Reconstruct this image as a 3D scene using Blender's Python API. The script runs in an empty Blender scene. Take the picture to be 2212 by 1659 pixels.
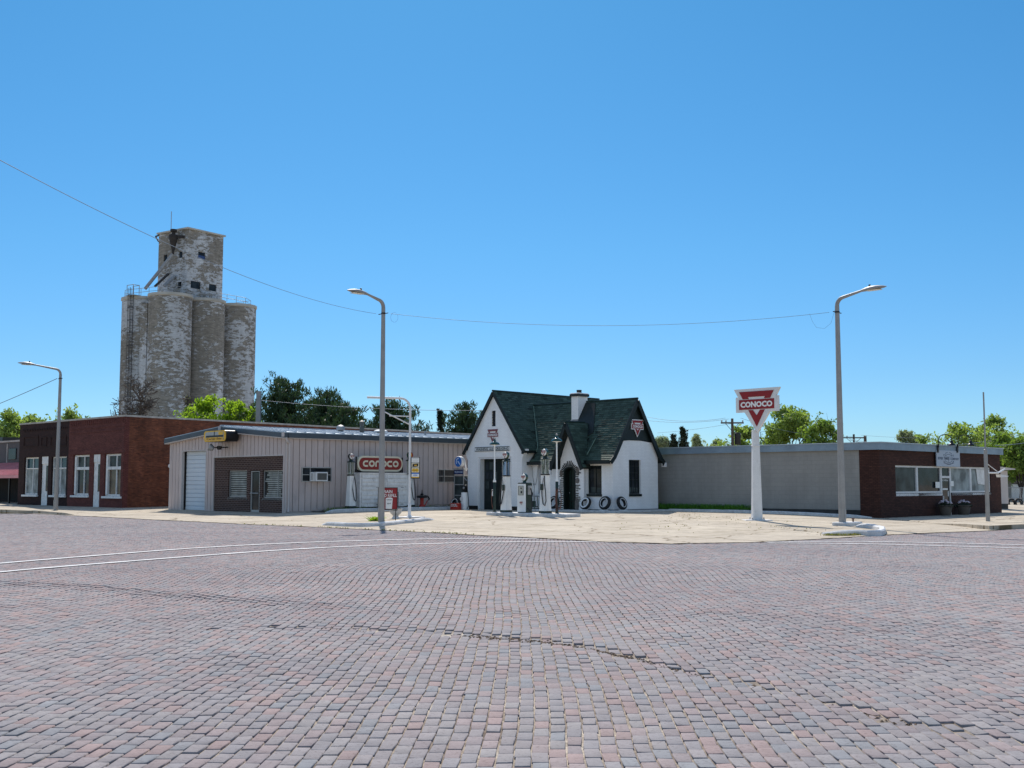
# scene assembled from its parts
import bpy, math, random
import numpy as np
from mathutils import Vector, Matrix
random.seed(7); rng = np.random.default_rng(11)
SC = bpy.context.scene
COL = SC.collection
PI = math.pi; RT2 = math.sqrt(2)
# ---------------------------------------------------------------- camera geometry (photo measured on a 2212 px wide copy)
F, CX, CY, HZ, EYE = 2470.0, 1106.0, 829.5, 1045.0, 1.6
TH = math.atan((HZ-CY)/F)
def ray(u, v):
    x = (u-CX)/F; yu = (CY-v)/F
    return Vector((x, math.cos(TH)-yu*math.sin(TH), math.sin(TH)+yu*math.cos(TH)))
def at_Y(u, v, Y):
    r = ray(u, v); k = Y/r.y
    return Vector((r.x*k, Y, EYE+r.z*k))
def sm(x):
    x = min(1.0, max(0.0, x)); return x*x*(3-2*x)
def st(X, Y): return (X+Y)/RT2, (Y-X)/RT2
def xy(s, t): return (s-t)/RT2, (s+t)/RT2
def zl(s, t):           # the lot rises gently from the street, the far right falls away a little
    return 0.18*sm(min(s-25.5, t-18.5)/12.0) - 0.16*sm((s-40)/20.0)*(1-sm((t-25)/8.0))
def ground_hit(u, v, dz=0.0, lot=True):
    r = ray(u, v); z = 0.0; P = None
    for _ in range(30):
        k = (z+dz-EYE)/r.z
        P = Vector((r.x*k, r.y*k, z+dz))
        z = zl(*st(P.x, P.y)) if lot else 0.0
    return P
def crop(x0, y0, sc): return lambda x, y: ((x0+x/sc)*0.553, (y0+y/sc)*0.553)
class Frame:
    """a place on the ground with a heading; x to the right along the wall, y into it"""
    def __init__(s, X, Y, z, rot):
        s.o = Vector((X, Y, z)); s.rot = rot
        s.M = Matrix.Translation(s.o) @ Matrix.Rotation(rot, 4, 'Z'); s.I = s.M.inverted()
    def px(s, u, v, y=0.0):
        o = s.I @ Vector((0, 0, EYE)); d = s.I.to_3x3() @ ray(u, v)
        k = (y-o.y)/d.y; p = o+d*k
        return p.x, p.z
FR, FL = -PI/4, PI/4       # FR: faces the left street, FL: faces the right street
# ---------------------------------------------------------------- node materials
def newmat(name):
    m = bpy.data.materials.new(name); m.use_nodes = True
    nt = m.node_tree; b = nt.nodes['Principled BSDF']
    return m, nt, b
def N(nt, typ, **kw):
    n = nt.nodes.new(typ)
    for k, v in kw.items():
        if k.startswith('i_'):
            key = k[2:].replace('_', ' ')
            n.inputs[key].default_value = v
        else: setattr(n, k, v)
    return n
def rgba(c): return (c[0], c[1], c[2], 1.0)
def ramp(nt, stops, fac):
    r = nt.nodes.new('ShaderNodeValToRGB'); e = r.color_ramp.elements
    while len(e) < len(stops): e.new(0.5)
    for i, (p, c) in enumerate(stops):
        e[i].position = p; e[i].color = rgba(c) if len(c) == 3 else c
    nt.links.new(fac, r.inputs[0]); return r.outputs[0]
def mixc(nt, a, b, fac, mode='MIX'):
    m = nt.nodes.new('ShaderNodeMix'); m.data_type = 'RGBA'; m.blend_type = mode
    for sock, val in ((m.inputs[0], fac), (m.inputs[6], a), (m.inputs[7], b)):
        if isinstance(val, bpy.types.NodeSocket): nt.links.new(val, sock)
        elif isinstance(val, (int, float)): sock.default_value = val
        else: sock.default_value = rgba(val)
    return m.outputs[2]
def coords(nt, kind='Object', scale=(1, 1, 1), rot=(0, 0, 0)):
    tc = nt.nodes.new('ShaderNodeTexCoord'); mp = nt.nodes.new('ShaderNodeMapping')
    mp.inputs['Scale'].default_value = scale; mp.inputs['Rotation'].default_value = rot
    nt.links.new(tc.outputs[kind], mp.inputs[0]); return mp.outputs[0]
def noise(nt, vec, scale=5.0, detail=4.0, rough=0.55, dist=0.0):
    n = N(nt, 'ShaderNodeTexNoise'); n.inputs['Scale'].default_value = scale
    n.inputs['Detail'].default_value = detail; n.inputs['Roughness'].default_value = rough
    n.inputs['Distortion'].default_value = dist
    nt.links.new(vec, n.inputs['Vector']); return n.outputs['Fac']
def bump(nt, b, h, strength=0.3, dist=0.02):
    n = nt.nodes.new('ShaderNodeBump'); n.inputs['Strength'].default_value = strength; n.inputs['Distance'].default_value = dist
    nt.links.new(h, n.inputs['Height']); nt.links.new(n.outputs[0], b.inputs['Normal']); return n
MATS = {}
def paint(name, c, rough=0.55, var=0.12, scale=3.0, metal=0.0, bumpy=0.15, fine=40.0, spec=0.4, coat=0.0, grime=None):
    """worn paint, metal or plaster: two scales of mottling, a little grime, a little relief"""
    m, nt, b = newmat(name)
    v = coords(nt, 'Object')
    n1 = noise(nt, v, scale, 6, 0.6); n2 = noise(nt, v, fine, 3, 0.6)
    d = tuple(max(0, x*(1-var*1.6)) for x in c); l = tuple(min(1, x*(1+var)) for x in c)
    col = ramp(nt, [(0.3, d), (0.7, l)], n1)
    col = mixc(nt, col, ramp(nt, [(0.35, (0.82,)*3), (0.6, (1.06,)*3)], n2), 0.5 if var > 0.03 else 0.2, 'MULTIPLY')
    if grime:
        n3 = noise(nt, coords(nt, 'Object', (1, 1, 0.35)), scale*1.7, 8, 0.7)
        col = mixc(nt, col, grime, ramp(nt, [(0.55, (0, 0, 0)), (0.75, (0.7,)*3)], n3))
    nt.links.new(col, b.inputs['Base Color'])
    b.inputs['Roughness'].default_value = rough; b.inputs['Metallic'].default_value = metal
    b.inputs['Specular IOR Level'].default_value = spec
    b.inputs['Coat Weight'].default_value = coat
    if bumpy: bump(nt, b, n2, bumpy, 0.01)
    MATS[name] = m; return m
def brick(name, c1, c2, mortar, w=0.22, h=0.072, msize=0.009, rough=0.85, streak=None, bs=0.5, soft=0.5, vst=0.0):
    m, nt, b = newmat(name)
    v = coords(nt, 'UV')
    br = N(nt, 'ShaderNodeTexBrick'); nt.links.new(v, br.inputs['Vector'])
    br.inputs['Scale'].default_value = 1.0; br.inputs['Brick Width'].default_value = w; br.inputs['Row Height'].default_value = h
    br.inputs['Mortar Size'].default_value = msize; br.inputs['Bias'].default_value = 0.0
    br.inputs['Mortar Smooth'].default_value = 0.2
    br.inputs['Color1'].default_value = rgba(c1); br.inputs['Color2'].default_value = rgba(c2); br.inputs['Mortar'].default_value = rgba(mortar)
    n1 = noise(nt, coords(nt, 'UV', (0.5, 1.6, 1)), 1.3, 6, 0.65)
    col = mixc(nt, br.outputs['Color'], ramp(nt, [(0.3, (0.62,)*3), (0.68, (1.2,)*3)], n1), soft, 'MULTIPLY')
    n2 = noise(nt, coords(nt, 'UV', (1.2, 13, 1)), 3.0, 4, 0.7)
    col = mixc(nt, col, ramp(nt, [(0.38, (0.5,)*3), (0.62, (1.25,)*3)], n2), soft*0.9, 'MULTIPLY')
    if streak:
        n3 = noise(nt, coords(nt, 'UV', (0.4, 5, 1)), 2.1, 6, 0.75)
        col = mixc(nt, col, streak, ramp(nt, [(0.56, (0, 0, 0)), (0.74, (0.6,)*3)], n3))
    if vst:
        n4 = noise(nt, coords(nt, 'UV', (0.9, 0.30, 1)), 1.1, 7, 0.62); col = mixc(nt, col, ramp(nt, [(0.40, (1-vst,)*3), (0.60, (1.05,)*3)], n4), 1.0, 'MULTIPLY')
    nt.links.new(col, b.inputs['Base Color']); b.inputs['Roughness'].default_value = rough
    b.inputs['Specular IOR Level'].default_value = 0.25
    bump(nt, b, br.outputs['Fac'], -bs, 0.01)
    bb = nt.nodes[-1]
    MATS[name] = m; return m
def glass(name, c=(0.02, 0.025, 0.03), rough=0.06, spec=0.2):
    m, nt, b = newmat(name)
    v = coords(nt, 'Object'); n1 = noise(nt, v, 1.3, 3, 0.5)
    col = ramp(nt, [(0.35, tuple(x*0.5 for x in c)), (0.65, tuple(min(1, x*1.6) for x in c))], n1)
    nt.links.new(col, b.inputs['Base Color'])
    b.inputs['Roughness'].default_value = rough; b.inputs['Specular IOR Level'].default_value = spec
    bump(nt, b, n1, 0.06, 0.05)
    MATS[name] = m; return m
def clear_glass(name, c, alpha_t=0.9):
    m, nt, b = newmat(name)
    b.inputs['Base Color'].default_value = rgba(c); b.inputs['Roughness'].default_value = 0.03
    b.inputs['Transmission Weight'].default_value = alpha_t; b.inputs['IOR'].default_value = 1.12
    MATS[name] = m; return m
# ---------------------------------------------------------------- mesh builder
class MB:
    def __init__(s): s.v = []; s.f = []; s.m = []
    def add(s, vs, fs, mi=0, M=None):
        o = len(s.v)
        s.v += [tuple(M @ Vector(p)) for p in vs] if M is not None else [tuple(p) for p in vs]
        s.f += [tuple(i+o for i in f) for f in fs]; s.m += [mi]*len(fs); return s
    def box(s, x0, x1, y0, y1, z0, z1, mi=0, M=None):
        return s.add([(x0,y0,z0),(x1,y0,z0),(x1,y1,z0),(x0,y1,z0),(x0,y0,z1),(x1,y0,z1),(x1,y1,z1),(x0,y1,z1)],
                     [(0,3,2,1),(4,5,6,7),(0,1,5,4),(1,2,6,5),(2,3,7,6),(3,0,4,7)], mi, M)
    def bbox(s, x0, x1, y0, y1, z0, z1, b=0.01, mi=0, M=None):     # box with chamfered upright edges and top
        def lp(i, z): return [(x0+i+b,y0+i,z),(x1-i-b,y0+i,z),(x1-i,y0+i+b,z),(x1-i,y1-i-b,z),(x1-i-b,y1-i,z),(x0+i+b,y1-i,z),(x0+i,y1-i-b,z),(x0+i,y0+i+b,z)]
        return s.loft([lp(0, z0), lp(0, z1-b), lp(b, z1)], mi, M)
    def loft(s, rings, mi=0, M=None, caps=True):
        n = len(rings[0]); vs = [p for r in rings for p in r]; fs = []
        for j in range(len(rings)-1):
            for i in range(n):
                a = j*n+i; b = j*n+(i+1) % n
                fs.append((a, b, b+n, a+n))
        if caps:
            fs.append(tuple(range(n))[::-1]); fs.append(tuple(range((len(rings)-1)*n, len(rings)*n)))
        return s.add(vs, fs, mi, M)
    def prism(s, poly, y0, y1, mi=0, M=None):     # polygon in x,z pushed along y
        n = len(poly); A = sum(poly[i][0]*poly[(i+1) % n][1]-poly[(i+1) % n][0]*poly[i][1] for i in range(n))
        if A < 0: poly = poly[::-1]
        vs = [(p[0], y0, p[1]) for p in poly]+[(p[0], y1, p[1]) for p in poly]
        fs = [tuple(range(n)), tuple(range(2*n-1, n-1, -1))]+[(i+n, (i+1) % n+n, (i+1) % n, i) for i in range(n)]
        return s.add(vs, fs, mi, M)
    def prismx(s, poly, x0, x1, mi=0, M=None):    # polygon in y,z pushed along x
        R = Matrix(((0,-1,0,0),(1,0,0,0),(0,0,1,0),(0,0,0,1)))   # (x,y)->(-y,x)
        return s.prism([(p[0], p[1]) for p in poly], -x1, -x0, mi, (M @ R) if M is not None else R)
    def lathe(s, prof, n=20, mi=0, M=None, c=(0, 0), caps=True):
        rings = [[(c[0]+r*math.cos(2*PI*i/n), c[1]+r*math.sin(2*PI*i/n), z) for i in range(n)] for r, z in prof]
        return s.loft(rings, mi, M, caps)
    def tube(s, pts, r, n=8, mi=0, M=None):
        pts = [Vector(p) for p in pts]; rs = r if isinstance(r, (list, tuple)) else [r]*len(pts)
        rings = []; up = Vector((0, 0, 1))
        for i, p in enumerate(pts):
            d = (pts[min(i+1, len(pts)-1)]-pts[max(i-1, 0)]).normalized()
            if i == 0:
                a = up.cross(d) if abs(d.z) < 0.95 else Vector((1, 0, 0)).cross(d); a.normalize()
            else:
                a = (a-d*a.dot(d)); a = a.normalized() if a.length > 1e-6 else d.orthogonal().normalized()
            b = d.cross(a)
            rings.append([tuple(p+(a*math.cos(2*PI*k/n)+b*math.sin(2*PI*k/n))*rs[i]) for k in range(n)])
        return s.loft(rings, mi, M)
    def ribbon(s, pts, w, y0, y1, mi=0, M=None, closed=False):      # flat stroke in the x,z plane
        n = len(pts); L = []; Rr = []
        for i in range(n):
            a = pts[(i-1) % n] if closed or i else pts[0]; b = pts[(i+1) % n] if closed or i < n-1 else pts[-1]
            dx, dz = b[0]-a[0], b[1]-a[1]; l = math.hypot(dx, dz) or 1
            nx, nz = -dz/l*w/2, dx/l*w/2
            L.append((pts[i][0]+nx, pts[i][1]+nz)); Rr.append((pts[i][0]-nx, pts[i][1]-nz))
        for i in range(n if closed else n-1):
            j = (i+1) % n
            s.prism([L[i], Rr[i], Rr[j], L[j]], y0, y1, mi, M)
        return s
    def build(s, name, mats, parent=None, smooth=False, label=None):
        me = bpy.data.meshes.new(name); me.from_pydata(s.v, [], s.f); me.update()
        for m in (mats if isinstance(mats, (list, tuple)) else [mats]): me.materials.append(m)
        nf = len(me.polygons)
        me.polygons.foreach_set('material_index', s.m[:nf])
        if smooth:
            me.polygons.foreach_set('use_smooth', [True]*nf)
            try: me.set_sharp_from_angle(angle=math.radians(40))
            except Exception: pass
        nl = len(me.loops); uvl = me.uv_layers.new(name='UVMap')
        co = np.empty(len(me.vertices)*3, dtype=np.float32); me.vertices.foreach_get('co', co); co = co.reshape(-1, 3)
        li = np.empty(nl, dtype=np.int32); me.loops.foreach_get('vertex_index', li)
        nrm = np.empty(nf*3, dtype=np.float32); me.polygons.foreach_get('normal', nrm); nrm = nrm.reshape(-1, 3)
        lt = np.empty(nf, dtype=np.int32); me.polygons.foreach_get('loop_total', lt)
        ln = np.abs(np.repeat(nrm, lt, axis=0)); P = co[li]
        uv = np.where((ln[:, 2] > 0.8)[:, None], P[:, :2], np.where((ln[:, 0] > ln[:, 1])[:, None], P[:, [1, 2]], P[:, [0, 2]]))
        uvl.data.foreach_set('uv', uv.astype(np.float32).ravel())
        o = bpy.data.objects.new(name, me); COL.objects.link(o)
        if parent is not None: o.parent = parent
        if label: o['label'] = label
        return o
def tag(o, label=None, cat=None, group=None, kind=None):
    if label: o['label'] = label
    if cat: o['category'] = cat
    if group: o['group'] = group
    if kind: o['kind'] = kind
    return o
def thing(name, label, cat, fr=None, group=None, loc=(0, 0, 0), rot=0.0):
    o = bpy.data.objects.new(name, None); COL.objects.link(o); o.empty_display_size = 0.3
    if fr is not None: loc, rot = fr.o, fr.rot
    o.location = loc; o.rotation_euler = (0, 0, rot)
    return tag(o, label, cat, group)
def copy_tree(o, parent=None):
    c = o.copy(); COL.objects.link(c); c.parent = parent
    for ch in list(o.children): copy_tree(ch, c)
    return c
def place(o, fr): o.location = fr.o; o.rotation_euler = (0, 0, fr.rot); return o
_tc = {}
def text_mesh(body, bold=0.0):
    key = (body, bold)
    if key in _tc: return _tc[key]
    cu = bpy.data.curves.new('t', 'FONT'); cu.body = body; cu.size = 1.0; cu.offset = bold; cu.resolution_u = 2
    cu.align_x = 'LEFT'
    ob = bpy.data.objects.new('t', cu); COL.objects.link(ob)
    dg = bpy.context.evaluated_depsgraph_get(); dg.update()
    me = ob.evaluated_get(dg).to_mesh()
    vs = [tuple(v.co) for v in me.vertices]; fs = [tuple(p.vertices) for p in me.polygons]
    ob.evaluated_get(dg).to_mesh_clear(); bpy.data.objects.remove(ob); bpy.data.curves.remove(cu)
    _tc[key] = (vs, fs); return _tc[key]
def put_text(mb, body, x0, x1, z0, z1, y, bold=0.02, mi=0, M=None):
    """letters stretched to fill the box x0..x1, z0..z1 at depth y, facing -y"""
    vs, fs = text_mesh(body, bold)
    if not vs: return
    ax = min(v[0] for v in vs); bx = max(v[0] for v in vs); ay = min(v[1] for v in vs); by = max(v[1] for v in vs)
    P = [(x0+(v[0]-ax)/(bx-ax)*(x1-x0), y, z0+(v[1]-ay)/(by-ay)*(z1-z0)) for v in vs]
    mb.add(P, fs, mi, M)
def arc(cx, cz, r, a0, a1, n=14, rz=None):
    rz = rz or r
    return [(cx+r*math.cos(math.radians(a0+(a1-a0)*i/n)), cz+rz*math.sin(math.radians(a0+(a1-a0)*i/n))) for i in range(n+1)]
# ---------------------------------------------------------------- materials
WHITE = paint('white_paint', (0.74, 0.74, 0.74), 0.6, 0.05, 2.0, grime=(0.45, 0.43, 0.4))
WBRICK = brick('white_painted_brick', (0.90, 0.89, 0.88), (0.86, 0.85, 0.84), (0.78, 0.77, 0.76), bs=0.6, soft=0.06, vst=0.04)
KERB = paint('kerb_paint', (0.64, 0.635, 0.63), 0.7, 0.12, 4.0, bumpy=0.5, fine=25, grime=(0.28, 0.26, 0.24))
WPLAIN = paint('clean_white', (0.82, 0.82, 0.80), 0.45, 0.03, 2.0)
CREAM = paint('cream_plastic', (0.72, 0.66, 0.50), 0.4, 0.04, 2.0)
BLACK = paint('black_enamel', (0.012, 0.012, 0.013), 0.4, 0.2, 3.0)
RUBBER = paint('tyre_rubber', (0.018, 0.018, 0.019), 0.75, 0.25, 8.0)
DGREEN = paint('dark_green_paint', (0.010, 0.028, 0.022), 0.45, 0.2, 3.0)
BGREEN = paint('green_black_trim', (0.006, 0.013, 0.012), 0.55, 0.2, 3.0)
EGREEN = paint('green_enamel', (0.008, 0.055, 0.036), 0.2, 0.1, 3.0, coat=0.6)
RED = paint('sign_red', (0.27, 0.010, 0.016), 0.5, 0.1, 2.0)
FADED = paint('faded_sign_red', (0.26, 0.085, 0.095), 0.8, 0.25, 6.0)
LOGO = paint('old_logo_red', (0.26, 0.028, 0.022), 0.5, 0.08, 1.0)
BOXRED = paint('box_red', (0.42, 0.03, 0.02), 0.5, 0.12, 4.0)
BLUE = paint('sign_blue', (0.02, 0.16, 0.55), 0.4, 0.05, 3.0)
LBLUE = paint('sign_pale_blue', (0.55, 0.68, 0.85), 0.5, 0.05, 3.0)
YEL = paint('sign_yellow', (0.80, 0.46, 0.03), 0.4, 0.15, 5.0)
GALV = paint('galvanised_pole', (0.33, 0.32, 0.31), 0.5, 0.10, 2.0, metal=0.25, grime=(0.2, 0.19, 0.18))
STEEL = paint('bare_steel', (0.34, 0.345, 0.35), 0.5, 0.1, 4.0, metal=0.3)
ALU = paint('aluminium_frame', (0.42, 0.42, 0.41), 0.45, 0.08, 2.0, metal=0.3)
SIDING = paint('lilac_beige_siding', (0.55, 0.46, 0.43), 0.6, 0.06, 0.8, bumpy=0.05, grime=(0.30, 0.26, 0.25))
TRIM = paint('pale_trim', (0.55, 0.50, 0.48), 0.6, 0.05, 1.0)
FASCIA = paint('slate_fascia', (0.07, 0.088, 0.108), 0.45, 0.12, 1.5, metal=0.2)
FASCB = paint('light_blue_fascia', (0.22, 0.29, 0.36), 0.4, 0.14, 1.2, metal=0.3)
ROOFM = paint('metal_roof', (0.44, 0.50, 0.56), 0.42, 0.15, 0.7, metal=0.35)
DOORW = paint('garage_door_paint', (0.60, 0.66, 0.72), 0.5, 0.04, 1.0)
OLDWHITE = paint('weathered_white_wood', (0.80, 0.79, 0.77), 0.7, 0.12, 4.0, grime=(0.33, 0.3, 0.28))
CREAMC = paint('chalky_coping', (0.45, 0.42, 0.38), 0.8, 0.2, 2.0)
STUCCO = brick('grey_painted_block', (0.305, 0.295, 0.275), (0.290, 0.282, 0.265), (0.262, 0.255, 0.24), w=0.41, h=0.205, msize=0.010, streak=(0.235, 0.23, 0.215), bs=0.5, soft=0.10, vst=0.08)
FOUND = paint('dark_foundation', (0.045, 0.045, 0.045), 0.8, 0.3, 2.0, bumpy=0.5)
BR_SIDE = brick('orange_red_brick', (0.29, 0.092, 0.046), (0.15, 0.048, 0.028), (0.12, 0.065, 0.045), streak=(0.06, 0.03, 0.026), soft=0.75, bs=0.8, vst=0.3)
BR_RED = brick('maroon_painted_brick', (0.19, 0.064, 0.052), (0.135, 0.045, 0.038), (0.06, 0.018, 0.018), soft=0.7, bs=0.8)
BR_DARK = brick('dark_brown_brick', (0.050, 0.020, 0.017), (0.026, 0.011, 0.010), (0.024, 0.013, 0.012), soft=0.6, bs=0.8)
BR_OFF = brick('deep_red_office_brick', (0.088, 0.036, 0.026), (0.055, 0.023, 0.018), (0.030, 0.014, 0.011), soft=0.75, bs=0.9)
BR_VEN = brick('brown_veneer_brick', (0.070, 0.034, 0.026), (0.042, 0.020, 0.017), (0.20, 0.15, 0.13), w=0.3, h=0.098, msize=0.014, soft=0.4, bs=0.9)
GLASS = glass('dark_window_glass')
TEALG = glass('teal_window_glass', (0.012, 0.045, 0.062), 0.15, 0.3)
CURTG = glass('curtained_glass', (0.26, 0.29, 0.29), 0.35, 0.06)
GREYG = glass('grey_window_glass', (0.05, 0.062, 0.062), 0.2, 0.08)
BROWNG = glass('brown_window_glass', (0.12, 0.085, 0.055), 0.15, 0.3)
BLIND = paint('pale_blind', (0.36, 0.37, 0.34), 0.6, 0.25, 3.0)
BARK = paint('bark', (0.055, 0.042, 0.034), 0.9, 0.3, 6.0, bumpy=0.8)
DRYBARK = paint('dry_bark', (0.12, 0.095, 0.08), 0.9, 0.3, 6.0)
WOODP = paint('utility_pole_wood', (0.11, 0.085, 0.07), 0.9, 0.2, 5.0, bumpy=0.6)
WIRE = paint('wire_grey', (0.14, 0.20, 0.26), 0.6, 0.05, 3.0, bumpy=0)
STONE = paint('field_stone', (0.17, 0.15, 0.135), 0.85, 0.25, 6.0, bumpy=0.8)
TERRA = paint('planter_concrete', (0.12, 0.10, 0.085), 0.85, 0.12, 5.0)
RUST = paint('rust_brown', (0.14, 0.06, 0.045), 0.8, 0.3, 6.0)
PINK = paint('pinkish_red_metal_roof', (0.66, 0.27, 0.29), 0.5, 0.1, 1.0)
GREYB = paint('grey_upper_siding', (0.10, 0.095, 0.095), 0.8, 0.15, 1.5)
GLOBE = paint('globe_white', (0.8, 0.8, 0.78), 0.25, 0.03, 4.0)
SOIL = paint('bed_soil', (0.05, 0.038, 0.03), 0.95, 0.4, 3.0, bumpy=1.0)
CLEARB = clear_glass('blue_fuel_glass', (0.45, 0.66, 0.9))
CLEARG = clear_glass('clear_fuel_glass', (0.72, 0.80, 0.70))

def leafmat(name, c, c2, trans=0.35):
    m, nt, b = newmat(name)
    out = nt.nodes['Material Output']
    v = coords(nt, 'Object'); n1 = noise(nt, v, 0.9, 4, 0.6); n2 = noise(nt, v, 6.0, 2, 0.6)
    col = ramp(nt, [(0.3, c), (0.7, c2)], n1)
    col = mixc(nt, col, ramp(nt, [(0.3, (0.6,)*3), (0.7, (1.35,)*3)], n2), 0.7, 'MULTIPLY')
    nt.links.new(col, b.inputs['Base Color']); b.inputs['Roughness'].default_value = 0.6; b.inputs['Specular IOR Level'].default_value = 0.3
    tr = nt.nodes.new('ShaderNodeBsdfTranslucent'); nt.links.new(mixc(nt, col, (1.0, 1.1, 0.5), 1.0, 'MULTIPLY'), tr.inputs[0])
    mx = nt.nodes.new('ShaderNodeMixShader'); mx.inputs[0].default_value = trans
    nt.links.new(b.outputs[0], mx.inputs[1]); nt.links.new(tr.outputs[0], mx.inputs[2]); nt.links.new(mx.outputs[0], out.inputs[0])
    MATS[name] = m; return m
LF_SPRING = leafmat('spring_leaves', (0.20, 0.28, 0.07), (0.34, 0.42, 0.14), 0.55)
LF_BRIGHT = leafmat('bright_leaves', (0.20, 0.33, 0.02), (0.36, 0.48, 0.05), 0.55)
LF_DEEP = leafmat('deep_green_leaves', (0.13, 0.21, 0.045), (0.26, 0.36, 0.08), 0.45)
LF_PINE = leafmat('pine_needles', (0.030, 0.058, 0.030), (0.080, 0.125, 0.050), 0.2)
LF_CEDAR = leafmat('cedar_needles', (0.012, 0.026, 0.014), (0.04, 0.05, 0.024), 0.1)
LF_PALE = leafmat('pale_budding_leaves', (0.24, 0.28, 0.16), (0.40, 0.44, 0.28), 0.4)
LF_GRASS = leafmat('grass_blades', (0.05, 0.16, 0.02), (0.12, 0.30, 0.035), 0.35)
LF_WEED = leafmat('weed_leaves', (0.20, 0.20, 0.07), (0.34, 0.31, 0.14), 0.3)

def shingles():
    m, nt, b = newmat('green_shingles')
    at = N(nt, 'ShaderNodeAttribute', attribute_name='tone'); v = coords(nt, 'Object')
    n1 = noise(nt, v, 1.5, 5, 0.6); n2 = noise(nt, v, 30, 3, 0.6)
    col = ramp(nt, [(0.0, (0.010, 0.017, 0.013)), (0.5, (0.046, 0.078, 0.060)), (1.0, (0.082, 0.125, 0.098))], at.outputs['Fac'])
    col = mixc(nt, col, ramp(nt, [(0.3, (0.75,)*3), (0.7, (1.2,)*3)], n1), 0.6, 'MULTIPLY')
    col = mixc(nt, col, ramp(nt, [(0.3, (0.7,)*3), (0.7, (1.3,)*3)], n2), 0.5, 'MULTIPLY')
    nt.links.new(col, b.inputs['Base Color']); b.inputs['Roughness'].default_value = 0.75; b.inputs['Specular IOR Level'].default_value = 0.25
    bump(nt, b, n2, 0.4, 0.01); return m
SHINGLE = shingles()

def silo_mat(name, seed, blotch=0.5, rgt=0.0):
    """old concrete whose white paint peels off in broad horizontal scales"""
    m, nt, b = newmat(name)
    vec = coords(nt, 'Object', (1, 1, 2.6)); vec2 = coords(nt, 'Object', (0.8, 0.8, 0.5))
    n1 = noise(nt, vec, 0.95, 11, 0.80, 0.35); n2 = noise(nt, vec2, 0.22, 3, 0.5); n3 = noise(nt, coords(nt, 'Object', (1, 1, 6)), 0.8, 5, 0.6)
    m0 = N(nt, 'ShaderNodeMath', operation='MULTIPLY'); nt.links.new(n1, m0.inputs[0]); m0.inputs[1].default_value = 0.62
    mu = N(nt, 'ShaderNodeMath', operation='MULTIPLY_ADD'); nt.links.new(n2, mu.inputs[0]); mu.inputs[1].default_value = 0.38; nt.links.new(m0.outputs[0], mu.inputs[2])
    mask = ramp(nt, [(blotch, (0, 0, 0)), (blotch+0.012, (1, 1, 1))], mu.outputs[0])
    conc = ramp(nt, [(0.3, (0.20, 0.182, 0.158)), (0.7, (0.33, 0.305, 0.27))], n3)
    conc = mixc(nt, conc, ramp(nt, [(0.35, (0.55,)*3), (0.6, (1.1,)*3)], noise(nt, vec, 1.6, 5, 0.7)), 0.6, 'MULTIPLY')
    wh = ramp(nt, [(0.3, (0.42, 0.44, 0.47)), (0.7, (0.57, 0.59, 0.62))], n3)
    col = mixc(nt, conc, wh, mask)
    col = mixc(nt, col, ramp(nt, [(0.36, (0.80, 0.79, 0.78)), (0.60, (1.10,)*3)], noise(nt, coords(nt, 'Object', (1, 1, 0.10)), 0.5, 8, 0.7)), 0.9, 'MULTIPLY')
    # dark flake edges
    edge = ramp(nt, [(blotch-0.02, (1, 1, 1)), (blotch-0.004, (0.5, 0.48, 0.45)), (blotch+0.006, (1, 1, 1))], mu.outputs[0])
    col = mixc(nt, col, edge, 0.8, 'MULTIPLY')
    nt.links.new(col, b.inputs['Base Color']); b.inputs['Roughness'].default_value = 0.85; b.inputs['Specular IOR Level'].default_value = 0.2
    bump(nt, b, mask, 0.4, 0.03); return m
SILO = silo_mat('peeling_silo_concrete', 1, 0.512); HEADM = silo_mat('peeling_tower_concrete', 2, 0.50)
SILORIM = paint('silo_rim', (0.46, 0.45, 0.42), 0.8, 0.15, 0.5)

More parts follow.
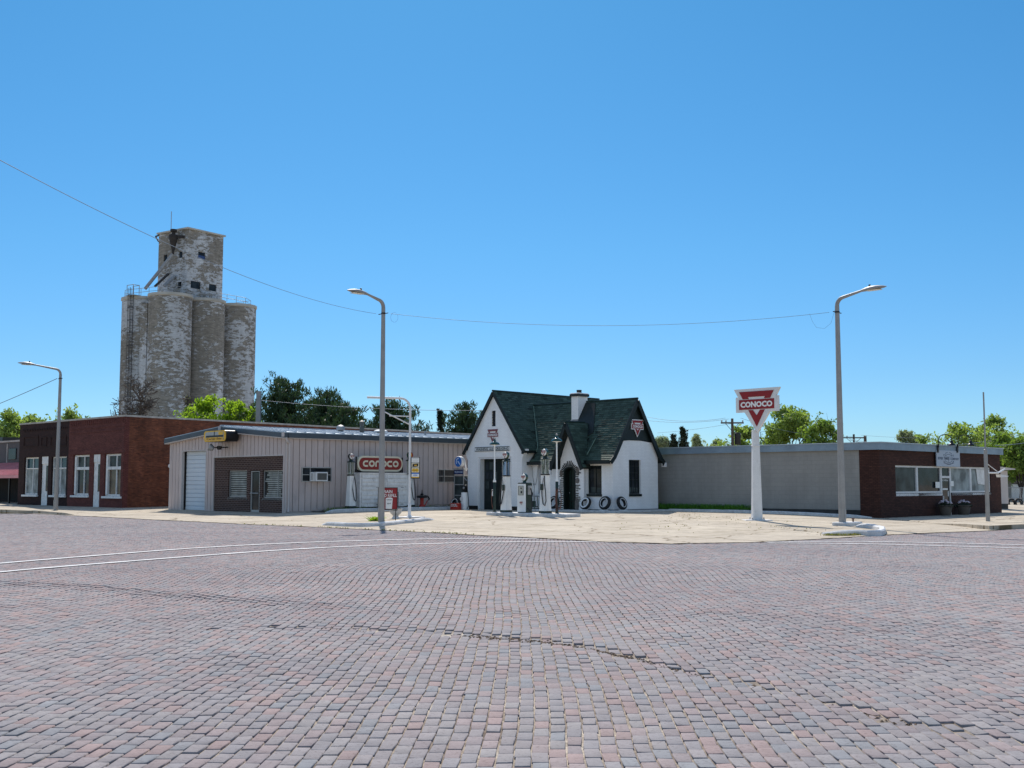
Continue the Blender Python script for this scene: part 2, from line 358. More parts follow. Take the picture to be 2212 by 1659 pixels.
def concrete():
    m, nt, b = newmat('forecourt_concrete')
    v = coords(nt, 'Object')
    n1 = noise(nt, v, 0.35, 6, 0.65); n2 = noise(nt, v, 2.6, 5, 0.7); n3 = noise(nt, v, 28, 3, 0.6)
    col = ramp(nt, [(0.3, (0.44, 0.37, 0.275)), (0.7, (0.585, 0.505, 0.39))], n1)
    col = mixc(nt, col, ramp(nt, [(0.35, (0.80,)*3), (0.6, (1.08,)*3)], n2), 0.8, 'MULTIPLY')
    col = mixc(nt, col, ramp(nt, [(0.3, (0.80,)*3), (0.65, (1.1,)*3)], n3), 0.6, 'MULTIPLY')
    st_ = noise(nt, v, 0.9, 6, 0.75, 0.6)
    col = mixc(nt, col, (0.30, 0.25, 0.19), ramp(nt, [(0.60, (0, 0, 0)), (0.72, (0.55,)*3)], st_))
    # slab joints: 3.6 m squares turned with the streets, wandering a little
    rot = coords(nt, 'Object', (1, 1, 1), (0, 0, PI/4)); wob = N(nt, 'ShaderNodeVectorMath', operation='ADD')
    nz = N(nt, 'ShaderNodeTexNoise'); nz.inputs['Scale'].default_value = 0.8; nz.inputs['Detail'].default_value = 5; nt.links.new(rot, nz.inputs['Vector'])
    sc = N(nt, 'ShaderNodeVectorMath', operation='SCALE'); nt.links.new(nz.outputs['Color'], sc.inputs[0]); sc.inputs['Scale'].default_value = 0.10
    nt.links.new(rot, wob.inputs[0]); nt.links.new(sc.outputs[0], wob.inputs[1])
    br = N(nt, 'ShaderNodeTexBrick'); nt.links.new(wob.outputs[0], br.inputs['Vector']); br.offset = 0.3
    br.inputs['Scale'].default_value = 1; br.inputs['Brick Width'].default_value = 4.1; br.inputs['Row Height'].default_value = 3.1
    br.inputs['Mortar Size'].default_value = 0.045; br.inputs['Mortar Smooth'].default_value = 0.4
    br.inputs['Color1'].default_value = (1, 1, 1, 1); br.inputs['Color2'].default_value = (0.86, 0.86, 0.88, 1); br.inputs['Mortar'].default_value = (0.33, 0.29, 0.22, 1)
    col = mixc(nt, col, br.outputs['Color'], 1.0, 'MULTIPLY')
    vo = N(nt, 'ShaderNodeTexVoronoi', feature='DISTANCE_TO_EDGE'); vo.inputs['Scale'].default_value = 0.22
    w2 = N(nt, 'ShaderNodeVectorMath', operation='ADD'); s2 = N(nt, 'ShaderNodeVectorMath', operation='SCALE')
    n4 = N(nt, 'ShaderNodeTexNoise'); n4.inputs['Scale'].default_value = 0.9; n4.inputs['Detail'].default_value = 6; nt.links.new(v, n4.inputs['Vector'])
    nt.links.new(n4.outputs['Color'], s2.inputs[0]); s2.inputs['Scale'].default_value = 1.5; nt.links.new(v, w2.inputs[0]); nt.links.new(s2.outputs[0], w2.inputs[1])
    nt.links.new(w2.outputs[0], vo.inputs['Vector'])
    crk = ramp(nt, [(0.0, (0.30, 0.26, 0.2)), (0.006, (0.55, 0.5, 0.42)), (0.012, (1, 1, 1))], vo.outputs['Distance'])
    col = mixc(nt, col, crk, 0.9, 'MULTIPLY')
    nt.links.new(col, b.inputs['Base Color']); b.inputs['Roughness'].default_value = 0.9; b.inputs['Specular IOR Level'].default_value = 0.2
    bump(nt, b, n3, 0.35, 0.01); return m
CONC = concrete()
def road_brick():
    m, nt, b = newmat('paving_brick')
    at = N(nt, 'ShaderNodeAttribute', attribute_name='bcol'); v = coords(nt, 'Object')
    n2 = noise(nt, v, 34, 4, 0.7); n3 = noise(nt, v, 0.22, 5, 0.6); n4 = noise(nt, v, 120, 2, 0.7); n5 = noise(nt, v, 4.0, 4, 0.6)
    col = mixc(nt, at.outputs['Color'], ramp(nt, [(0.28, (0.55, 0.5, 0.5)), (0.45, (1.0,)*3), (0.7, (1.12,)*3)], n2), 0.75, 'MULTIPLY')
    col = mixc(nt, col, ramp(nt, [(0.3, (0.86, 0.85, 0.87)), (0.7, (1.12, 1.1, 1.08))], n3), 1.0, 'MULTIPLY')
    col = mixc(nt, col, ramp(nt, [(0.3, (0.88,)*3), (0.7, (1.1,)*3)], n5), 0.8, 'MULTIPLY')
    col = mixc(nt, col, ramp(nt, [(0.3, (0.72, 0.66, 0.66)), (0.42, (1.0,)*3)], n4), 0.5, 'MULTIPLY')
    nt.links.new(col, b.inputs['Base Color']); b.inputs['Roughness'].default_value = 0.92; b.inputs['Specular IOR Level'].default_value = 0.12
    bump(nt, b, n2, 0.5, 0.006); return m
PAVE = road_brick()
def sand():
    m, nt, b = newmat('joint_sand')
    v = coords(nt, 'Object'); n1 = noise(nt, v, 1.1, 5, 0.7); n2 = noise(nt, v, 22, 4, 0.7)
    col = ramp(nt, [(0.30, (0.10, 0.07, 0.05)), (0.48, (0.26, 0.21, 0.16)), (0.66, (0.48, 0.42, 0.34))], n1)
    col = mixc(nt, col, ramp(nt, [(0.3, (0.45,)*3), (0.65, (1.35,)*3)], n2), 0.9, 'MULTIPLY')
    nt.links.new(col, b.inputs['Base Color']); b.inputs['Roughness'].default_value = 0.95
    bump(nt, b, n2, 0.8, 0.02); return m
SAND = sand()
def farroad():
    m, nt, b = newmat('far_paving')
    v = coords(nt, 'Object'); n1 = noise(nt, v, 0.25, 5, 0.6); n2 = noise(nt, v, 7, 4, 0.7)
    col = ramp(nt, [(0.3, (0.22, 0.20, 0.23)), (0.7, (0.29, 0.255, 0.285))], n1)
    col = mixc(nt, col, ramp(nt, [(0.3, (0.7,)*3), (0.65, (1.15,)*3)], n2), 0.8, 'MULTIPLY')
    nt.links.new(col, b.inputs['Base Color']); b.inputs['Roughness'].default_value = 0.85; return m
FARP = farroad()
LINEP = paint('road_line_paint', (0.62, 0.61, 0.60), 0.7, 0.14, 2.0, bumpy=0.4, fine=18, grime=(0.45, 0.42, 0.43))
EARTH = paint('dry_earth', (0.30, 0.25, 0.17), 0.95, 0.2, 0.2, bumpy=0.3, grime=(0.10, 0.14, 0.04))
SUN_E, SKY_E, EXPO = 3.7, 0.15, 0.5
# ---------------------------------------------------------------- ground, road, forecourt
EDGE_UV = [(-420,1094),(0,1106),(92,1110),(144,1113),(332,1122.7),(523,1132),(705,1139.5),(811,1144.5),(926,1150),(1038,1156.6),(1181,1163),(1301,1170),(1450,1174.5),(1645,1170.7),(1784,1163.4),(1908,1155.7),(2132,1146.3),(2212,1140.8),(2620,1119)]
EP = [ground_hit(u, v, 0, False) for u, v in EDGE_UV]
EK = np.array([p.x/p.y for p in EP]); EYV = np.array([p.y for p in EP])
def edgeY(k): return np.interp(k, EK, EYV)
def sheet(name, xs, ys, z, m, kind='structure'):
    mb = MB(); mb.add([(xs[0],ys[0],z),(xs[1],ys[0],z),(xs[1],ys[1],z),(xs[0],ys[1],z)], [(0,1,2,3)])
    o = mb.build(name, m); o['kind'] = kind; return o
sheet('ground', (-3000, 3000), (-500, 4000), -0.36, EARTH)
def grid_obj(name, V, nx, ny, m):
    F_ = []
    for j in range(ny-1):
        for i in range(nx-1):
            a = j*nx+i; F_.append((a, a+1, a+1+nx, a+nx))
    mb = MB(); mb.add(V, F_); o = mb.build(name, m); o['kind'] = 'structure'; return o
# forecourt and pavements: follows the street edge, rises into the lot
ks = np.unique(np.concatenate([np.linspace(-1.6, 2.2, 60), np.linspace(-0.5, 0.5, 161), EK]))
V = []; ds = [0, .3, .7, 1.2, 2, 3, 4, 5, 6.5, 8, 10, 12, 14, 17, 20, 24, 28, 33, 40, 60, 120, 300]
def kx(k): return float(np.clip(k, EK[0], EK[-1]))
for d in ds:
    for k in ks:
        y0 = float(edgeY(kx(k))); r = random.Random(int(k*1000)); y = y0 + d + (r.uniform(-.12, .12) if d < .5 else 0); x = k*y
        V.append((x, y, max(zl(*st(x, y)), -0.2) + (0.012 if d > 0 else 0.004)))
grid_obj('forecourt', V, len(ks), len(ds), CONC)
# ---- every brick of the intersection, laid in courses running away from the camera
def lown(x, y, sc, seed, oct=3):
    """cheap smooth value noise"""
    r = np.random.default_rng(seed); T = r.random((64, 64)); out = 0; amp = 1; tot = 0
    for o_ in range(oct):
        fx = x*sc*2**o_+17.3*o_; fy = y*sc*2**o_+5.1*o_
        ix = np.floor(fx).astype(int); iy = np.floor(fy).astype(int); tx = fx-ix; ty = fy-iy
        tx = tx*tx*(3-2*tx); ty = ty*ty*(3-2*ty)
        a = T[ix % 64, iy % 64]; b = T[(ix+1) % 64, iy % 64]; c = T[ix % 64, (iy+1) % 64]; d = T[(ix+1) % 64, (iy+1) % 64]
        out = out + amp*((a*(1-tx)+b*tx)*(1-ty)+(c*(1-tx)+d*tx)*ty); tot += amp; amp *= .5
    return out/tot-0.5
SEAM_UV = [(640,1352),(795,1358),(900,1361),(1000,1371),(1100,1378),(1250,1392),(1380,1420),(1500,1452),(1620,1478),(1750,1502),(1900,1545),(2050,1572),(2212,1596),(2500,1640)]
SEAM = [ground_hit(u, v, 0, False) for u, v in SEAM_UV]; SXs = np.array([p.x for p in SEAM]); SYs = np.array([p.y for p in SEAM])
SEAM2_UV = [(-200,1256),(0,1262),(150,1268),(330,1285),(560,1302),(700,1312)]
S2 = [ground_hit(u, v, 0, False) for u, v in SEAM2_UV]; S2X = np.array([p.x for p in S2]); S2Y = np.array([p.y for p in S2])
SW = [0, .15, .5, .9, 1.1, 1.1, 1.0, .85, .5, .3, .35, .7, .75, .4, 0]
def warp(x, y):
    dx = 0.16*lown(x, y, 0.16, 3, 2)+0.05*lown(x, y, 0.7, 5, 2)+0.10*np.sin(y*0.22+x*0.05)
    dy = 0.14*lown(x, y, 0.2, 8, 2)+0.04*lown(x, y, 0.9, 9, 2)
    bul = 0.12*np.exp(-((y-22.5)/3.2)**2)      # courses bow out where the road crowns
    return x+dx+bul*(x-.3)*np.clip(1-np.abs(x)/14, 0, 1)+0.0175*y-0.12, y+dy
def hgt(x, y):
    far = np.clip((26-y)/14, 0.15, 1)
    h = (0.05*lown(x, y, 0.13, 21, 2)+0.016*lown(x, y, 0.8, 22, 2))*far
    sy = np.interp(x, SXs, SYs); d = y-sy                      # a rut: the far lip stands up, the near side sinks
    w = np.interp(x, np.concatenate([[SXs[0]-2], SXs]), SW)
    amp = np.clip(.5+1.6*lown(x, y*0+3, .9, 77, 2), 0, 1.2); h = h + w*(0.012*np.exp(-((d-0.35)/0.5)**2) - 0.013*amp*np.exp(-((d+0.12)/0.22)**2))
    sy2 = np.interp(x, S2X, S2Y); d2 = y-sy2; w2 = np.interp(x, [S2X[-1]-1, S2X[-1]+1], [1, 0])
    h = h + w2*(0.012*np.exp(-((d2-.6)/.9)**2)-0.012*np.exp(-(d2/.5)**2))
    return h-0.012
bx = np.arange(-33, 33.1, .22); by = np.concatenate([np.arange(-22, 2, 2.0), np.arange(2, 30, .22), np.arange(30, 63, .6)])
GX_, GY_ = np.meshgrid(bx, by); V = np.stack([GX_, GY_, np.where(GY_ > 1.9, hgt(GX_, GY_), -.012)-.0130-np.clip((GY_-12)/6, 0, 1)*.010], 2).reshape(-1, 3)
grid_obj('road_bed', V.tolist(), len(bx), len(by), SAND)
W, L = 0.106, 0.232; CO = []; 
XI = np.arange(-330, 330)
for xi in XI:
    x = xi*W; ymin = max(2.6, (abs(x)-5.0)/0.55)
    if ymin > 62: continue
    off = (0.5*(xi % 2)+rng.uniform(-.12, .12))*L
    y = np.arange(ymin, 62, L)+off
    CO.append(np.stack([np.full_like(y, x), y], 1))
CO = np.concatenate(CO)
c = CO.copy(); wx, wy = warp(c[:, 0], c[:, 1]); kk = wx/wy
keep = (wy+0.05 < np.interp(np.clip(kk, EK[0], EK[-1]), EK, EYV)) & (kk > EK[0]) & (kk < EK[-1])
CO = CO[keep]; n = len(CO); wx = wx[keep]; wy = wy[keep]
dseam = np.abs(wy-np.interp(wx, SXs, SYs)); nearseam = (dseam < 0.16) & (rng.random(n) < np.interp(wx, np.concatenate([[SXs[0]-2], SXs]), SW))
d2 = np.abs(wy-np.interp(wx, S2X, S2Y)); ns2 = (d2 < 0.5) & (wx < S2X[-1])
gap = rng.uniform(0.0042, 0.0080, n); gap[nearseam] += rng.uniform(0, .013, nearseam.sum()); gap[ns2] += rng.uniform(0, .007, ns2.sum())
drop = rng.normal(0, 0.0014, n); drop[nearseam] -= rng.uniform(0, .011, nearseam.sum()); drop[ns2] -= rng.uniform(0, .006, ns2.sum())
sx = W/2-gap; sy = L/2-gap; bev = rng.uniform(0.004, 0.009, n)
ang = rng.normal(0, 0.011, n)+nearseam*rng.normal(0, .05, n)
tx = rng.normal(0, 0.012, n)+nearseam*rng.normal(0, .06, n); ty = rng.normal(0, 0.008, n)+nearseam*rng.normal(0, .04, n)
cxn = np.array([-1, 1, 1, -1]); cyn = np.array([-1, -1, 1, 1])
rings = []
wob = rng.normal(0, 0.0028, (n, 4, 2))
for (inset, dz) in ((0.0, -0.04), (0.0, -0.006), (0.30, -0.0015), (1.0, 0.0)):
    lx = cxn[None]*(sx[:, None]-inset*bev[:, None])+wob[:, :, 0]; ly = cyn[None]*(sy[:, None]-inset*bev[:, None])+wob[:, :, 1]
    px_ = CO[:, :1]+lx*np.cos(ang)[:, None]-ly*np.sin(ang)[:, None]; py_ = CO[:, 1:]+lx*np.sin(ang)[:, None]+ly*np.cos(ang)[:, None]
    X, Y = warp(px_, py_)
    Z = hgt(wx, wy)[:, None]+drop[:, None]+lx*tx[:, None]+ly*ty[:, None]+dz
    rings.append(np.stack([X, Y, Z], 2))
Vb = np.stack(rings, 1).reshape(-1, 3)       # per brick 16 verts
q = []
for j in range(3):
    for i in range(4):
        a = j*4+i; b = j*4+(i+1) % 4; q.append((a, b, b+4, a+4))
q.append((12, 13, 14, 15)); q = np.array(q)
Fb = (np.arange(n)[:, None, None]*16+q[None]).reshape(-1, 4)
me = bpy.data.meshes.new('brick_road'); me.vertices.add(len(Vb)); me.vertices.foreach_set('co', Vb.astype(np.float32).ravel())
nf = len(Fb); me.loops.add(nf*4); me.loops.foreach_set('vertex_index', Fb.astype(np.int32).ravel())
me.polygons.add(nf); me.polygons.foreach_set('loop_start', np.arange(0, nf*4, 4, dtype=np.int32)); me.polygons.foreach_set('loop_total', np.full(nf, 4, dtype=np.int32))
me.update(calc_edges=True)
pal = np.array([[.232,.215,.216],[.205,.203,.212],[.262,.203,.196],[.285,.190,.172],[.178,.205,.222],[.245,.236,.232],[.215,.180,.182]])
pw = np.array([.28,.18,.17,.09,.07,.13,.08])
# patches where the bricks are redder or bluer
lo = lown(wx, wy, 0.12, 31, 2); pick = rng.choice(len(pal), n, p=pw)
red = rng.random(n) < np.clip(lo*1.6, 0, .5); pick[red] = rng.choice([2, 3, 6], red.sum())
bc = pal[pick]*rng.uniform(0.88, 1.12, (n, 1)); bc[nearseam] *= 0.9
bc = (0.50*bc.mean(0)+0.50*bc)*1.16*np.array([.985, 1.005, 1.0])
dist = np.clip((wy-8)/25, 0, 1)[:, None]
sl = wy > 24; 
col = np.ones((n, 4), dtype=np.float32); col[:, :3] = bc
ca = me.color_attributes.new('bcol', 'FLOAT_COLOR', 'POINT'); ca.data.foreach_set('color', np.repeat(col, 16, axis=0).ravel())
me.materials.append(PAVE)
o = bpy.data.objects.new('brick_road', me); COL.objects.link(o); o['kind'] = 'structure'
print('bricks', n)
# painted guide lines curving round the corner
def line_obj(pts, w=0.19, z=0.010):
    P = [ground_hit(u, v, 0, False) for u, v in pts]; P = [Vector((p.x, p.y)) for p in P]
    Q = []
    for a, b in zip(P, P[1:]):
        m_ = max(1, int((b-a).length/0.25)); Q += [a.lerp(b, i/m_) for i in range(m_)]
    Q.append(P[-1])
    for _ in range(40): Q = [Q[0]]+[(Q[i-1]+Q[i]*2+Q[i+1])/4 for i in range(1, len(Q)-1)]+[Q[-1]]
    V = []; Fc = []
    for i, p in enumerate(Q):
        d = (Q[min(i+1, len(Q)-1)]-Q[max(i-1, 0)]).normalized(); nrm = Vector((-d.y, d.x))
        ww = w/2*random.uniform(.85, 1.1)
        for s_ in (-1, 1):
            c_ = p+nrm*ww*s_
            V.append((c_.x, c_.y, z+max(-.012, float(hgt(np.array([c_.x]), np.array([c_.y]))[0])+.004)))
        if i: a = 2*i; Fc.append((a-2, a-1, a+1, a))
    mb = MB(); mb.add(V, Fc); o = mb.build('road_marking', LINEP); o['kind'] = 'structure'
line_obj([(-260,1241),(0,1216),(192.5,1201),(385,1185.5),(577.5,1174.2),(774,1167.3),(926,1163.8),(1038,1162.4),(1160,1163.4)])
line_obj([(-260,1262),(0,1234),(192.5,1218.5),(385,1203.7),(577.5,1189),(774,1178.5),(1038,1171),(1170,1169.3),(1290,1170.3)])
line_obj([(1655,1171),(1757,1168.6),(1982,1171),(2212,1177),(2500,1186)])
line_obj([(1660,1173.2),(1800,1173.2),(1945,1176.4),(2212,1183.8),(2500,1196)])
# brown grit and dry straw caught in the broken seam
r = random.Random(21); mb = MB()
for i in range(1500):
    k = r.random()**.8; x = SXs[0]+(SXs[-1]-SXs[0])*k; c_ = float(lown(np.array([x]), np.array([9.0]), 1.3, 91, 2)[0])
    if r.random() > (.35+2.2*c_)*np.interp(x, SXs, SW[1:]): continue
    y = float(np.interp(x, SXs, SYs))+r.gauss(-.08, .055); z = float(hgt(np.array([x]), np.array([y]))[0])-.004
    t = r.uniform(0, PI); l = r.uniform(.008, .03); w_ = r.uniform(.004, .010); dx, dy = math.cos(t)*l, math.sin(t)*l; ex, ey = -math.sin(t)*w_, math.cos(t)*w_; h_ = r.uniform(.003, .014)
    mb.add([(x-dx-ex, y-dy-ey, z), (x+dx-ex, y+dy-ey, z), (x+dx+ex, y+dy+ey, z), (x-dx+ex, y-dy+ey, z), (x, y, z+h_)], [(0, 1, 4), (1, 2, 4), (2, 3, 4), (3, 0, 4)])
o = mb.build('grit', paint('brown_grit', (.17, .11, .07), .95, .4, 20)); tag(o, 'brown grit and straw caught in the broken seam of the paving', 'grit', kind='stuff')
# raised pavements behind kerbs, at both ends of the lot
def slab(name, pts, h, zb, m, kind='structure'):
    n_ = len(pts); top = [(p[0], p[1], p[2]+hh) for p, hh in zip(pts, h)]; bot = [(p[0], p[1], p[2]+zb) for p in pts]
    mb = MB(); mb.add(bot+top, [tuple(range(n_, 2*n_))]+[(i, (i+1) % n_, (i+1) % n_+n_, i+n_) for i in range(n_)])
    o = mb.build(name, m); o['kind'] = kind; return o
def G3(u, v): p = ground_hit(u, v); return (p.x, p.y, p.z)
def ST(s, t): X, Y = xy(s, t); return (X, Y, zl(s, t))
slab('pavement', [G3(2016,1132),G3(2052,1135),G3(2086,1139),G3(2110,1142.5),G3(2137,1145),G3(2212,1141.5),ST(75,17.2),ST(75,24.8),ST(48.5,24.8)], [.02,.07,.12,.14,.15,.15,.15,.15,.03], -.15, CONC)
slab('pavement', [G3(160,1112.5),G3(140,1112.5),G3(92,1109.5),G3(45,1107.8),G3(0,1105.8),G3(-300,1096.5),ST(32.6,110),ST(32.6,85)], [.02,.11,.14,.14,.14,.14,.14,.05], -.15, CONC)
# ---------------------------------------------------------------- shared building pieces
cA=crop(0,1550,3.16); cM=crop(600,1500,2.886); cN=crop(1250,1500,2.765); cH=crop(1750,1480,2.86); cG=crop(2150,1480,2.86)
cS=crop(2600,1450,2.513); cP=crop(3100,1550,2.962); cO=crop(3400,1550,2.963); cE=crop(400,800,1.9286); cD=crop(1350,1880,6.32)
cT=crop(1720,1760,6.383); cQ=crop(2100,1780,6.382); cE2=crop(560,800,4.147); cI=crop(1900,1650,4.149); cL=crop(0,1600,3.608)
def Fr(s, t, rot, z=None): X, Y = xy(s, t); return Frame(X, Y, zl(s, t) if z is None else z, rot)
def s_at(u, t): k = (u-CX)/F; return t*(1+k)/(1-k)
def t_at(u, s): k = (u-CX)/F; return s*(1-k)/(1+k)
SIDE = Matrix.Rotation(PI/2, 4, 'Z')     # local wall lying along +y, facing +x
def rect(fr, c, x0, x1, y0, y1, yp=0.0):
    """a picture-measured box on the wall plane -> x0,x1,z0,z1 in metres"""
    xs = [fr.px(*c(x, (y0+y1)/2), yp)[0] for x in (x0, x1)]
    zm = [fr.px(*c((x0+x1)/2, y), yp)[1] for y in (y1, y0)]
    return xs[0], xs[1], zm[0], zm[1]
def wall(mb, x0, x1, z0, zt, ops, y0, y1, M=None, brk=(), mi=0):
    ztf = zt if callable(zt) else (lambda x: zt)
    xs = sorted(set([x0, x1]+[v for o in ops for v in o[:2]]+list(brk))); xs = [x for x in xs if x0-1e-6 <= x <= x1+1e-6]
    for a, b in zip(xs, xs[1:]):
        if b-a < 1e-4: continue
        m = (a+b)/2; hol = sorted([(o[2], o[3]) for o in ops if o[0] < m < o[1]]); z = z0
        for (p, q) in hol:
            if p > z+1e-4: mb.prism([(a, z), (b, z), (b, p), (a, p)], y0, y1, mi, M)
            z = max(z, q)
        mb.prism([(a, z), (b, z), (b, ztf(b)), (a, ztf(a))], y0, y1, mi, M)
def ribbed(mb, x0, x1, z0, zt, ops, M=None, pitch=0.37, gap=0.05, dep=0.05, brk=()):
    """metal cladding: raised pans with narrow grooves between, cut round the openings"""
    ztf = zt if callable(zt) else (lambda x: zt)
    n = max(1, round((x1-x0)/pitch)); p = (x1-x0)/n
    for i in range(n):
        a = x0+i*p+gap/2; b = x0+(i+1)*p-gap/2
        cuts = [(max(a, o[0]), min(b, o[1]), o[2], o[3]) for o in ops if o[1] > a and o[0] < b]
        wall(mb, a, b, z0, ztf, cuts, -dep, 0.0, M, brk=[q for q in brk if a < q < b])
        mb.box(a+(b-a)*.5-.02, a+(b-a)*.5+.02, -dep-.006, -dep, z0, min(ztf(a), ztf(b))-.01, 0, M) if not cuts else None
def window(par, r, y, fm, gm, vert=(), horiz=(), fw=0.06, depth=0.10, name='window', M=None, sill=None, sillm=None, label=None, over=0.1, pane='pane'):
    x0, x1, z0, z1 = r; f = MB()
    f.box(x0, x0+fw, y, y+depth, z0, z1, 0, M); f.box(x1-fw, x1, y, y+depth, z0, z1, 0, M)
    f.box(x0+fw, x1-fw, y, y+depth, z1-fw, z1, 0, M); f.box(x0+fw, x1-fw, y, y+depth, z0, z0+fw, 0, M)
    for v in vert: xm = x0+(x1-x0)*v; f.box(xm-fw*.35, xm+fw*.35, y+.01, y+depth-.01, z0+fw, z1-fw, 0, M)
    for h in horiz: zm = z0+(z1-z0)*h; f.box(x0+fw, x1-fw, y+.012, y+depth-.012, zm-fw*.4, zm+fw*.4, 0, M)
    fo = f.build(name, fm, par, label=label)
    gm_ = gm if isinstance(gm, (list, tuple)) else [gm]
    g = MB()
    if len(horiz) and len(gm_) > 1:
        zm = z0+(z1-z0)*horiz[0]
        g.box(x0+fw*.6, x1-fw*.6, y+depth*.55, y+depth*.7, z0+fw*.5, zm, 1, M); g.box(x0+fw*.6, x1-fw*.6, y+depth*.55, y+depth*.7, zm+.001, z1-fw*.5, 0, M)
    else: g.box(x0+fw*.6, x1-fw*.6, y+depth*.55, y+depth*.7, z0+fw*.5, z1-fw*.5, 0, M)
    g.build(pane, gm_, fo)
    if sill:
        q = MB(); q.bbox(x0-over, x1+over, y-sill, y+depth*.5, z0-0.13, z0-.002, .012, 0, M); q.build('sill', sillm or fm, fo)
    return fo
# ================================================================ brick shop row on the left street
BB = Fr(32.8, 66.4, FR); bb = thing('brick_shop_building', 'long one-storey brick building with dark and maroon shopfronts and an orange-red side wall', 'building', BB)
XL = -(t_at(43, 32.8)-66.4); XD = BB.px(*cA(846, 700))[0]; HT = BB.px(280, 899)[1]; HTL = BB.px(47, 918)[1]
wl = {k: rect(BB, cA, *v) for k, v in dict(w1=(296,470,748,1208), d1=(508,588,738,1318), w2=(632,815,738,1215), w3=(900,1098,718,1216), d2=(1148,1230,712,1335), w4=(1286,1506,704,1228)).items()}
for k in ('d1', 'd2'): r_ = wl[k]; wl[k] = (r_[0], r_[1], 0.02, r_[3])
zt_ = lambda x: HTL+(HT-HTL)*(x-XL)/(0-XL)
m = MB(); wall(m, XL, XD, -.4, zt_, [wl['w1'], wl['d1'], wl['w2']], 0, .3); 
for cc in ((300,475,490,605),(515,578,500,605),(632,820,490,600)):       # faint raised panels above the shop windows
    r_ = rect(BB, cA, *cc); m.ribbon([(r_[0],r_[2]),(r_[1],r_[2]),(r_[1],r_[3]),(r_[0],r_[3])], .07, -.035, 0.0, closed=True)
r_ = rect(BB, cA, 290, 840, 375, 412); 
for i in range(26): xx_ = r_[0]+(r_[1]-r_[0])*i/26; m.box(xx_, xx_+.16, -.04, -.001, r_[2], r_[2]+.14)
m.build('dark_facade', BR_DARK, bb)
m = MB(); wall(m, XD+.002, 0, -.4, zt_, [wl['w3'], wl['d2'], wl['w4']], 0, .3)
r_ = rect(BB, cA, 870, 1585, 285, 335)
for i in range(30): xx_ = r_[0]+(r_[1]-r_[0])*i/30; m.box(xx_, xx_+.13, -.035, -.001, r_[2], r_[3])
m.box(XD+.1, -.25, -.03, -.001, r_[2]-.5, r_[2]-.42); m.box(XD+.1, -.25, -.03, -.001, r_[2]-.24, r_[2]-.17)
r_ = rect(BB, cA, 862, 1545, 655, 700); m.box(r_[0], r_[1]+.1, -.05, -.001, r_[2], r_[3]+.02)
m.box(-.32, -.001, -.03, -.001, -.4, HT-.35)
m.build('maroon_facade', BR_RED, bb)
m = MB(); wall(m, .3, 34, -.4, lambda x: HT-.25*min(1, x/27), [], 0, .3, SIDE, brk=(27,)); m.build('side_wall', BR_SIDE, bb)
m = MB(); m.prism([(XL-.04, HTL), (.05, HT), (.05, HT+.11), (XL-.04, HTL+.11)], -.06, .36)
m.prism([(.361, HT), (27, HT-.25), (27, HT-.14), (.361, HT+.11)], -.05, .35, 0, SIDE); m.prism([(27.001, HT-.25), (34, HT-.25), (34, HT-.14), (27.001, HT-.14)], -.05, .35, 0, SIDE)
m.build('coping', CREAMC, bb)
m = MB(); m.box(XL, -.31, .31, 34, HT-.9, HT-.8); m.box(XL, XL+.3, .31, 34, -.4, HTL-.1); m.build('roof', FOUND, bb)
m = MB(); m.box(XL+.31, -.31, 2.2, 2.3, 0, 5); m.build('shop_interior', BLIND, bb)
window(bb, wl['w1'], .12, OLDWHITE, [TEALG, CURTG], (.5,), (.70,), .09, .12, sill=.24, sillm=OLDWHITE)
window(bb, wl['w2'], .12, OLDWHITE, [TEALG, CURTG], (.5,), (.70,), .09, .12, sill=.24, sillm=OLDWHITE)
for k in ('w3', 'w4'):
    x0, x1, z0, z1 = wl[k]; f = window(bb, wl[k], .12, OLDWHITE, [GREYG, GLASS if k == 'w3' else BROWNG], (.58,), (.66,), .12, .14, sill=.24, sillm=OLDWHITE)
    m = MB(); m.box(x0+.11, x0+.34, .06, .20, z0+.1, z1-.1); m.box(x0+.11, x1-.1, .07, .2, z0+(z1-z0)*.63, z0+(z1-z0)*.70); m.build('wood_casing', OLDWHITE, f)
for k in ('d1', 'd2'):
    x0, x1, z0, z1 = wl[k]; m = MB(); m.box(x0, x1, .06, .16, z0, z1); m.box(x0+.05, x1-.05, .03, .06, z0, z0+.75); m.box(x0, x1, .02, .06, z1-.5, z1)
    d = m.build('door', OLDWHITE, bb); m = MB(); m.box(x0+(x1-x0)*.62, x1-.06, .045, .059, z0+1.0, z1-.62); m.box(x0+(x1-x0)*.62, x1-.06, .045, .059, z1-.44, z1-.06) if k=='d2' else None
    m.build('glazing', GLASS, d); m = MB(); m.tube([(x1-.12, .03, z0+.98), (x1-.12, -.02, z0+.98), (x1-.2, -.02, z0+.98)], .018); m.build('handle', BLACK, d)
    q = MB(); q.box(x0-.1, x1+.1, -.25, .06, -.2, .02); q.build('doorstep', CREAMC, d)
m = MB(); p_ = BB.px(*cM(185, 875)); ys = s_at(cM(185,875)[0], 66.4)-32.8; m.lathe([(0,-.05),(.12,-.05),(.14,.02),(.0,.05)], 10, 0, Matrix.Translation((.12, ys, 2.6)) @ Matrix.Rotation(PI/2, 4, 'Y')); m.build('wall_lamp', OLDWHITE, bb)
